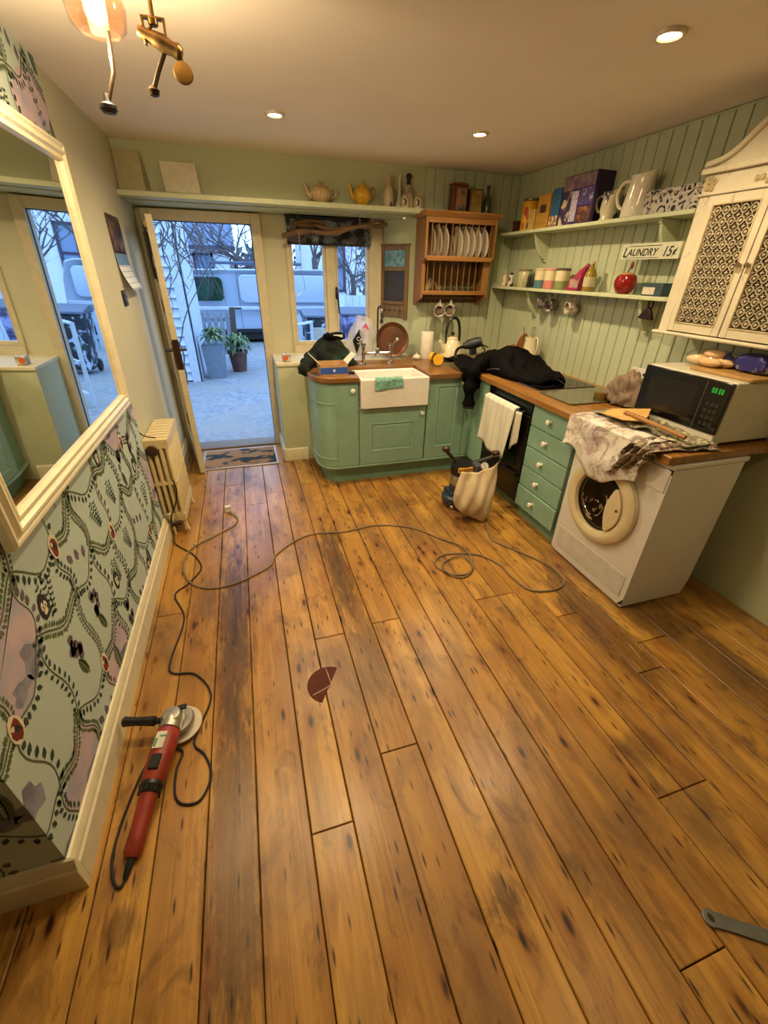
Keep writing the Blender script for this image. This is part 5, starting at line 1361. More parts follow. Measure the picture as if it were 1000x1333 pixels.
# kettle
kt = thing('kettle', 'cream stove-top kettle with black arched handle by the panelled wall', 'kettle', (1.80, 3.72, .9))
kc = (1.80, 3.72, .9005)
M_kt = mat('#ddd2ae', .2, var=.02, name='cream_enamel')
q = B(); q.lathe([(0, 0), (.100, 0), (.108, .012), (.106, .05), (.088, .11), (.062, .155), (.05, .172), (.05, .178), (0, .178)], kc, 32); obj('kettle_body', q, M_kt, kt)
q = B(); q.lathe([(.102, .014), (.1095, .014), (.109, .030), (.102, .030)], kc, 32); obj('base_band', q, M_black, kt)
q = B(); q.lathe([(0, .197), (.02, .195), (.045, .186), (.052, .178), (.0, .178)], kc, 24); l_ = obj('kettle_lid', q, M_kt, kt)
q = B(); q.lathe([(0, .197), (.006, .197), (.006, .208), (.016, .214), (.016, .228), (0, .234)], kc, 16); obj('lid_knob', q, M_black, l_)
q = B(); q.tube([(1.715, 3.70, .985), (1.685, 3.69, 1.03), (1.665, 3.685, 1.068)], [.030, .020, .014], 12); obj('spout', q, M_kt, kt)
q = B(); q.tube(smooth_path([(1.735, 3.71, 1.03), (1.728, 3.708, 1.10), (1.735, 3.71, 1.19), (1.765, 3.715, 1.238), (1.80, 3.72, 1.25), (1.838, 3.728, 1.235), (1.862, 3.73, 1.18), (1.872, 3.73, 1.10), (1.868, 3.73, 1.04)]), [.008]*8+[.012]*41, 10); obj('kettle_handle', q, M_black, kt)
# heat gun and flex
hg_ = thing('heat_gun', 'black power tool with coiled flex lying on the coat before the kettle', 'power tool', (1.83, 3.52, .97))
q = B(); q.lathe([(0, 0), (.024, 0), (.028, .02), (.04, .05), (.044, .12), (.038, .16), (0, .165)], m=align((1.80, 3.50, 1.045), (.85, -.3, .25)), n=18); q.obox((1.88, 3.47, 1.03), (.05, 0, .01), (0, .045, 0), (-.02, 0, .10))
obj('tool_housing', q, mat('#24292a', .5, name='grey_black_plastic'), hg_, bevel=.004)
q = B(); q.tube(smooth_path([(1.90, 3.46, 1.08), (1.96, 3.50, 1.06), (2.03, 3.52, 1.0), (2.0, 3.6, .95), (1.93, 3.62, 1.02), (1.99, 3.58, 1.05), (2.08, 3.56, 1.02)]), .006, 8)
q.tube(smooth_path([(1.80, 3.50, 1.04), (1.72, 3.44, 1.03), (1.68, 3.38, .98), (1.74, 3.35, .95), (1.82, 3.38, .96)]), .012, 8); obj('flex', q, M_black, hg_)
# enamel jug of utensils
jg = thing('utensil_jug', 'tall white enamel jug holding utensils at the panelled right wall', 'jug', (2.30, 3.24, .9))
jc = (2.30, 3.24, .9075)
q = B(); q.lathe([(0, 0), (.066, 0), (.068, .006), (.062, .12), (.052, .20), (.056, .235), (.053, .235), (.049, .20), (.058, .12), (.06, .01), (0, .01)], jc, 28); obj('jug_body', q, M_kt, jg)
q = B(); q.tube(smooth_path([(2.30, 3.19, 1.13), (2.295, 3.155, 1.14), (2.29, 3.135, 1.09), (2.295, 3.15, 1.02), (2.30, 3.182, 1.0)]), .007, 8); obj('jug_handle', q, M_kt, jg)
q = B(); q.tube([(2.30, 3.24, .93), (2.30, 3.235, 1.13)], .004, 6)
q.tube([(2.30+.0*a, 3.232+.028*math.cos(a), 1.178+.042*math.sin(a)) for a in [2*PI*i/20 for i in range(20)]], .0022, 5, closed=True); q.tube([(2.30+.015*math.cos(a), 3.232+.02*math.cos(a), 1.178+.04*math.sin(a)) for a in [2*PI*i/20 for i in range(20)]], .0022, 5, closed=True); obj('whisk', q, M_steel, jg)
q = B(); q.tube([(2.29, 3.27, .95), (2.28, 3.31, 1.12), (2.272, 3.345, 1.21)], .003, 6); q.lathe([(0, 0), (.018, .004), (.013, .012), (0, .022)], m=align((2.28, 3.31, 1.125), (0, -.35, 1)), n=12); obj('ladle_stem', q, M_black, jg)
sp_ = thing('wooden_paddle', 'round wooden pan board leaning on the wall beside the white jug', 'board', (2.36, 3.42, .9))
q = B(); q.lathe([(0, -.006), (.070, -.006), (.074, 0), (.070, .006), (0, .006)], m=Matrix.Translation((2.35, 3.44, 1.055)) @ Matrix.Rotation(.25, 4, 'Y') @ Matrix.Rotation(PI/2, 4, 'Y') @ Matrix.Scale(1.25, 4, (1, 0, 0)), n=30); q.obox((2.40-.02, 3.44, .94), (.03, 0, .0), (0, .03, 0), (-.01, 0, .075)); obj('board_disc', q, wood_mat('red_brown_wood', '#6d3c1c', '#8f572c', 2, 1.5), sp_)
q = B(); q.ball((2.34, 3.56, 1.0), (.035, .045, .04), 14, 8); q.tube([(2.34, 3.56, .91), (2.34, 3.56, .97)], .02, 8)
tag(obj('wooden_spoon', q, wood_mat('spoon_wood', '#7d4320', '#9c5c30', 2, 1.5)), 'small rounded wooden spoon head behind the black coat', 'spoon')
# wall socket hidden partly by the jumper
so = thing('wall_socket', 'white wall socket above the crumpled jumper', 'socket', (2.445, 2.21, 1.07))
q = B(); q.box(2.438, 2.4475, 2.145, 2.285, .995, 1.08); obj('socket_plate', q, mat('#d9d5c8', .3), so, bevel=.003)
q = B(); q.box(2.435, 2.438, 2.25, 2.262, 1.04, 1.055); q.box(2.435, 2.438, 2.17, 2.182, 1.04, 1.055); obj('rocker', q, M_black, so)
# ------------------------------------------------------------------ long window shelf load
SZ = 2.0423
def tea_pot(name, x, y, r, h, m, lab, fluted=False, rim=None):
    t = thing(name, lab, 'teapot', (x, y, SZ), group=None)
    prof = [(0, 0), (.55, 0), (.55, .03), (.62, .06), (.92, .28), (1.0, .48), (.94, .66), (.72, .82), (.46, .90), (0, .90)]
    q = B(); q.lathe([(a*r, b*h) for a, b in prof], (x, y, SZ+.0003), 36)
    if fluted:
        for v_ in q.bm.verts:
            d = v_.co-Vector((x, y, v_.co.z)); a = math.atan2(d.y, d.x); k = 1+.035*math.cos(a*18); v_.co.x = x+d.x*k; v_.co.y = y+d.y*k
    obj('teapot_body', q, m, t)
    q = B(); q.lathe([(0, .90*h), (.48*r, .90*h), (.46*r, .94*h), (.25*r, 1.03*h), (.08*r, 1.06*h), (.06*r, 1.10*h), (.13*r, 1.15*h), (.10*r, 1.21*h), (0, 1.22*h)], (x, y, SZ), 24); obj('teapot_lid', q, m, t)
    q = B(); q.tube(smooth_path([(x-.82*r, y, SZ+.30*h), (x-1.15*r, y, SZ+.48*h), (x-1.32*r, y, SZ+.80*h), (x-1.55*r, y, SZ+1.02*h)]), [.26*r-(.15*r)*i/18 for i in range(19)], 12); obj('teapot_spout', q, m, t)
    q = B(); q.tube(smooth_path([(x+.85*r, y, SZ+.72*h), (x+1.2*r, y, SZ+.88*h), (x+1.5*r, y, SZ+.75*h), (x+1.42*r, y, SZ+.45*h), (x+.9*r, y, SZ+.28*h)]), .075*r, 8); obj('teapot_handle', q, rim or m, t)
tea_pot('teapot', .69, 3.952, .082, .115, mat('#c0a67c', .25, var=.05, name='tan_glaze'), 'squat tan fluted teapot on the window shelf', True, mat('#b8b28c', .3))
tea_pot('teapot', 1.02, 3.955, .070, .135, mat('#d3a72a', .2, var=.04, name='yellow_glaze'), 'round bright yellow teapot on the window shelf', False, mat('#8f5a34', .3))
lp = thing('leaning_board', 'plain cream board leaning on the wall at the left end of the window shelf', 'board', (-.60, 3.97, SZ))
q = B(); q.mesh([(-.690, 3.955, SZ+.001), (-.525, 3.955, SZ+.001), (-.530, 3.998, SZ+.232), (-.690, 3.998, SZ+.232), (-.690, 3.967, SZ+.001), (-.525, 3.967, SZ+.001), (-.530, 4.010, SZ+.232), (-.690, 4.010, SZ+.232)], [(0, 1, 2, 3), (4, 5, 6, 7), (0, 1, 5, 4), (1, 2, 6, 5), (2, 3, 7, 6), (3, 0, 4, 7)]); obj('board_panel', q, mat('#b6ad86', .6, name='buff_board'), lp)
q = B(); q.prism([(-.522, SZ+.001), (-.500, SZ+.001), (-.507, SZ+.10), (-.521, SZ+.225)], 1, 3.985, 4.01); obj('board_stay', q, mat('#8b7c50', .6), lp)
cvs = tag(obj('blank_canvas', B().obox((-.290, 3.978, SZ+.096), (.232, 0, 0), (0, .018, -.004), (-.012, .034, .176)), mat('#ddd6c0', .85, bump=.25, bsc=180, name='primed_canvas'), bevel=.003), 'small blank cream canvas leaning on the wall above the door', 'canvas')
M_deco = two_tone('printed_glaze', '#c2b394', '#5a4a40', 16, .56, .62, .3)
def lathe_thing(name, lab, cat, x, y, z, parts, group=None):
    t = thing(name, lab, cat, (x, y, z), group=group)
    for pn, prof, m in parts:
        q = B(); q.lathe(prof, (x, y, z), 24); obj(pn, q, m, t)
    return t
lathe_thing('ceramic_bottle', 'tall printed cream ceramic bottle next to the yellow teapot', 'bottle', 1.232, 3.952, SZ, [('bottle_body', [(0, 0), (.038, 0), (.041, .006), (.041, .10), (.034, .125), (.024, .135), (.024, .15), (0, .15)], M_deco), ('bottle_cap', [(0, .15), (.027, .15), (.029, .19), (.024, .205), (0, .208)], mat('#b39c86', .35))])
lathe_thing('bud_vase', 'slim white flared bud vase between the printed bottles', 'vase', 1.335, 3.975, SZ, [('vase_body', [(0, 0), (.040, 0), (.038, .012), (.020, .05), (.011, .10), (.009, .20), (.013, .215), (.010, .215), (.006, .20), (0, .19)], mat('#c9c5b2', .3))])
lathe_thing('liqueur_bottle', 'dark-stoppered cream bottle behind two small printed jars', 'bottle', 1.415, 3.985, SZ, [('bottle_body', [(0, 0), (.050, 0), (.052, .005), (.052, .085), (.046, .10), (.036, .11), (.036, .135), (.026, .15), (.018, .158), (0, .158)], two_tone('banded_bottle', '#8f8068', '#bfae90', 22, .4, .6, .35)), ('bottle_stopper', [(0, .158), (.016, .158), (.014, .195), (.020, .20), (.020, .222), (.012, .232), (0, .232)], M_black)])
jd = [('jar_body', [(0, 0), (.028, 0), (.033, .012), (.034, .05), (.026, .068), (.022, .072), (.0, .072)], mat('#d2c6a4', .25, name='cream_jar')), ('jar_lid', [(0, .072), (.024, .072), (.026, .08), (.014, .088), (.006, .09), (0, .094)], mat('#bfa878', .3))]
for x, lab in ((1.365, 'small cream printed jar with dark oval, left of the pair'), (1.475, 'small cream printed jar with dark oval at the right end of the shelf')):
    t = lathe_thing('spice_jar', lab, 'jar', x, 3.925, SZ, jd, 'small printed jars on the window shelf')
    q = B(); q.mesh([(x-.012+.019*math.cos(a), 3.925-math.sqrt(max(0, .0345**2-(-.012+.019*math.cos(a))**2))-.0006, SZ+.036+.024*math.sin(a)) for a in [2*PI*i/14 for i in range(14)]], [tuple(range(14))]); obj('dark_oval', q, mat('#33302a', .5), t)
# ------------------------------------------------------------------ plate rack
pr = thing('plate_rack', 'honey pine wall plate rack with moulded top and two rows of dowels', 'plate rack', (1.84, 3.9, 1.33))
RX0, RX1, RY0, RY1 = 1.505, 2.150, 3.775, 4.007
M_pz = wood_mat('honey_pine_upright', '#7a5228', '#a1743c', 2, 1.4, .42)
for x in (RX0, RX1-.02):
    q = B(); pf = [(RY1, 1.335), (RY1-.05, 1.335), (RY1-.08, 1.36), (RY0+.09, 1.385), (RY0+.05, 1.40), (RY0+.05, 1.66), (RY0, 1.70), (RY0, 1.985), (RY1, 1.985)]
    q.prism(pf, 0, x, x+.02); obj('side_panel', q, M_pz, pr, bevel=.002)
q = B()
q.prism([(RY1, 1.985), (RY0-.006, 1.985), (RY0-.012, 1.995), (RY0-.03, 2.012), (RY0-.034, 2.025), (RY1, 2.025)], 0, RX0-.022, RX1+.022); obj('moulded_top', q, M_pine, pr, bevel=.002)
q = B(); q.box(RX0+.02, RX1-.02, RY0, RY0+.018, 1.945, 1.985); obj('top_rail', q, M_pine, pr, bevel=.002)
for n_, (z0, z1, y0) in enumerate(((1.682, 1.718, RY0), (1.425, 1.458, RY0+.05))):
    q = B(); q.box(RX0+.02, RX1-.02, y0, y0+.02, z0, z1); obj('front_rail', q, M_pine, pr, bevel=.002)
    q = B(); q.box(RX0+.02, RX1-.02, RY1-.04, RY1-.02, z0, z1-.01); obj('back_rail', q, M_pine, pr, bevel=.002)
    q = B(); q.box(RX0+.02, RX1-.02, y0+.02, RY1-.04, z0, z0+.012); obj('rack_shelf', q, M_pine, pr)
q = B(); q.box(RX0+.02, RX1-.02, RY1-.015, RY1-.003, 1.355, 1.425); q.box(RX0+.02, RX1-.02, RY1-.015, RY1-.003, 1.458, 1.985); obj('back_panel', q, wood_mat('dark_rack_back', '#573a1e', '#765230', 2, 1.2), pr)
for a, c in ((RX0+.02, RX0+.032), (RX1-.065, RX1-.02)):
    q = B(); q.box(a, c, RY0+.051, RY0+.067, 1.458, 1.682); obj('lower_stile', q, M_pz, pr)
for i in range(10):
    x = RX0+.058+.0595*i
    q = B(); q.tube([(x, RY0+.009, 1.716), (x, RY0+.009, 1.948)], .004, 6); obj('dowel', q, M_pz, pr)
    q = B(); q.tube([(x, RY1-.05, 1.69), (x, RY1-.05, 1.948)], .004, 6); obj('dowel', q, M_pz, pr)
for i in range(9):
    x = RX0+.056+.057*i
    q = B(); q.tube([(x, RY0+.058, 1.456), (x, RY0+.058, 1.684)], .0035, 6); obj('dowel', q, M_pz, pr)
q = B(); q.tube([(1.58, 3.90, 1.40), (2.08, 3.90, 1.40)], .006, 6)
for x in (1.715, 1.825): q.tube([(x, 3.90, 1.40), (x, 3.885, 1.375), (x, 3.87, 1.38)], .004, 6)
obj('mug_rail', q, M_brass, pr)
# plates: local z = the plate's own axis
M_plate = mat('#e2dccd', .22, var=.02, name='ivory_plate')
def plate_bm(r): return B().lathe([(0, 0), (.55*r, 0), (.62*r, .003), (.97*r, .014), (r, .017), (.97*r, .018), (.60*r, .008), (0, .006)], n=36)
pproto = None
def plate(x, r, ang, lab):
    o = obj('plate', plate_bm(r), M_plate if r > .1 else mat('#b6a78c', .25, name='small_plate'))
    zc = 1.6945+.0025+r
    o.matrix_world = Matrix.Translation((x, 3.875, zc)) @ Matrix.Rotation(ang, 4, 'Y') @ Matrix.Rotation(-PI/2, 4, 'Y')
    tag(o, lab, 'plate', 'plates in the plate rack')
ords = ['first', 'second', 'third', 'fourth', 'fifth', 'sixth', 'seventh', 'eighth', 'ninth']
xs = [1.60, 1.66, 1.72, 1.785, 1.845, 1.905, 1.962, 2.02, 2.085]
for i, x in enumerate(xs):
    small = i == 3
    plate(x, .085 if small else .1215, -.10 if i > 3 else -.06, ('small tan plate, fourth from the left in the plate rack' if small else f'ivory dinner plate, {ords[i]} from the left in the plate rack'))
# cups and glasses in the lower row
tumb = [(0, 0), (.023, 0), (.025, .003), (.031, .085), (.029, .085), (.023, .006), (0, .006)]
M_cupb = two_tone('printed_cup', '#c8bba2', '#5a3d3a', 26, .5, .58, .3)
for i in range(6):
    x = 1.748+.0575*i
    o = obj('tumbler', B().lathe(tumb, n=20), M_bottle); o.location = (x, 3.885, 1.4375+.0); tag(o, f'clear glass tumbler, {ords[i]} from the left in the rack lower row', 'glass', 'tumblers in the plate rack')
    o.location = (x, 3.885, 1.4376)
    o2 = obj('printed_cup', B().lathe([(0, 0), (.018, 0), (.026, .012), (.030, .05), (.028, .05), (.023, .012), (0, .006)], n=20), M_cupb); o2.location = (x, 3.945, 1.4376); tag(o2, f'small printed cup behind the {ords[i]} tumbler of the rack', 'cup', 'small cups in the plate rack')
for i, (x, a) in enumerate(((1.615, .3), (1.668, -.35))):
    o = obj('saucer', plate_bm(.055), M_deco); o.matrix_world = Matrix.Translation((x, 3.885, 1.4375+.058)) @ Matrix.Rotation(a, 4, 'Y') @ Matrix.Rotation(-PI/2, 4, 'Y'); tag(o, ('dark printed saucer at the left end of the rack lower row', 'pale printed saucer leaning, second in the rack lower row')[i], 'saucer', 'saucers in the plate rack')
# mugs on hooks
def hung_mug(c, d, m, lab, group, r=.042, h=.08):
    t = thing('hanging_mug', lab, 'mug', c, (0, 0, 0), group, world=False)
    mm = align((0, 0, 0), d)
    q = B(); q.lathe([(0, -h/2), (r*.85, -h/2), (r, -h/2+.012), (r, h/2), (r-.004, h/2), (r-.005, -h/2+.014), (0, -h/2+.008)], m=mm, n=24); obj('mug_body', q, m, t)
    up = Vector((0, 0, 1)); dv = Vector(d).normalized(); up = (up-dv*up.dot(dv)).normalized()
    q = B(); q.tube(smooth_path([up*(r-.002)+dv*.022, up*(r+.022)+dv*.02, up*(r+.028), up*(r+.02)-dv*.02, up*(r-.002)-dv*.024]), .005, 8); obj('mug_handle', q, m, t)
    return t
M_mug = two_tone('blue_printed_mug', '#cfc3b2', '#6d5c62', 26, .50, .58, .25)
M_mugd = two_tone('dark_printed_mug', '#6c6460', '#c4bbae', 30, .5, .6, .25)
hung_mug((1.715, 3.865, 1.305), (-.35, -.75, -.25), M_mug, 'printed mug hanging below the plate rack, left of two', 'mugs below the plate rack', .05, .085)
hung_mug((1.825, 3.865, 1.305), (-.55, -.65, -.1), M_mug, 'printed mug hanging below the plate rack, right of two', 'mugs below the plate rack', .048, .085)
# on top of the rack
RZ = 2.0255
bk = thing('picture_tin', 'reddish picture tin standing on the plate rack, left of the square tin', 'tin', (1.80, 3.90, RZ))
q = B(); q.box(1.755, 1.885, 3.86, 3.95, RZ, RZ+.185); obj('tin_body', q, mat('#6a3a22', .35, .3, var=.15, name='rust_tin'), bk, bevel=.008)
q = B(); q.box(1.785, 1.875, 3.857, 3.8595, RZ+.02, RZ+.165); obj('tin_picture', q, two_tone('tin_picture', '#93714a', '#3d4a50', 18, .45, .6, .35), bk)
q = B(); q.box(1.752, 1.888, 3.857, 3.953, RZ+.1855, RZ+.20); obj('tin_lid', q, mat('#7c4a2a', .35, .3), bk, bevel=.006)
b2 = thing('square_tin', 'ochre embossed square tin on the plate rack, beside the green bottle', 'tin', (1.96, 3.90, RZ))
q = B(); q.box(1.905, 2.02, 3.85, 3.93, RZ, RZ+.165); obj('tin_body', q, mat('#54421e', .4, .3, name='dark_ochre_tin'), b2, bevel=.006)
q = B(); q.box(1.915, 2.01, 3.846, 3.8495, RZ+.01, RZ+.155); obj('embossed_front', q, two_tone('embossed_ochre', '#7a6628', '#96803a', 22, .4, .6, .45, bump=.6), b2)
lathe_thing('green_bottle', 'dark green glass bottle at the right end on the plate rack', 'bottle', 2.09, 3.90, RZ, [('bottle_glass', [(0, 0), (.030, 0), (.033, .004), (.033, .09), (.026, .115), (.014, .135), (.013, .175), (0, .175)], mat('#3c4a38', .12, var=.1, name='green_glass')), ('bottle_cap', [(0, .175), (.015, .175), (.015, .20), (0, .20)], mat('#26241e', .4))])
# ------------------------------------------------------------------ shelves on the right wall
U, Lz = 1.905, 1.500
WXF = 2.4475
def wall_shelf(z, x0, y0, y1, lab, round_end):
    t = thing('wall_shelf', lab, 'shelf', (2.35, (y0+y1)/2, z))
    q = B()
    if round_end: pts = [(WXF, y0), (x0+.09, y0)]+[(x0+.09-.09*math.sin(a), y0+.09*(1-math.cos(a))) for a in [PI/2*i/6 for i in range(1, 7)]]+[(x0, y1), (WXF, y1)]
    else: pts = [(WXF, y0), (x0, y0), (x0, y1), (WXF, y1)]
    q.prism(pts, 2, z-.022, z); obj('shelf_board', q, M_shelfpaint, t, bevel=.003)
    for y in (3.45, 2.26):
        q = B(); d = WXF-x0-.035
        pf = [(WXF, z-.023), (WXF-d, z-.023), (WXF-d, z-.045)]+[(WXF-.02-(d-.03)*math.cos(a)**1.2*(1-.12*math.sin(2*a)), z-.05-.15*math.sin(a)) for a in [PI/2*i/8 for i in range(0, 9)]]+[(WXF-.022, z-.215), (WXF, z-.225)]
        q.prism([(p[0], p[1]) for p in pf], 1, y-.011, y+.011); obj('shelf_bracket', q, M_shelfpaint, t, bevel=.002)
    return t
wall_shelf(U, 2.265, 2.03, 3.985, 'upper sage wall shelf on two brackets, carrying boxes and the white pitcher', False)
wall_shelf(Lz, 2.285, 2.03, 3.985, 'lower sage wall shelf with rounded end, carrying the red apple jar', True)
e = .0006
def boxthing(name, lab, cat, x0, x1, y0, y1, z, h, m, extra=None, group=None, rot=0, bev=.003):
    cx, cy = (x0+x1)/2, (y0+y1)/2
    t = thing(name, lab, cat, (cx, cy, z+e), (0, 0, rot), group, world=False)
    q = B(); q.box(x0-cx, x1-cx, y0-cy, y1-cy, 0, h); obj('box_body' if cat == 'box' else name+'_body', q, m, t, bevel=bev)
    for (nm, mm, a) in (extra or []):
        q = B(); q.box(a[0]-cx, a[1]-cx, a[2]-cy, a[3]-cy, a[4], a[5]); obj(nm, q, mm, t)
    return t
# upper shelf, from the corner
boxthing('small_tin', 'small dark red tin in the corner of the upper shelf behind the yellow tin', 'tin', 2.34, 2.40, 3.80, 3.86, U, .085, mat('#54241a', .4))
t = lathe_thing('parrot_tin', 'round bright yellow tin with red parrot picture on the upper shelf', 'tin', 2.345, 3.635, U+e, [('tin_body', [(0, 0), (.060, 0), (.062, .003), (.062, .195), (.060, .198), (0, .198)], mat('#d6a01c', .35, name='yellow_tin')), ('tin_lid', [(0, .2), (.060, .2), (.064, .202), (.064, .214), (.06, .217), (0, .217)], mat('#6f6a50', .35, .4))])
def onc(c, r, a, z, d=.0012):  # point on a cylinder side; a from -x axis
    return (c[0]-(r+d)*math.cos(a), c[1]-(r+d)*math.sin(a), z)
pc = (2.345, 3.635)
def patch(pts, m, name, par, r=.0625, d=.001):
    q = B(); q.mesh([onc(pc, r, a, U+z, d) for a, z in pts], [tuple(range(len(pts)))]); obj(name, q, m, par, smooth=False)
patch([(.25, .15), (.5, .165), (.75, .15), (.9, .10), (.8, .06), (.55, .09), (.3, .11)], mat('#a8281e', .5, name='red_print'), 'parrot_print', t)
patch([(.8, .06), (.95, .05), (1.2, .03), (1.1, .012), (.7, .02)], mat('#4a3a80', .5, name='violet_print'), 'tail_print', t)
patch([(.0, .04), (.35, .06), (.5, .03), (.2, .012)], mat('#b84a26', .5), 'leaf_print', t)
boxthing('cream_card_box', 'small cream carton in front of the yellow book-like box on the upper shelf', 'box', 2.285, 2.325, 3.475, 3.545, U, .135, two_tone('cream_carton', '#c7ae68', '#b89a4c', 40, .4, .6, .6))
dm = [('diamond_print', mat('#4b2f22', .6), (2.2905, 2.2915, 3.345, 3.42, .10, .15)), ('spine_line', mat('#8a6a30', .6), (2.2905, 2.2915, 3.322, 3.45, .03, .034))]
boxthing('yellow_carton', 'tall yellow-ochre carton with dark diamond, left of the blue carton', 'box', 2.292, 2.44, 3.31, 3.46, U, .215, mat('#b98a34', .55, name='ochre_carton'), dm)
bl_ = mat('#2f5f86', .5, name='blue_carton')
boxthing('blue_carton', 'blue carton with pale foot between the yellow and purple boxes', 'box', 2.30, 2.44, 3.20, 3.30, U, .235, bl_, [('pale_foot', two_tone('pale_print', '#c9b89a', '#8a5a3a', 30, .45, .55, .6), (2.2988, 2.2998, 3.203, 3.297, .004, .07))])
pu = mat('#2c1f4c', .45, name='purple_carton')
boxthing('tall_purple_box', 'tallest dark purple carton with cream picture on the upper shelf', 'box', 2.30, 2.44, 2.86, 3.185, U, .285, pu, [('top_label', two_tone('mauve_label', '#6f5668', '#8f7a80', 22, .4, .6, .5), (2.2986, 2.2997, 2.865, 3.18, .20, .28)), ('picture', two_tone('cream_picture', '#3a2c52', '#c9b894', 18, .5, .6, .5, c='#b0702c'), (2.2986, 2.2997, 3.06, 3.18, .004, .195))])
boxthing('short_purple_box', 'shorter purple carton with white panel standing before the tall purple box', 'box', 2.268, 2.296, 2.815, 3.035, U, .20, mat('#33225c', .45, name='violet_carton'), [('white_panel', two_tone('ingredient_panel', '#b9aec0', '#8f86a0', 60, .45, .6, .6), (2.2665, 2.2678, 2.965, 3.03, .015, .185)), ('print', two_tone('violet_print2', '#4a3a72', '#a09ab8', 30, .55, .62, .5), (2.2665, 2.2678, 2.82, 2.95, .10, .19)), ('photo_print', two_tone('biscuit_print', '#4a2c24', '#a06a34', 24, .45, .6, .5), (2.2665, 2.2678, 2.82, 2.95, .006, .09))])
def jug(name, lab, c, prof, m, hand, lipd):
    t = thing(name, lab, 'jug', (c[0], c[1], c[2]))
    q = B(); q.lathe(prof, c, 32); zt = max(p[1] for p in prof)
    for v_ in q.bm.verts:     # pull a lip out along lipd
        k = max(0, (v_.co.z-c[2])/zt-.72)/.28; d = v_.co-Vector((c[0], c[1], v_.co.z)); s_ = max(0, d.normalized().dot(Vector(lipd)) if d.length > 1e-6 else 0)**6
        v_.co += Vector(lipd)*s_*k*.035; v_.co.z += s_*k*.012
    obj('jug_body', q, m, t, sharp=60)
    q = B(); q.tube(smooth_path(hand), .0095, 10); obj('jug_handle', q, m, t)
c = (2.355, 2.745, U+e)
jug('floral_jug', 'small cream jug printed with dark blue flowers, between purple box and pitcher', c, [(0, 0), (.052, 0), (.055, .008), (.046, .02), (.058, .06), (.056, .10), (.050, .13), (.056, .155), (.052, .155), (.046, .13), (.05, .10), (.05, .05), (0, .02)], two_tone('blue_flower_glaze', '#c9bd9e', '#27304a', 13, .54, .6, .22), [(2.345, 2.797, U+.135), (2.33, 2.835, U+.14), (2.325, 2.845, U+.10), (2.335, 2.825, U+.06), (2.348, 2.80, U+.05)], (-.1, -1, 0))
c = (2.355, 2.52, U+e)
jug('white_pitcher', 'large speckled white pitcher in the middle of the upper shelf', c, [(0, 0), (.078, 0), (.082, .006), (.080, .06), (.072, .13), (.066, .175), (.070, .205), (.066, .205), (.062, .175), (.068, .12), (.072, .05), (0, .02)], two_tone('speckled_glaze', '#d5cdba', '#e0d9c8', 60, .35, .6, .16), [(2.345, 2.588, U+.185), (2.33, 2.64, U+.185), (2.322, 2.665, U+.13), (2.33, 2.645, U+.07), (2.345, 2.598, U+.045)], (-.15, -1, 0))
ft = thing('floral_tin', 'wide rounded tin with black and white flower print on the upper shelf end', 'tin', (2.355, 2.24, U))
M_ft = NT('flower_printed_tin'); v = M_ft.obco(); vo = M_ft.vor(v, 16, 'F1', .6)
d_ = vo.outputs['Distance']; rings_ = M_ft.math('GREATER_THAN', M_ft.math('FRACT', M_ft.math('MULTIPLY', d_, 3.6)), .5)
c_ = M_ft.mix(rings_, lin('#b9b2a8'), lin('#1c1c22')); c_ = M_ft.mix(M_ft.math('LESS_THAN', d_, .12), c_, lin('#26262c')); nz = M_ft.noise(v, 60, 3)
c_ = M_ft.mix(M_ft.math('MULTIPLY', M_ft.ramp(nz, .5, .56), M_ft.math('GREATER_THAN', d_, .42)), c_, lin('#b8b0a6')); M_ft.base(c_); M_ft.set(.25); M_ft = M_ft.m
q = B(); q.prism(rrect(2.285, 2.435, 2.045, 2.43, .06), 2, U+e, U+.088); obj('tin_body', q, M_ft, ft, bevel=.004)
q = B(); q.prism(rrect(2.282, 2.438, 2.042, 2.433, .062), 2, U+.0885, U+.112); obj('tin_lid', q, M_ft, ft, bevel=.006)
# lower shelf, from the corner
fg = thing('figurine', 'little cream and orange figurine in the corner of the lower shelf', 'figurine', (2.33, 3.85, Lz))
q = B(); q.lathe([(0, 0), (.028, 0), (.030, .006), (.022, .03), (.026, .06), (.016, .085), (.010, .095), (0, .096)], (2.33, 3.85, Lz+e), 16); q.ball((2.33, 3.85, Lz+.108), .018, 12, 8); obj('figurine_body', q, two_tone('painted_figurine', '#cdb690', '#8f5a34', 18, .5, .6, .4), fg)
lathe_thing('salt_shaker', 'black and white salt shaker next to the figurine', 'shaker', 2.33, 3.745, Lz+e, [('shaker_body', [(0, 0), (.024, 0), (.026, .01), (.018, .05), (.022, .075), (.014, .09), (0, .09)], two_tone('panda_glaze', '#d0c8b8', '#1d1b1a', 16, .48, .52, .3)), ('shaker_cap', [(0, .0905), (.014, .0905), (.014, .103), (0, .108)], M_black)])
lathe_thing('glass_jar', 'wide clear jar with green label between shakers and blue canister', 'jar', 2.35, 3.565, Lz+e, [('jar_body', [(0, 0), (.060, 0), (.064, .006), (.064, .105), (.054, .12), (0, .12)], two_tone('green_label_jar', '#a9a57c', '#6f8a3a', 10, .5, .6, .3, c='#b98a5a')), ('jar_lid', [(0, .1205), (.057, .1205), (.058, .132), (0, .135)], mat('#8a8060', .4, .3))])
lathe_thing('dark_shaker', 'slim dark shaker wedged between the clear jar and the blue canister', 'shaker', 2.315, 3.44, Lz+e, [('shaker_body', [(0, 0), (.02, 0), (.022, .01), (.015, .05), (.018, .075), (.012, .095), (0, .095)], two_tone('dark_glaze', '#22201e', '#8a8578', 20, .6, .66, .3)), ('shaker_cap', [(0, .0955), (.012, .0955), (.012, .108), (0, .112)], M_steel)])
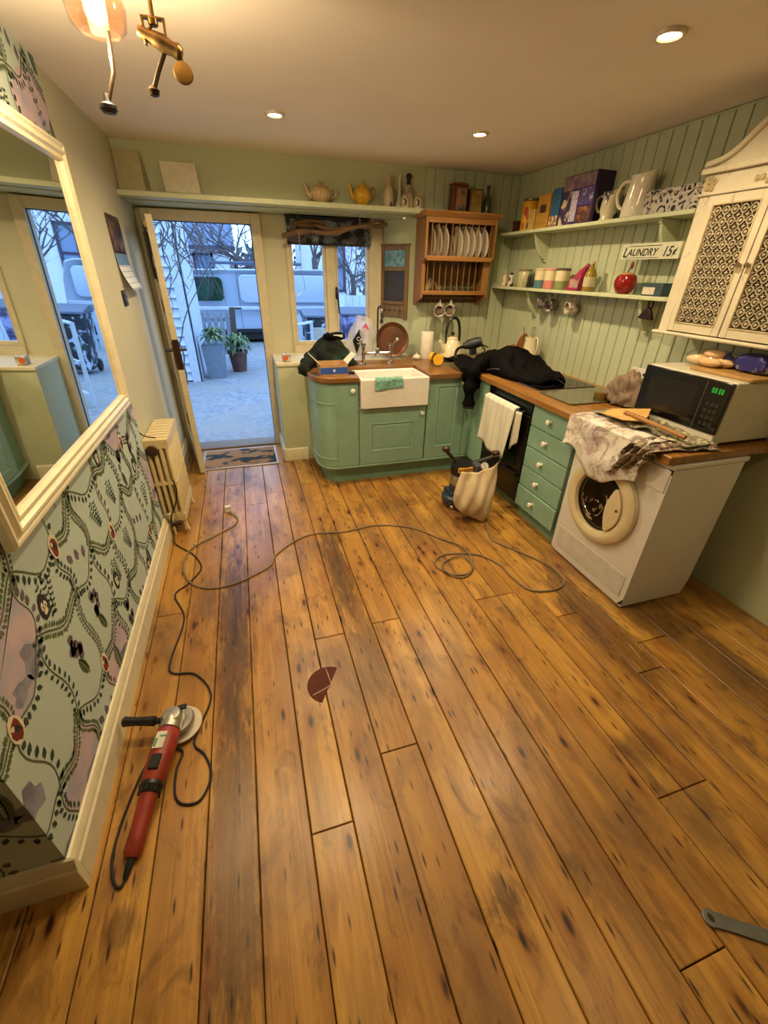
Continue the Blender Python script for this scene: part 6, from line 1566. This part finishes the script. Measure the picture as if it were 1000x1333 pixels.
def canister(y, low, lab, lid):
    return lathe_thing('canister', lab, 'canister', 2.345, y, Lz+e, [('lower_band', [(0, 0), (.050, 0), (.053, .004), (.053, .058), (0, .058)], mat(low, .4)), ('upper_band', [(0, .0582), (.053, .0582), (.053, .122), (.05, .126), (0, .126)], mat('#d0c49c', .4)), ('canister_lid', [(0, .1262), (.054, .1262), (.055, .136), (.05, .142), (0, .144)], mat(lid, .4))], 'two-tone canisters on the lower shelf')
canister(3.325, '#4f7078', 'cream canister with dusty blue lower half, leftmost of three', '#c8bc98')
canister(3.20, '#c67a6c', 'cream canister with salmon pink lower half, middle of three', '#cf9484')
canister(3.065, '#7d8a56', 'cream canister with sage green lower half and dark lid, right of three', '#55503a')
mp = thing('magenta_pouch', 'slanting magenta refill bottle beside the green-bottomed canister', 'bottle', (2.34, 2.92, Lz))
q = B(); q.prism([(2.985, Lz+e), (2.845, Lz+e), (2.825, Lz+.10), (2.93, Lz+.085)], 0, 2.315, 2.375); q.tube([(2.345, 2.875, Lz+.075), (2.345, 2.85, Lz+.115), (2.345, 2.822, Lz+.145), (2.345, 2.805, Lz+.165)], [.042, .030, .017, .014], 12); obj('bottle_body', q, mat('#9c2a52', .3, var=.1, name='magenta_plastic'), mp, bevel=.008, seg=2)
q = B(); q.box(2.3135, 2.3148, 2.84, 2.93, Lz+.02, Lz+.075); obj('bottle_label', q, two_tone('pale_label', '#b9908c', '#8f7a60', 40, .4, .6, .5), mp)
lathe_thing('gold_bottle', 'golden olive oil bottle right of the magenta bottle', 'bottle', 2.345, 2.765, Lz+e, [('bottle_body', [(0, 0), (.036, 0), (.040, .005), (.040, .10), (.03, .125), (.014, .145), (.013, .165), (0, .165)], mat('#8a7428', .15, name='golden_glass')), ('bottle_cap', [(0, .1655), (.015, .1655), (.015, .18), (0, .182)], mat('#b7a468', .35)), ('bottle_label', [(.0403, .03), (.0408, .03), (.0408, .09), (.0403, .09)], mat('#b8b08c', .5))])
aj = thing('apple_jar', 'shiny red apple-shaped jar with leafy stem on the lower shelf', 'jar', (2.35, 2.445, Lz))
ap_ = (2.35, 2.445, Lz+e)
M_red = mat('#8e1c1a', .14, var=.08, name='red_glaze')
q = B(); q.lathe([(0, .004), (.030, 0), (.048, .012), (.064, .045), (.066, .072), (.056, .098), (.040, .108), (0, .106)], ap_, 32); obj('jar_body', q, M_red, aj)
q = B(); q.lathe([(0, .120), (.025, .118), (.040, .111), (.041, .1085), (0, .1085)], ap_, 26); jl = obj('jar_lid', q, mat('#b78a58', .3), aj)
q = B(); q.tube(smooth_path([(2.35, 2.445, Lz+.120), (2.352, 2.440, Lz+.14), (2.35, 2.43, Lz+.155)]), .004, 6); q.ball((2.35, 2.425, Lz+.158), (.006, .014, .022), 10, 8); obj('stem_and_leaf', q, mat('#6d2a1c', .3), jl)
boxthing('tape_box', 'small dark teal carton with white label at the right end of the lower shelf', 'box', 2.305, 2.38, 2.115, 2.255, Lz, .068, mat('#32464c', .5, name='teal_carton'), [('white_label', mat('#cfc6b4', .6), (2.3035, 2.3048, 2.165, 2.25, .008, .045))], rot=.0)
gls = obj('small_glass', B().lathe([(0, 0), (.028, 0), (.030, .004), (.034, .065), (.032, .065), (.028, .006), (0, .006)], n=22), M_bottle); gls.location = (2.36, 2.315, Lz+e); tag(gls, 'small clear tumbler between the apple jar and the teal carton', 'glass')
# hanging below the lower shelf
hung_mug((2.375, 3.31, 1.395), (-.75, .35, -.15), M_mugd, 'dark patterned mug hanging under the lower shelf, nearest the corner', 'mugs under the lower shelf', .044, .075)
hung_mug((2.375, 3.18, 1.385), (-.9, -.25, -.1), M_mugd, 'dark patterned mug hanging under the lower shelf, middle of three', 'mugs under the lower shelf', .044, .075)
hung_mug((2.375, 2.93, 1.385), (-.9, .2, -.1), M_mug, 'white mug with violet flower hanging under the lower shelf, right of three', 'mugs under the lower shelf', .044, .075)
hk = B()
for y in (3.31, 3.18, 2.93): hk.tube([(2.375, y, 1.4775), (2.375, y, 1.46), (2.367, y, 1.452), (2.362, y, 1.462)], .0028, 5)
tag(obj('cup_hooks', hk, M_brass), 'row of brass cup hooks screwed under the lower wall shelf', 'hooks')
ib = thing('iron_bell', 'small dark iron bell with ring handle hanging under the lower shelf', 'bell', (2.33, 2.20, 1.40))
q = B(); q.mesh([(2.325, 2.255, 1.378), (2.325, 2.150, 1.372), (2.325, 2.178, 1.432), (2.325, 2.208, 1.438), (2.352, 2.255, 1.378), (2.352, 2.150, 1.372), (2.347, 2.178, 1.432), (2.347, 2.208, 1.438)], [(0, 1, 2, 3), (7, 6, 5, 4), (0, 4, 5, 1), (1, 5, 6, 2), (2, 6, 7, 3), (3, 7, 4, 0)]); obj('bell_body', q, mat('#2b1712', .5, .4, name='rusty_iron'), ib, bevel=.004)
q = B(); q.tube([(2.337, 2.190+.017*math.cos(a), 1.456+.021*math.sin(a)) for a in [2*PI*i/18 for i in range(18)]], .0055, 8, closed=True); obj('ring_handle', q, mat('#2b1712', .5, .4, name='rusty_iron'), ib)
# enamel sign
sg = thing('laundry_sign', 'cream metal sign lettered LAUNDRY 15 cents between the wall shelves', 'sign', (2.338, 2.31, 1.74))
S0 = V(2.385, 2.615, 1.732); 
q = B(); q.box(2.3365, 2.3395, 2.105, 2.525, 1.688, 1.770); obj('sign_plate', q, mat('#cfd0b4', .35, var=.05, name='cream_enamel_sign'), sg, bevel=.002)
def text(s, size, y, z, x, par, m, name='lettering', shear=.0, sx=1.0):
    cu = bpy.data.curves.new('lettering', 'FONT'); cu.body = s; cu.size = size; cu.shear = shear; cu.extrude = .0006; cu.offset = .0008
    tmp = bpy.data.objects.new('tmp', cu); COL.objects.link(tmp)
    dg = bpy.context.evaluated_depsgraph_get(); me = bpy.data.meshes.new_from_object(tmp.evaluated_get(dg)); bpy.data.objects.remove(tmp)
    me.transform(Matrix.Scale(sx, 4, (1, 0, 0)))
    # text x -> -y (reads from the room), text y -> z
    me.transform(Matrix(((0, 0, -1, x), (-1, 0, 0, y), (0, 1, 0, z), (0, 0, 0, 1))))
    me.transform(Matrix.Translation(-OFF[par.name])); me.materials.append(m)
    o = bpy.data.objects.new(name, me); COL.objects.link(o); o.parent = par; return o
M_ink = mat('#14161c', .5, name='black_sign_paint')
text('L', .074, 2.513, 1.702, 2.3358, sg, M_ink, shear=.25)
text('AUNDRY', .052, 2.476, 1.707, 2.3358, sg, M_ink, shear=.25, sx=1.02)
text('15', .070, 2.220, 1.702, 2.3358, sg, M_ink, shear=.25, sx=.9)
text('\u00a2', .05, 2.152, 1.710, 2.3358, sg, M_ink, shear=.25)
q = B(); q.box(2.3356, 2.3365, 2.235, 2.475, 1.755, 1.7585); q.box(2.3356, 2.3365, 2.235, 2.495, 1.695, 1.6975); obj('rule_lines', q, M_ink, sg)

# ------------------------------------------------------------------ white fretwork wall cabinet
wc = thing('wall_cabinet', 'distressed white wall cabinet with fretwork doors and curved pediment', 'cabinet', (2.33, 1.62, 1.33))
M_dist = NT('distressed_white_paint'); P = M_dist.obco()
w1 = M_dist.noise(M_dist.scale(P, (1, 1, .35)), 26, 5, .7); w2 = M_dist.noise(P, 7, 4)
cc2 = M_dist.mix(M_dist.ramp(w2, .35, .7), lin('#cbc1a6'), lin('#d8cfb6')); cc2 = M_dist.mix(M_dist.math('MULTIPLY', M_dist.ramp(w1, .60, .70), M_dist.ramp(w2, .42, .6)), cc2, lin('#7a5c3c')); M_dist.base(cc2); M_dist.set(.6); M_dist.bump(w1, .25, .003); M_dist = M_dist.m
M_frcarve = mat('#c2b088', .7, var=.15, bump=.3, name='carved_white')
M_frback = mat('#3c3328', .8, var=.1, name='dark_cabinet_inside')
CX, CY0, CY1, CZ0, CZ1 = 2.205, 1.275, 1.970, 1.335, 2.045
q = B(); q.box(CX+.018, CX+.028, CY0+.02, CY1-.02, CZ0+.02, 1.945); q.box(CX+.028, WXF, CY1-.02, CY1, CZ0+.01, CZ1); q.box(CX+.028, WXF, CY0, CY0+.02, CZ0+.01, CZ1); q.box(CX+.028, WXF, CY0+.02, CY1-.02, 1.93, CZ1); obj('cabinet_case', q, M_dist, wc, bevel=.003)
for a, c in ((CY1-.055, CY1), (CY0, CY0+.055)):
    q = B(); q.box(CX, CX+.028, a, c, CZ0+.01, 1.938); obj('face_stile', q, M_dist, wc, bevel=.003)
q = B(); q.box(CX-.022, WXF, CY0-.022, CY1+.022, CZ0-.006, CZ0+.010); obj('bottom_moulding', q, M_dist, wc, bevel=.006)
q = B(); q.box(CX-.002, CX+.028, CY0, CY1, 1.948, 2.02); obj('frieze_board', q, M_dist, wc, bevel=.002)
q = B(); q.box(CX-.012, CX+.02, CY0-.008, CY1+.008, 1.938, 1.950); q.box(CX-.022, CX+.03, CY0-.018, CY1+.018, 2.022, 2.046); obj('cornice', q, M_dist, wc, bevel=.005, seg=3)
def rosette(par, y, z, w, h, seed, name='carved_ornament'):
    r = random.Random(seed); q = B()
    for i in range(16):
        a = r.uniform(0, 2*PI); k = math.sqrt(r.random()); yy = y+w*k*math.cos(a); zz = z+h*k*math.sin(a)
        q.lathe([(0, .004), (.005, .004), (.008, 0), (.011, .003), (.013, 0)], m=align((CX-.004, yy, zz), (-1, 0, 0)), n=8)
    obj(name, q, M_frcarve, par)
rosette(wc, CY1-.035, 1.985, .03, .028, 1); rosette(wc, 1.62, 1.985, .10, .030, 2); rosette(wc, CY0+.035, 1.985, .03, .028, 3)
half = [(0, 2.048), (.0, 2.062), (.06, 2.070), (.11, 2.088), (.15, 2.115), (.19, 2.150), (.225, 2.178), (.25, 2.192), (.275, 2.196)]
W2 = (CY1-CY0)/2; ym = (CY0+CY1)/2
edge = [(CY1-a, z) for a, z in half]+[(ym+.06, 2.196), (ym+.055, 2.17), (ym+.03, 2.155), (ym, 2.15)]
edge += [(2*ym-a, z) for a, z in edge[::-1][1:]]
q = B(); q.prism([(a, z) for a, z in edge], 0, CX+.004, CX+.024); obj('pediment', q, M_dist, wc, bevel=.002)
for sgn in (1, -1):
    q = B(); pts = [(CX-.004, ym+sgn*(W2+.012-a), z) for a, z in half[1:]]; q.tube(smooth_path(pts, 3), .013, 8); obj('pediment_moulding', q, M_dist, wc)
    q = B(); q.lathe([(0, -.012), (.022, -.012), (.026, 0), (.022, .012), (0, .012)], m=align((CX-.002, ym+sgn*.070, 2.180), (-1, 0, 0)), n=16); obj('scroll', q, M_dist, wc)
for k, (y0, y1) in enumerate(((1.625, 1.913), (1.332, 1.620))):
    q = B(); z0, z1 = CZ0+.015, 1.936; s_ = .036
    q.box(CX-.004, CX+.016, y0, y0+s_, z0, z1); q.box(CX-.004, CX+.016, y1-s_, y1, z0, z1); q.box(CX-.004, CX+.016, y0+s_, y1-s_, z0, z0+.045); q.box(CX-.004, CX+.016, y0+s_, y1-s_, z1-.04, z1)
    d = obj('cabinet_door', q, M_dist, wc, bevel=.003)
    iy0, iy1, iz0, iz1 = y0+s_, y1-s_, z0+.045, z1-.04
    q = B(); q.box(CX+.012, CX+.016, iy0, iy1, iz0, iz1); obj('door_backing', q, M_frback, d)
    q = B(); nc, nr = 5, 11; cw = (iy1-iy0)/nc; ch = (iz1-iz0)/nr
    for i in range(nc):
        for j in range(nr):
            cy, cz = iy0+cw*(i+.5), iz0+ch*(j+.5)
            m8 = [(cy+cw*.40*math.cos(2*PI*t/8+PI/8), cz+ch*.40*math.sin(2*PI*t/8+PI/8)) for t in range(8)]
            m8i = [(cy+cw*.30*math.cos(2*PI*t/8+PI/8), cz+ch*.30*math.sin(2*PI*t/8+PI/8)) for t in range(8)]
            vs_ = [(CX+.002, a, b) for a, b in m8]+[(CX+.002, a, b) for a, b in m8i]+[(CX+.010, a, b) for a, b in m8]+[(CX+.010, a, b) for a, b in m8i]
            fs = []
            for t in range(8):
                u_ = (t+1) % 8; fs += [(t, u_, 8+u_, 8+t), (t, 16+t, 16+u_, u_), (8+t, 8+u_, 24+u_, 24+t)]
            q.mesh(vs_, fs)
            q.lathe([(0, .003), (cw*.13, .002), (cw*.17, 0), (cw*.17, -.006)], m=align((CX+.002, cy, cz), (-1, 0, 0)), n=6)
            for (dy, dz) in ((1, 0), (0, 1)):
                q.obox((CX+.006, cy+dy*cw*.5, cz+dz*ch*.5), (.008, 0, 0), (0, cw*(.36 if dy else .10), 0), (0, 0, ch*(.36 if dz else .10)))
            q.obox((CX+.006, cy+cw*.5, cz+ch*.5), (.008, 0, 0), (0, cw*.14, ch*.14), (0, -cw*.14, ch*.14))
            q.obox((CX+.007, cy+cw*.5, cz+ch*.5), (.005, 0, 0), (0, cw*.46, 0), (0, 0, ch*.06)); q.obox((CX+.007, cy+cw*.5, cz+ch*.5), (.005, 0, 0), (0, cw*.06, 0), (0, 0, ch*.46))
    obj('fretwork', q, mat('#bfb294', .7, var=.15, name='fretwork_paint'), d, smooth=False)
    q = B(); w_ = .006; f = CX-.007
    q.box(f, CX, iy0-w_, iy0, iz0-w_, iz1+w_); q.box(f, CX, iy1, iy1+w_, iz0-w_, iz1+w_); q.box(f, CX, iy0, iy1, iz0-w_, iz0); q.box(f, CX, iy0, iy1, iz1, iz1+w_); obj('panel_bead', q, M_frcarve, d, bevel=.001)
    q = B(); q.lathe([(0, 0), (.008, 0), (.006, .008), (.012, .014), (.013, .02), (.008, .026), (0, .027)], m=align((CX-.004, y0+.018 if k == 0 else y1-.018, 1.652), (-1, 0, 0)), n=14); obj('door_knob', q, glass_mat('glass_knob', '#cfc8b4', 4.0), d)
tag(obj('dark_ornament', B().prism([(1.945, 2.0465), (1.905, 2.0465), (1.915, 2.078), (1.925, 2.085), (1.935, 2.074)], 0, CX+.06, CX+.14), mat('#2a2320', .5), bevel=.004), 'small dark object on top of the white cabinet at its left end', 'ornament')
# ------------------------------------------------------------------ tools on the floor
sd = thing('floor_sander', 'dark blue edge floor sander with dust bag on the boards before the oven', 'sander', (1.46, 2.58, 0))
M_blue = mat('#26354c', .4, var=.12, name='dark_blue_casting')
M_alu = mat('#b9b7ae', .35, .85, var=.12, name='worn_aluminium')
q = B(); q.lathe([(0, .03), (.105, .03), (.115, .04), (.118, .085), (.10, .10), (0, .10)], (1.43, 2.62, 0), 28); q.box(1.36, 1.55, 2.58, 2.72, .05, .12); obj('disc_housing', q, M_blue, sd, bevel=.006)
q = B(); q.lathe([(0, .012), (.10, .012), (.10, .029), (0, .029)], (1.43, 2.62, 0), 28); obj('sanding_disc', q, mat('#6a3a2a', .9), sd)
q = B(); q.lathe([(0, .10), (.078, .10), (.082, .12), (.080, .17), (0, .17)], (1.45, 2.63, 0), 24); obj('motor_lower', q, M_blue, sd)
q = B(); q.lathe([(0, .171), (.072, .171), (.076, .18), (.076, .25), (.070, .26), (0, .26)], (1.45, 2.63, 0), 24); obj('motor_band', q, M_alu, sd)
q = B(); q.lathe([(0, .261), (.078, .261), (.082, .27), (.082, .33), (.074, .345), (0, .345)], (1.45, 2.63, 0), 24); obj('motor_cap', q, M_black, sd)
q = B(); q.prism([(1.385, .306), (1.50, .306), (1.50, .340), (1.385, .340)], 1, 2.546, 2.560); obj('yellow_label', q, mat('#d69a2c', .5, name='yellow_label'), sd)
q = B()
for i in range(6): q.box(1.39+.018*i, 1.398+.018*i, 2.5445, 2.546, .315, .331)
obj('label_print', q, mat('#5a3c18', .5), sd)
for (x1, y1) in ((1.335, 2.69), (1.66, 2.52)):
    q = B(); p0 = V(1.45, 2.63, .31); p1 = V(x1, y1, .435); q.tube([p0+(p1-p0)*.4, p0+(p1-p0)*.8, p1], [.016, .014, .014], 10); h = obj('handle_arm', q, M_black, sd)
    q = B(); q.ball(p1+V(0, 0, .012), (.030, .030, .026), 16, 10); obj('handle_knob', q, mat('#3a2018', .3, name='brown_bakelite'), h)
q = B(); q.box(1.50, 1.56, 2.50, 2.58, .27, .37); obj('switch_box', q, mat('#3b4450', .5), sd, bevel=.006)
q = B(); q.tube(smooth_path([(1.53, 2.66, .10), (1.56, 2.60, .20), (1.56, 2.52, .33), (1.55, 2.47, .38)]), .028, 12); obj('dust_pipe', q, M_alu, sd)
for (x, y) in ((1.365, 2.55), (1.375, 2.70)):
    q = B(); q.lathe([(0, -.012), (.018, -.012), (.02, 0), (.018, .012), (0, .012)], m=align((x, y, .0205), (.8, -.6, 0)), n=16); q.box(x-.008, x+.008, y-.008, y+.008, .03, .06); obj('castor', q, M_alu, sd)
q = B(); q.tube(smooth_path([(1.54, 2.49, .40), (1.55, 2.42, .46), (1.565, 2.35, .505), (1.572, 2.33, .50), (1.567, 2.325, .47), (1.555, 2.33, .445)]), .003, 6); obj('bag_hook', q, M_steel, sd)
M_bag = two_tone('cotton_dust_bag', '#b7a383', '#cdbb9a', 6, .35, .65, .95, bump=.15)
ex = V(.956, -.2925, 0); ey = V(.2925, .956, 0); b0 = V(1.425, 2.375, 0)
BL = [(0, .080, .100), (.05, .02, .128), (.14, -.045, .146), (.28, -.120, .148), (.42, -.138, .152), (.58, -.138, .150), (.75, -.125, .145), (.90, -.108, .136), (1.0, -.098, .130)]
def lerp3(t):
    for p, q_ in zip(BL, BL[1:]):
        if t <= q_[0]:
            k = (t-p[0])/(q_[0]-p[0]); return p[1]+(q_[1]-p[1])*k, p[2]+(q_[2]-p[2])*k
    return BL[-1][1], BL[-1][2]
def bagf(u, v):
    # u round, v from the bottom tip (0) to the open slanting top (1) whose right corner hangs from the hook
    a = 2*PI*u; l, r = lerp3(v); c = (l+r)/2; w = (r-l)/2; s_ = math.cos(a)
    th = (.020+.085*math.sin(PI*min(1, v*.85+.08)))*(1-.96*v**3)
    pos_ = c+w*s_; k = (pos_+.1)/.23
    top = .385+.24*max(0, k-.5)**1.6
    fold = (.013*math.sin(pos_*42+6*v)+.012*math.sin(pos_*70-9*v))*(1-.4*v)*min(1, v*2.5)
    z = .006+(top-.006)*v
    p = b0+ex*pos_+ey*(th*math.sin(a)+fold)+ex*(.03*max(0, v-.6)*(1 if s_ > .5 else 0))
    return V(p.x, p.y, z)
q = B(); q.grid(bagf, 64, 30, True)
obj('dust_bag', q, M_bag, sd, sharp=180, solid=.003)
cord = [(1.52, 2.50, .20), (1.54, 2.44, .03), (1.51, 2.30, .006), (1.47, 2.19, .006), (1.457, 2.05, .006), (1.56, 1.881, .006), (1.64, 1.729, .006), (1.655, 1.64, .006), (1.630, 1.55, .006), (1.533, 1.507, .006), (1.393, 1.546, .006), (1.354, 1.689, .006), (1.347, 1.811, .006), (1.257, 1.947, .006), (1.062, 2.002, .006), (.959, 1.936, .006), (.986, 1.831, .006), (1.089, 1.779, .006), (1.175, 1.834, .012), (1.148, 1.951, .018), (1.018, 1.925, .006), (.985, 1.83, .017), (1.06, 1.755, .006), (1.16, 1.82, .018), (1.206, 2.025, .016), (1.094, 2.20, .006), (.958, 2.371, .006), (.728, 2.467, .006), (.496, 2.445, .006), (.284, 2.473, .006), (.146, 2.422, .006), (.009, 2.294, .006), (-.047, 2.176, .006), (-.228, 2.074, .006), (-.375, 2.059, .006), (-.483, 2.132, .006), (-.536, 2.258, .015), (-.543, 2.422, .006), (-.491, 2.523, .014), (-.352, 2.648, .006), (-.246, 2.744, .006), (-.232, 2.84, .008), (-.285, 2.925, .014)]
q = B(); q.tube(smooth_path(cord, 7), .0055, 8); pc_ = obj('power_cord', q, mat('#7b6a50', .6, var=.1, name='grey_brown_flex'), sd)
q = B(); q.prism([(-.022, 0), (.022, 0), (.024, .018), (.012, .03), (-.012, .03), (-.024, .018)], 2, -.024, .024); q.xf(Matrix.Translation((-.290, 2.945, .0265)) @ Matrix.Rotation(.35, 4, 'Z') ); obj('plug', q, mat('#d9d6cc', .35), pc_, bevel=.004)
q = B()
for (dx, dy) in ((-.011, 0), (.011, 0), (0, 0)): q.box(-.296+dx-.003, -.296+dx+.003, 2.976, 3.0 if dx else 3.004, .024+(.014 if dx == 0 else 0), .030+(.014 if dx == 0 else 0))
obj('plug_pins', q, M_brass, pc_)
# red angle polisher
ag = thing('angle_grinder', 'red angle grinder with black side handle lying by the skirting', 'angle grinder', (-.47, 1.0, 0))
M_rd = mat('#92301f', .42, var=.16, name='red_tool_plastic')
hd = V(-.462, 1.195, .078); tail = V(-.548, .775, .045)
ax = (tail-hd).normalized(); sdv = ax.cross(V(0, 0, 1)).normalized()
def at_(s, w=0, z=0): return hd+ax*s+sdv*w+V(0, 0, z)
q = B(); q.lathe([(0, 0), (.078, 0), (.082, .004), (.082, .010), (.03, .016), (0, .016)], (hd.x+.012, hd.y+.01, .012), 36); obj('backing_pad', q, mat('#c9c0ac', .7, var=.1, name='felt_pad'), ag)
q = B(); q.lathe([(0, .028), (.030, .028), (.034, .034), (.062, .040), (.066, .048), (.060, .060), (0, .060)], (hd.x+.006, hd.y+.008, 0), 30); obj('wheel_guard', q, M_alu, ag)
q = B(); q.lathe([(0, .061), (.034, .061), (.040, .068), (.040, .098), (.030, .112), (.0, .116)], (hd.x, hd.y, 0), 24); q.tube([at_(0, 0, 0), at_(.045, 0, 0)], [.038, .040], 20); obj('gear_head', q, M_alu, ag, bevel=.002)
q = B(); q.box(hd.x+.018, hd.x+.052, hd.y+.012, hd.y+.034, .100, .108); obj('spindle_lock', q, M_blackm, ag, bevel=.003)
q = B(); pts = [at_(.046), at_(.052), at_(.10), at_(.16, 0, -.002), at_(.215, 0, -.004), at_(.232, 0, -.006)]; q.tube(pts, [.036, .042, .043, .041, .040, .034], 24); obj('motor_body', q, M_rd, ag, sharp=50)
q = B(); pts = [at_(.224, 0, -.005), at_(.236, 0, -.006), at_(.258, 0, -.008)]; q.tube(pts, [.037, .041, .034], 20)
for i in range(8):
    a = 2*PI*i/8; q.obox(at_(.245, .036*math.cos(a), -.007+.036*math.sin(a)), ax*.03, sdv*.006, (0, 0, .006))
obj('vent_collar', q, M_black, ag)
q = B(); pts = [at_(.255, 0, -.008), at_(.27, 0, -.010), at_(.31, 0, -.016), at_(.36, 0, -.022), at_(.41, 0, -.028), at_(.425, 0, -.03)]; q.tube(pts, [.030, .029, .027, .027, .028, .020], 18); obj('rear_grip', q, M_rd, ag, sharp=50)
q = B(); q.obox(at_(.105, .004, .0435), ax*.060, sdv*.036, (0, 0, .002)); lb = obj('rating_label', q, mat('#cfd0bc', .5, name='pale_label_sticker'), ag)
q = B(); q.obox(at_(.115, .016, .0449), ax*.030, sdv*.009, (0, 0, .0008)); q.obox(at_(.092, -.004, .0449), ax*.006, sdv*.022, (0, 0, .0008)); obj('label_print', q, mat('#3f8f62', .5), lb)
q = B(); q.obox(at_(.178, -.002, .0385), ax*.050, sdv*.034, (0, 0, .012)); obj('slide_switch', q, M_blackm, ag, bevel=.003)
q = B(); p0 = at_(.02, .036, .01)
hs = sdv if sdv.x < 0 else -sdv
p0 = hd+ax*.01+hs*.036+V(0, 0, .008)
q.tube([p0, p0+hs*.02, p0+hs*.025+V(0, 0, .001), p0+hs*.06+V(0, 0, .004), p0+hs*.10+V(0, 0, .007), p0+hs*.135+V(0, 0, .010), p0+hs*.14+V(0, 0, .010)], [.012, .012, .019, .017, .016, .019, .014], 16); obj('side_handle', q, M_black, ag)
q = B(); q.tube([at_(.424, 0, -.03), at_(.455, 0, -.033), at_(.475, 0, -.036)], [.012, .010, .007], 12); obj('cord_boot', q, M_black, ag)
tl = at_(.475, 0, -.036)
gc = [tuple(tl), (-.567, .715, .006), (-.588, .735, .005), (-.606, .80, .005), (-.600, .90, .005), (-.575, 1.02, .005), (-.545, 1.09, .006), (-.47, 1.115, .010), (-.432, 1.095, .006), (-.447, 1.03, .006), (-.442, .941, .005), (-.409, .901, .005), (-.355, .902, .005), (-.326, .979, .005), (-.352, 1.06, .005), (-.392, 1.112, .005), (-.383, 1.173, .005), (-.342, 1.324, .005), (-.413, 1.456, .005), (-.513, 1.493, .005), (-.531, 1.571, .005), (-.498, 1.846, .005), (-.565, 2.051, .005), (-.504, 2.138, .005), (-.442, 2.271, .005), (-.49, 2.42, .005), (-.56, 2.514, .005), (-.625, 2.60, .005), (-.640, 2.67, .010), (-.635, 2.70, .04)]
q = B(); q.tube(smooth_path(gc, 7), .0042, 8); obj('power_cord', q, M_blackm, ag)
# half sanding disc and steel spanner
q = B(); pts = []
A = V(.190, 1.318, 0); Cc = V(.150, 1.235, 0)
for i in range(19):
    a = math.radians(55+188*i/18); pts.append((.152+.093*math.cos(a), 1.243+.093*math.sin(a)))
q.prism(pts, 2, .0006, .0026)
hs_ = tag(obj('sanding_disc_half', q, mat('#5a2a20', .95, var=.15, bump=.5, bsc=220, name='brown_abrasive'), smooth=False), 'torn half of a brown sanding disc lying on the middle boards', 'sandpaper')
q = B(); q.prism([(.078, 1.206), (.079, 1.203), (.166, 1.231), (.165, 1.234)], 2, .0027, .0031); q.prism([(.164, 1.232), (.167, 1.232), (.157, 1.326), (.154, 1.326)], 2, .0027, .0031); obj('crease_line', q, mat('#b9a894', .9), hs_)
sp0 = thing('steel_spanner', 'flat grey steel bar spanner with eyelet at the lower right edge', 'spanner', (1.1, .13, 0))
d = V(.115, -.075, 0).normalized(); nrm_ = V(-d.y, d.x, 0); p0 = V(1.062, .156, 0)
outer = []; 
for i in range(13):
    a = math.radians(62+236*i/12); outer.append(p0+d*(.022*math.cos(a))+nrm_*(.022*math.sin(a)))
L_ = .36
outer = [p0+d*L_+nrm_*.020, p0+d*.06+nrm_*.017]+outer+[p0+d*.06-nrm_*.017, p0+d*L_-nrm_*.020]
hole = [p0+V(.008*math.cos(2*PI*i/12), .011*math.sin(2*PI*i/12), 0) for i in range(12)]
q = B(); q.prism([(p.x, p.y) for p in outer], 2, .001, .007); obj('spanner_bar', q, M_steel, sp0, bevel=.0015)
q = B(); q.prism([(p.x, p.y) for p in hole], 2, .0071, .0074); obj('eyelet', q, mat('#3a2410', .8), sp0)
# thin fillets between boxed ledge and door frame stay bare
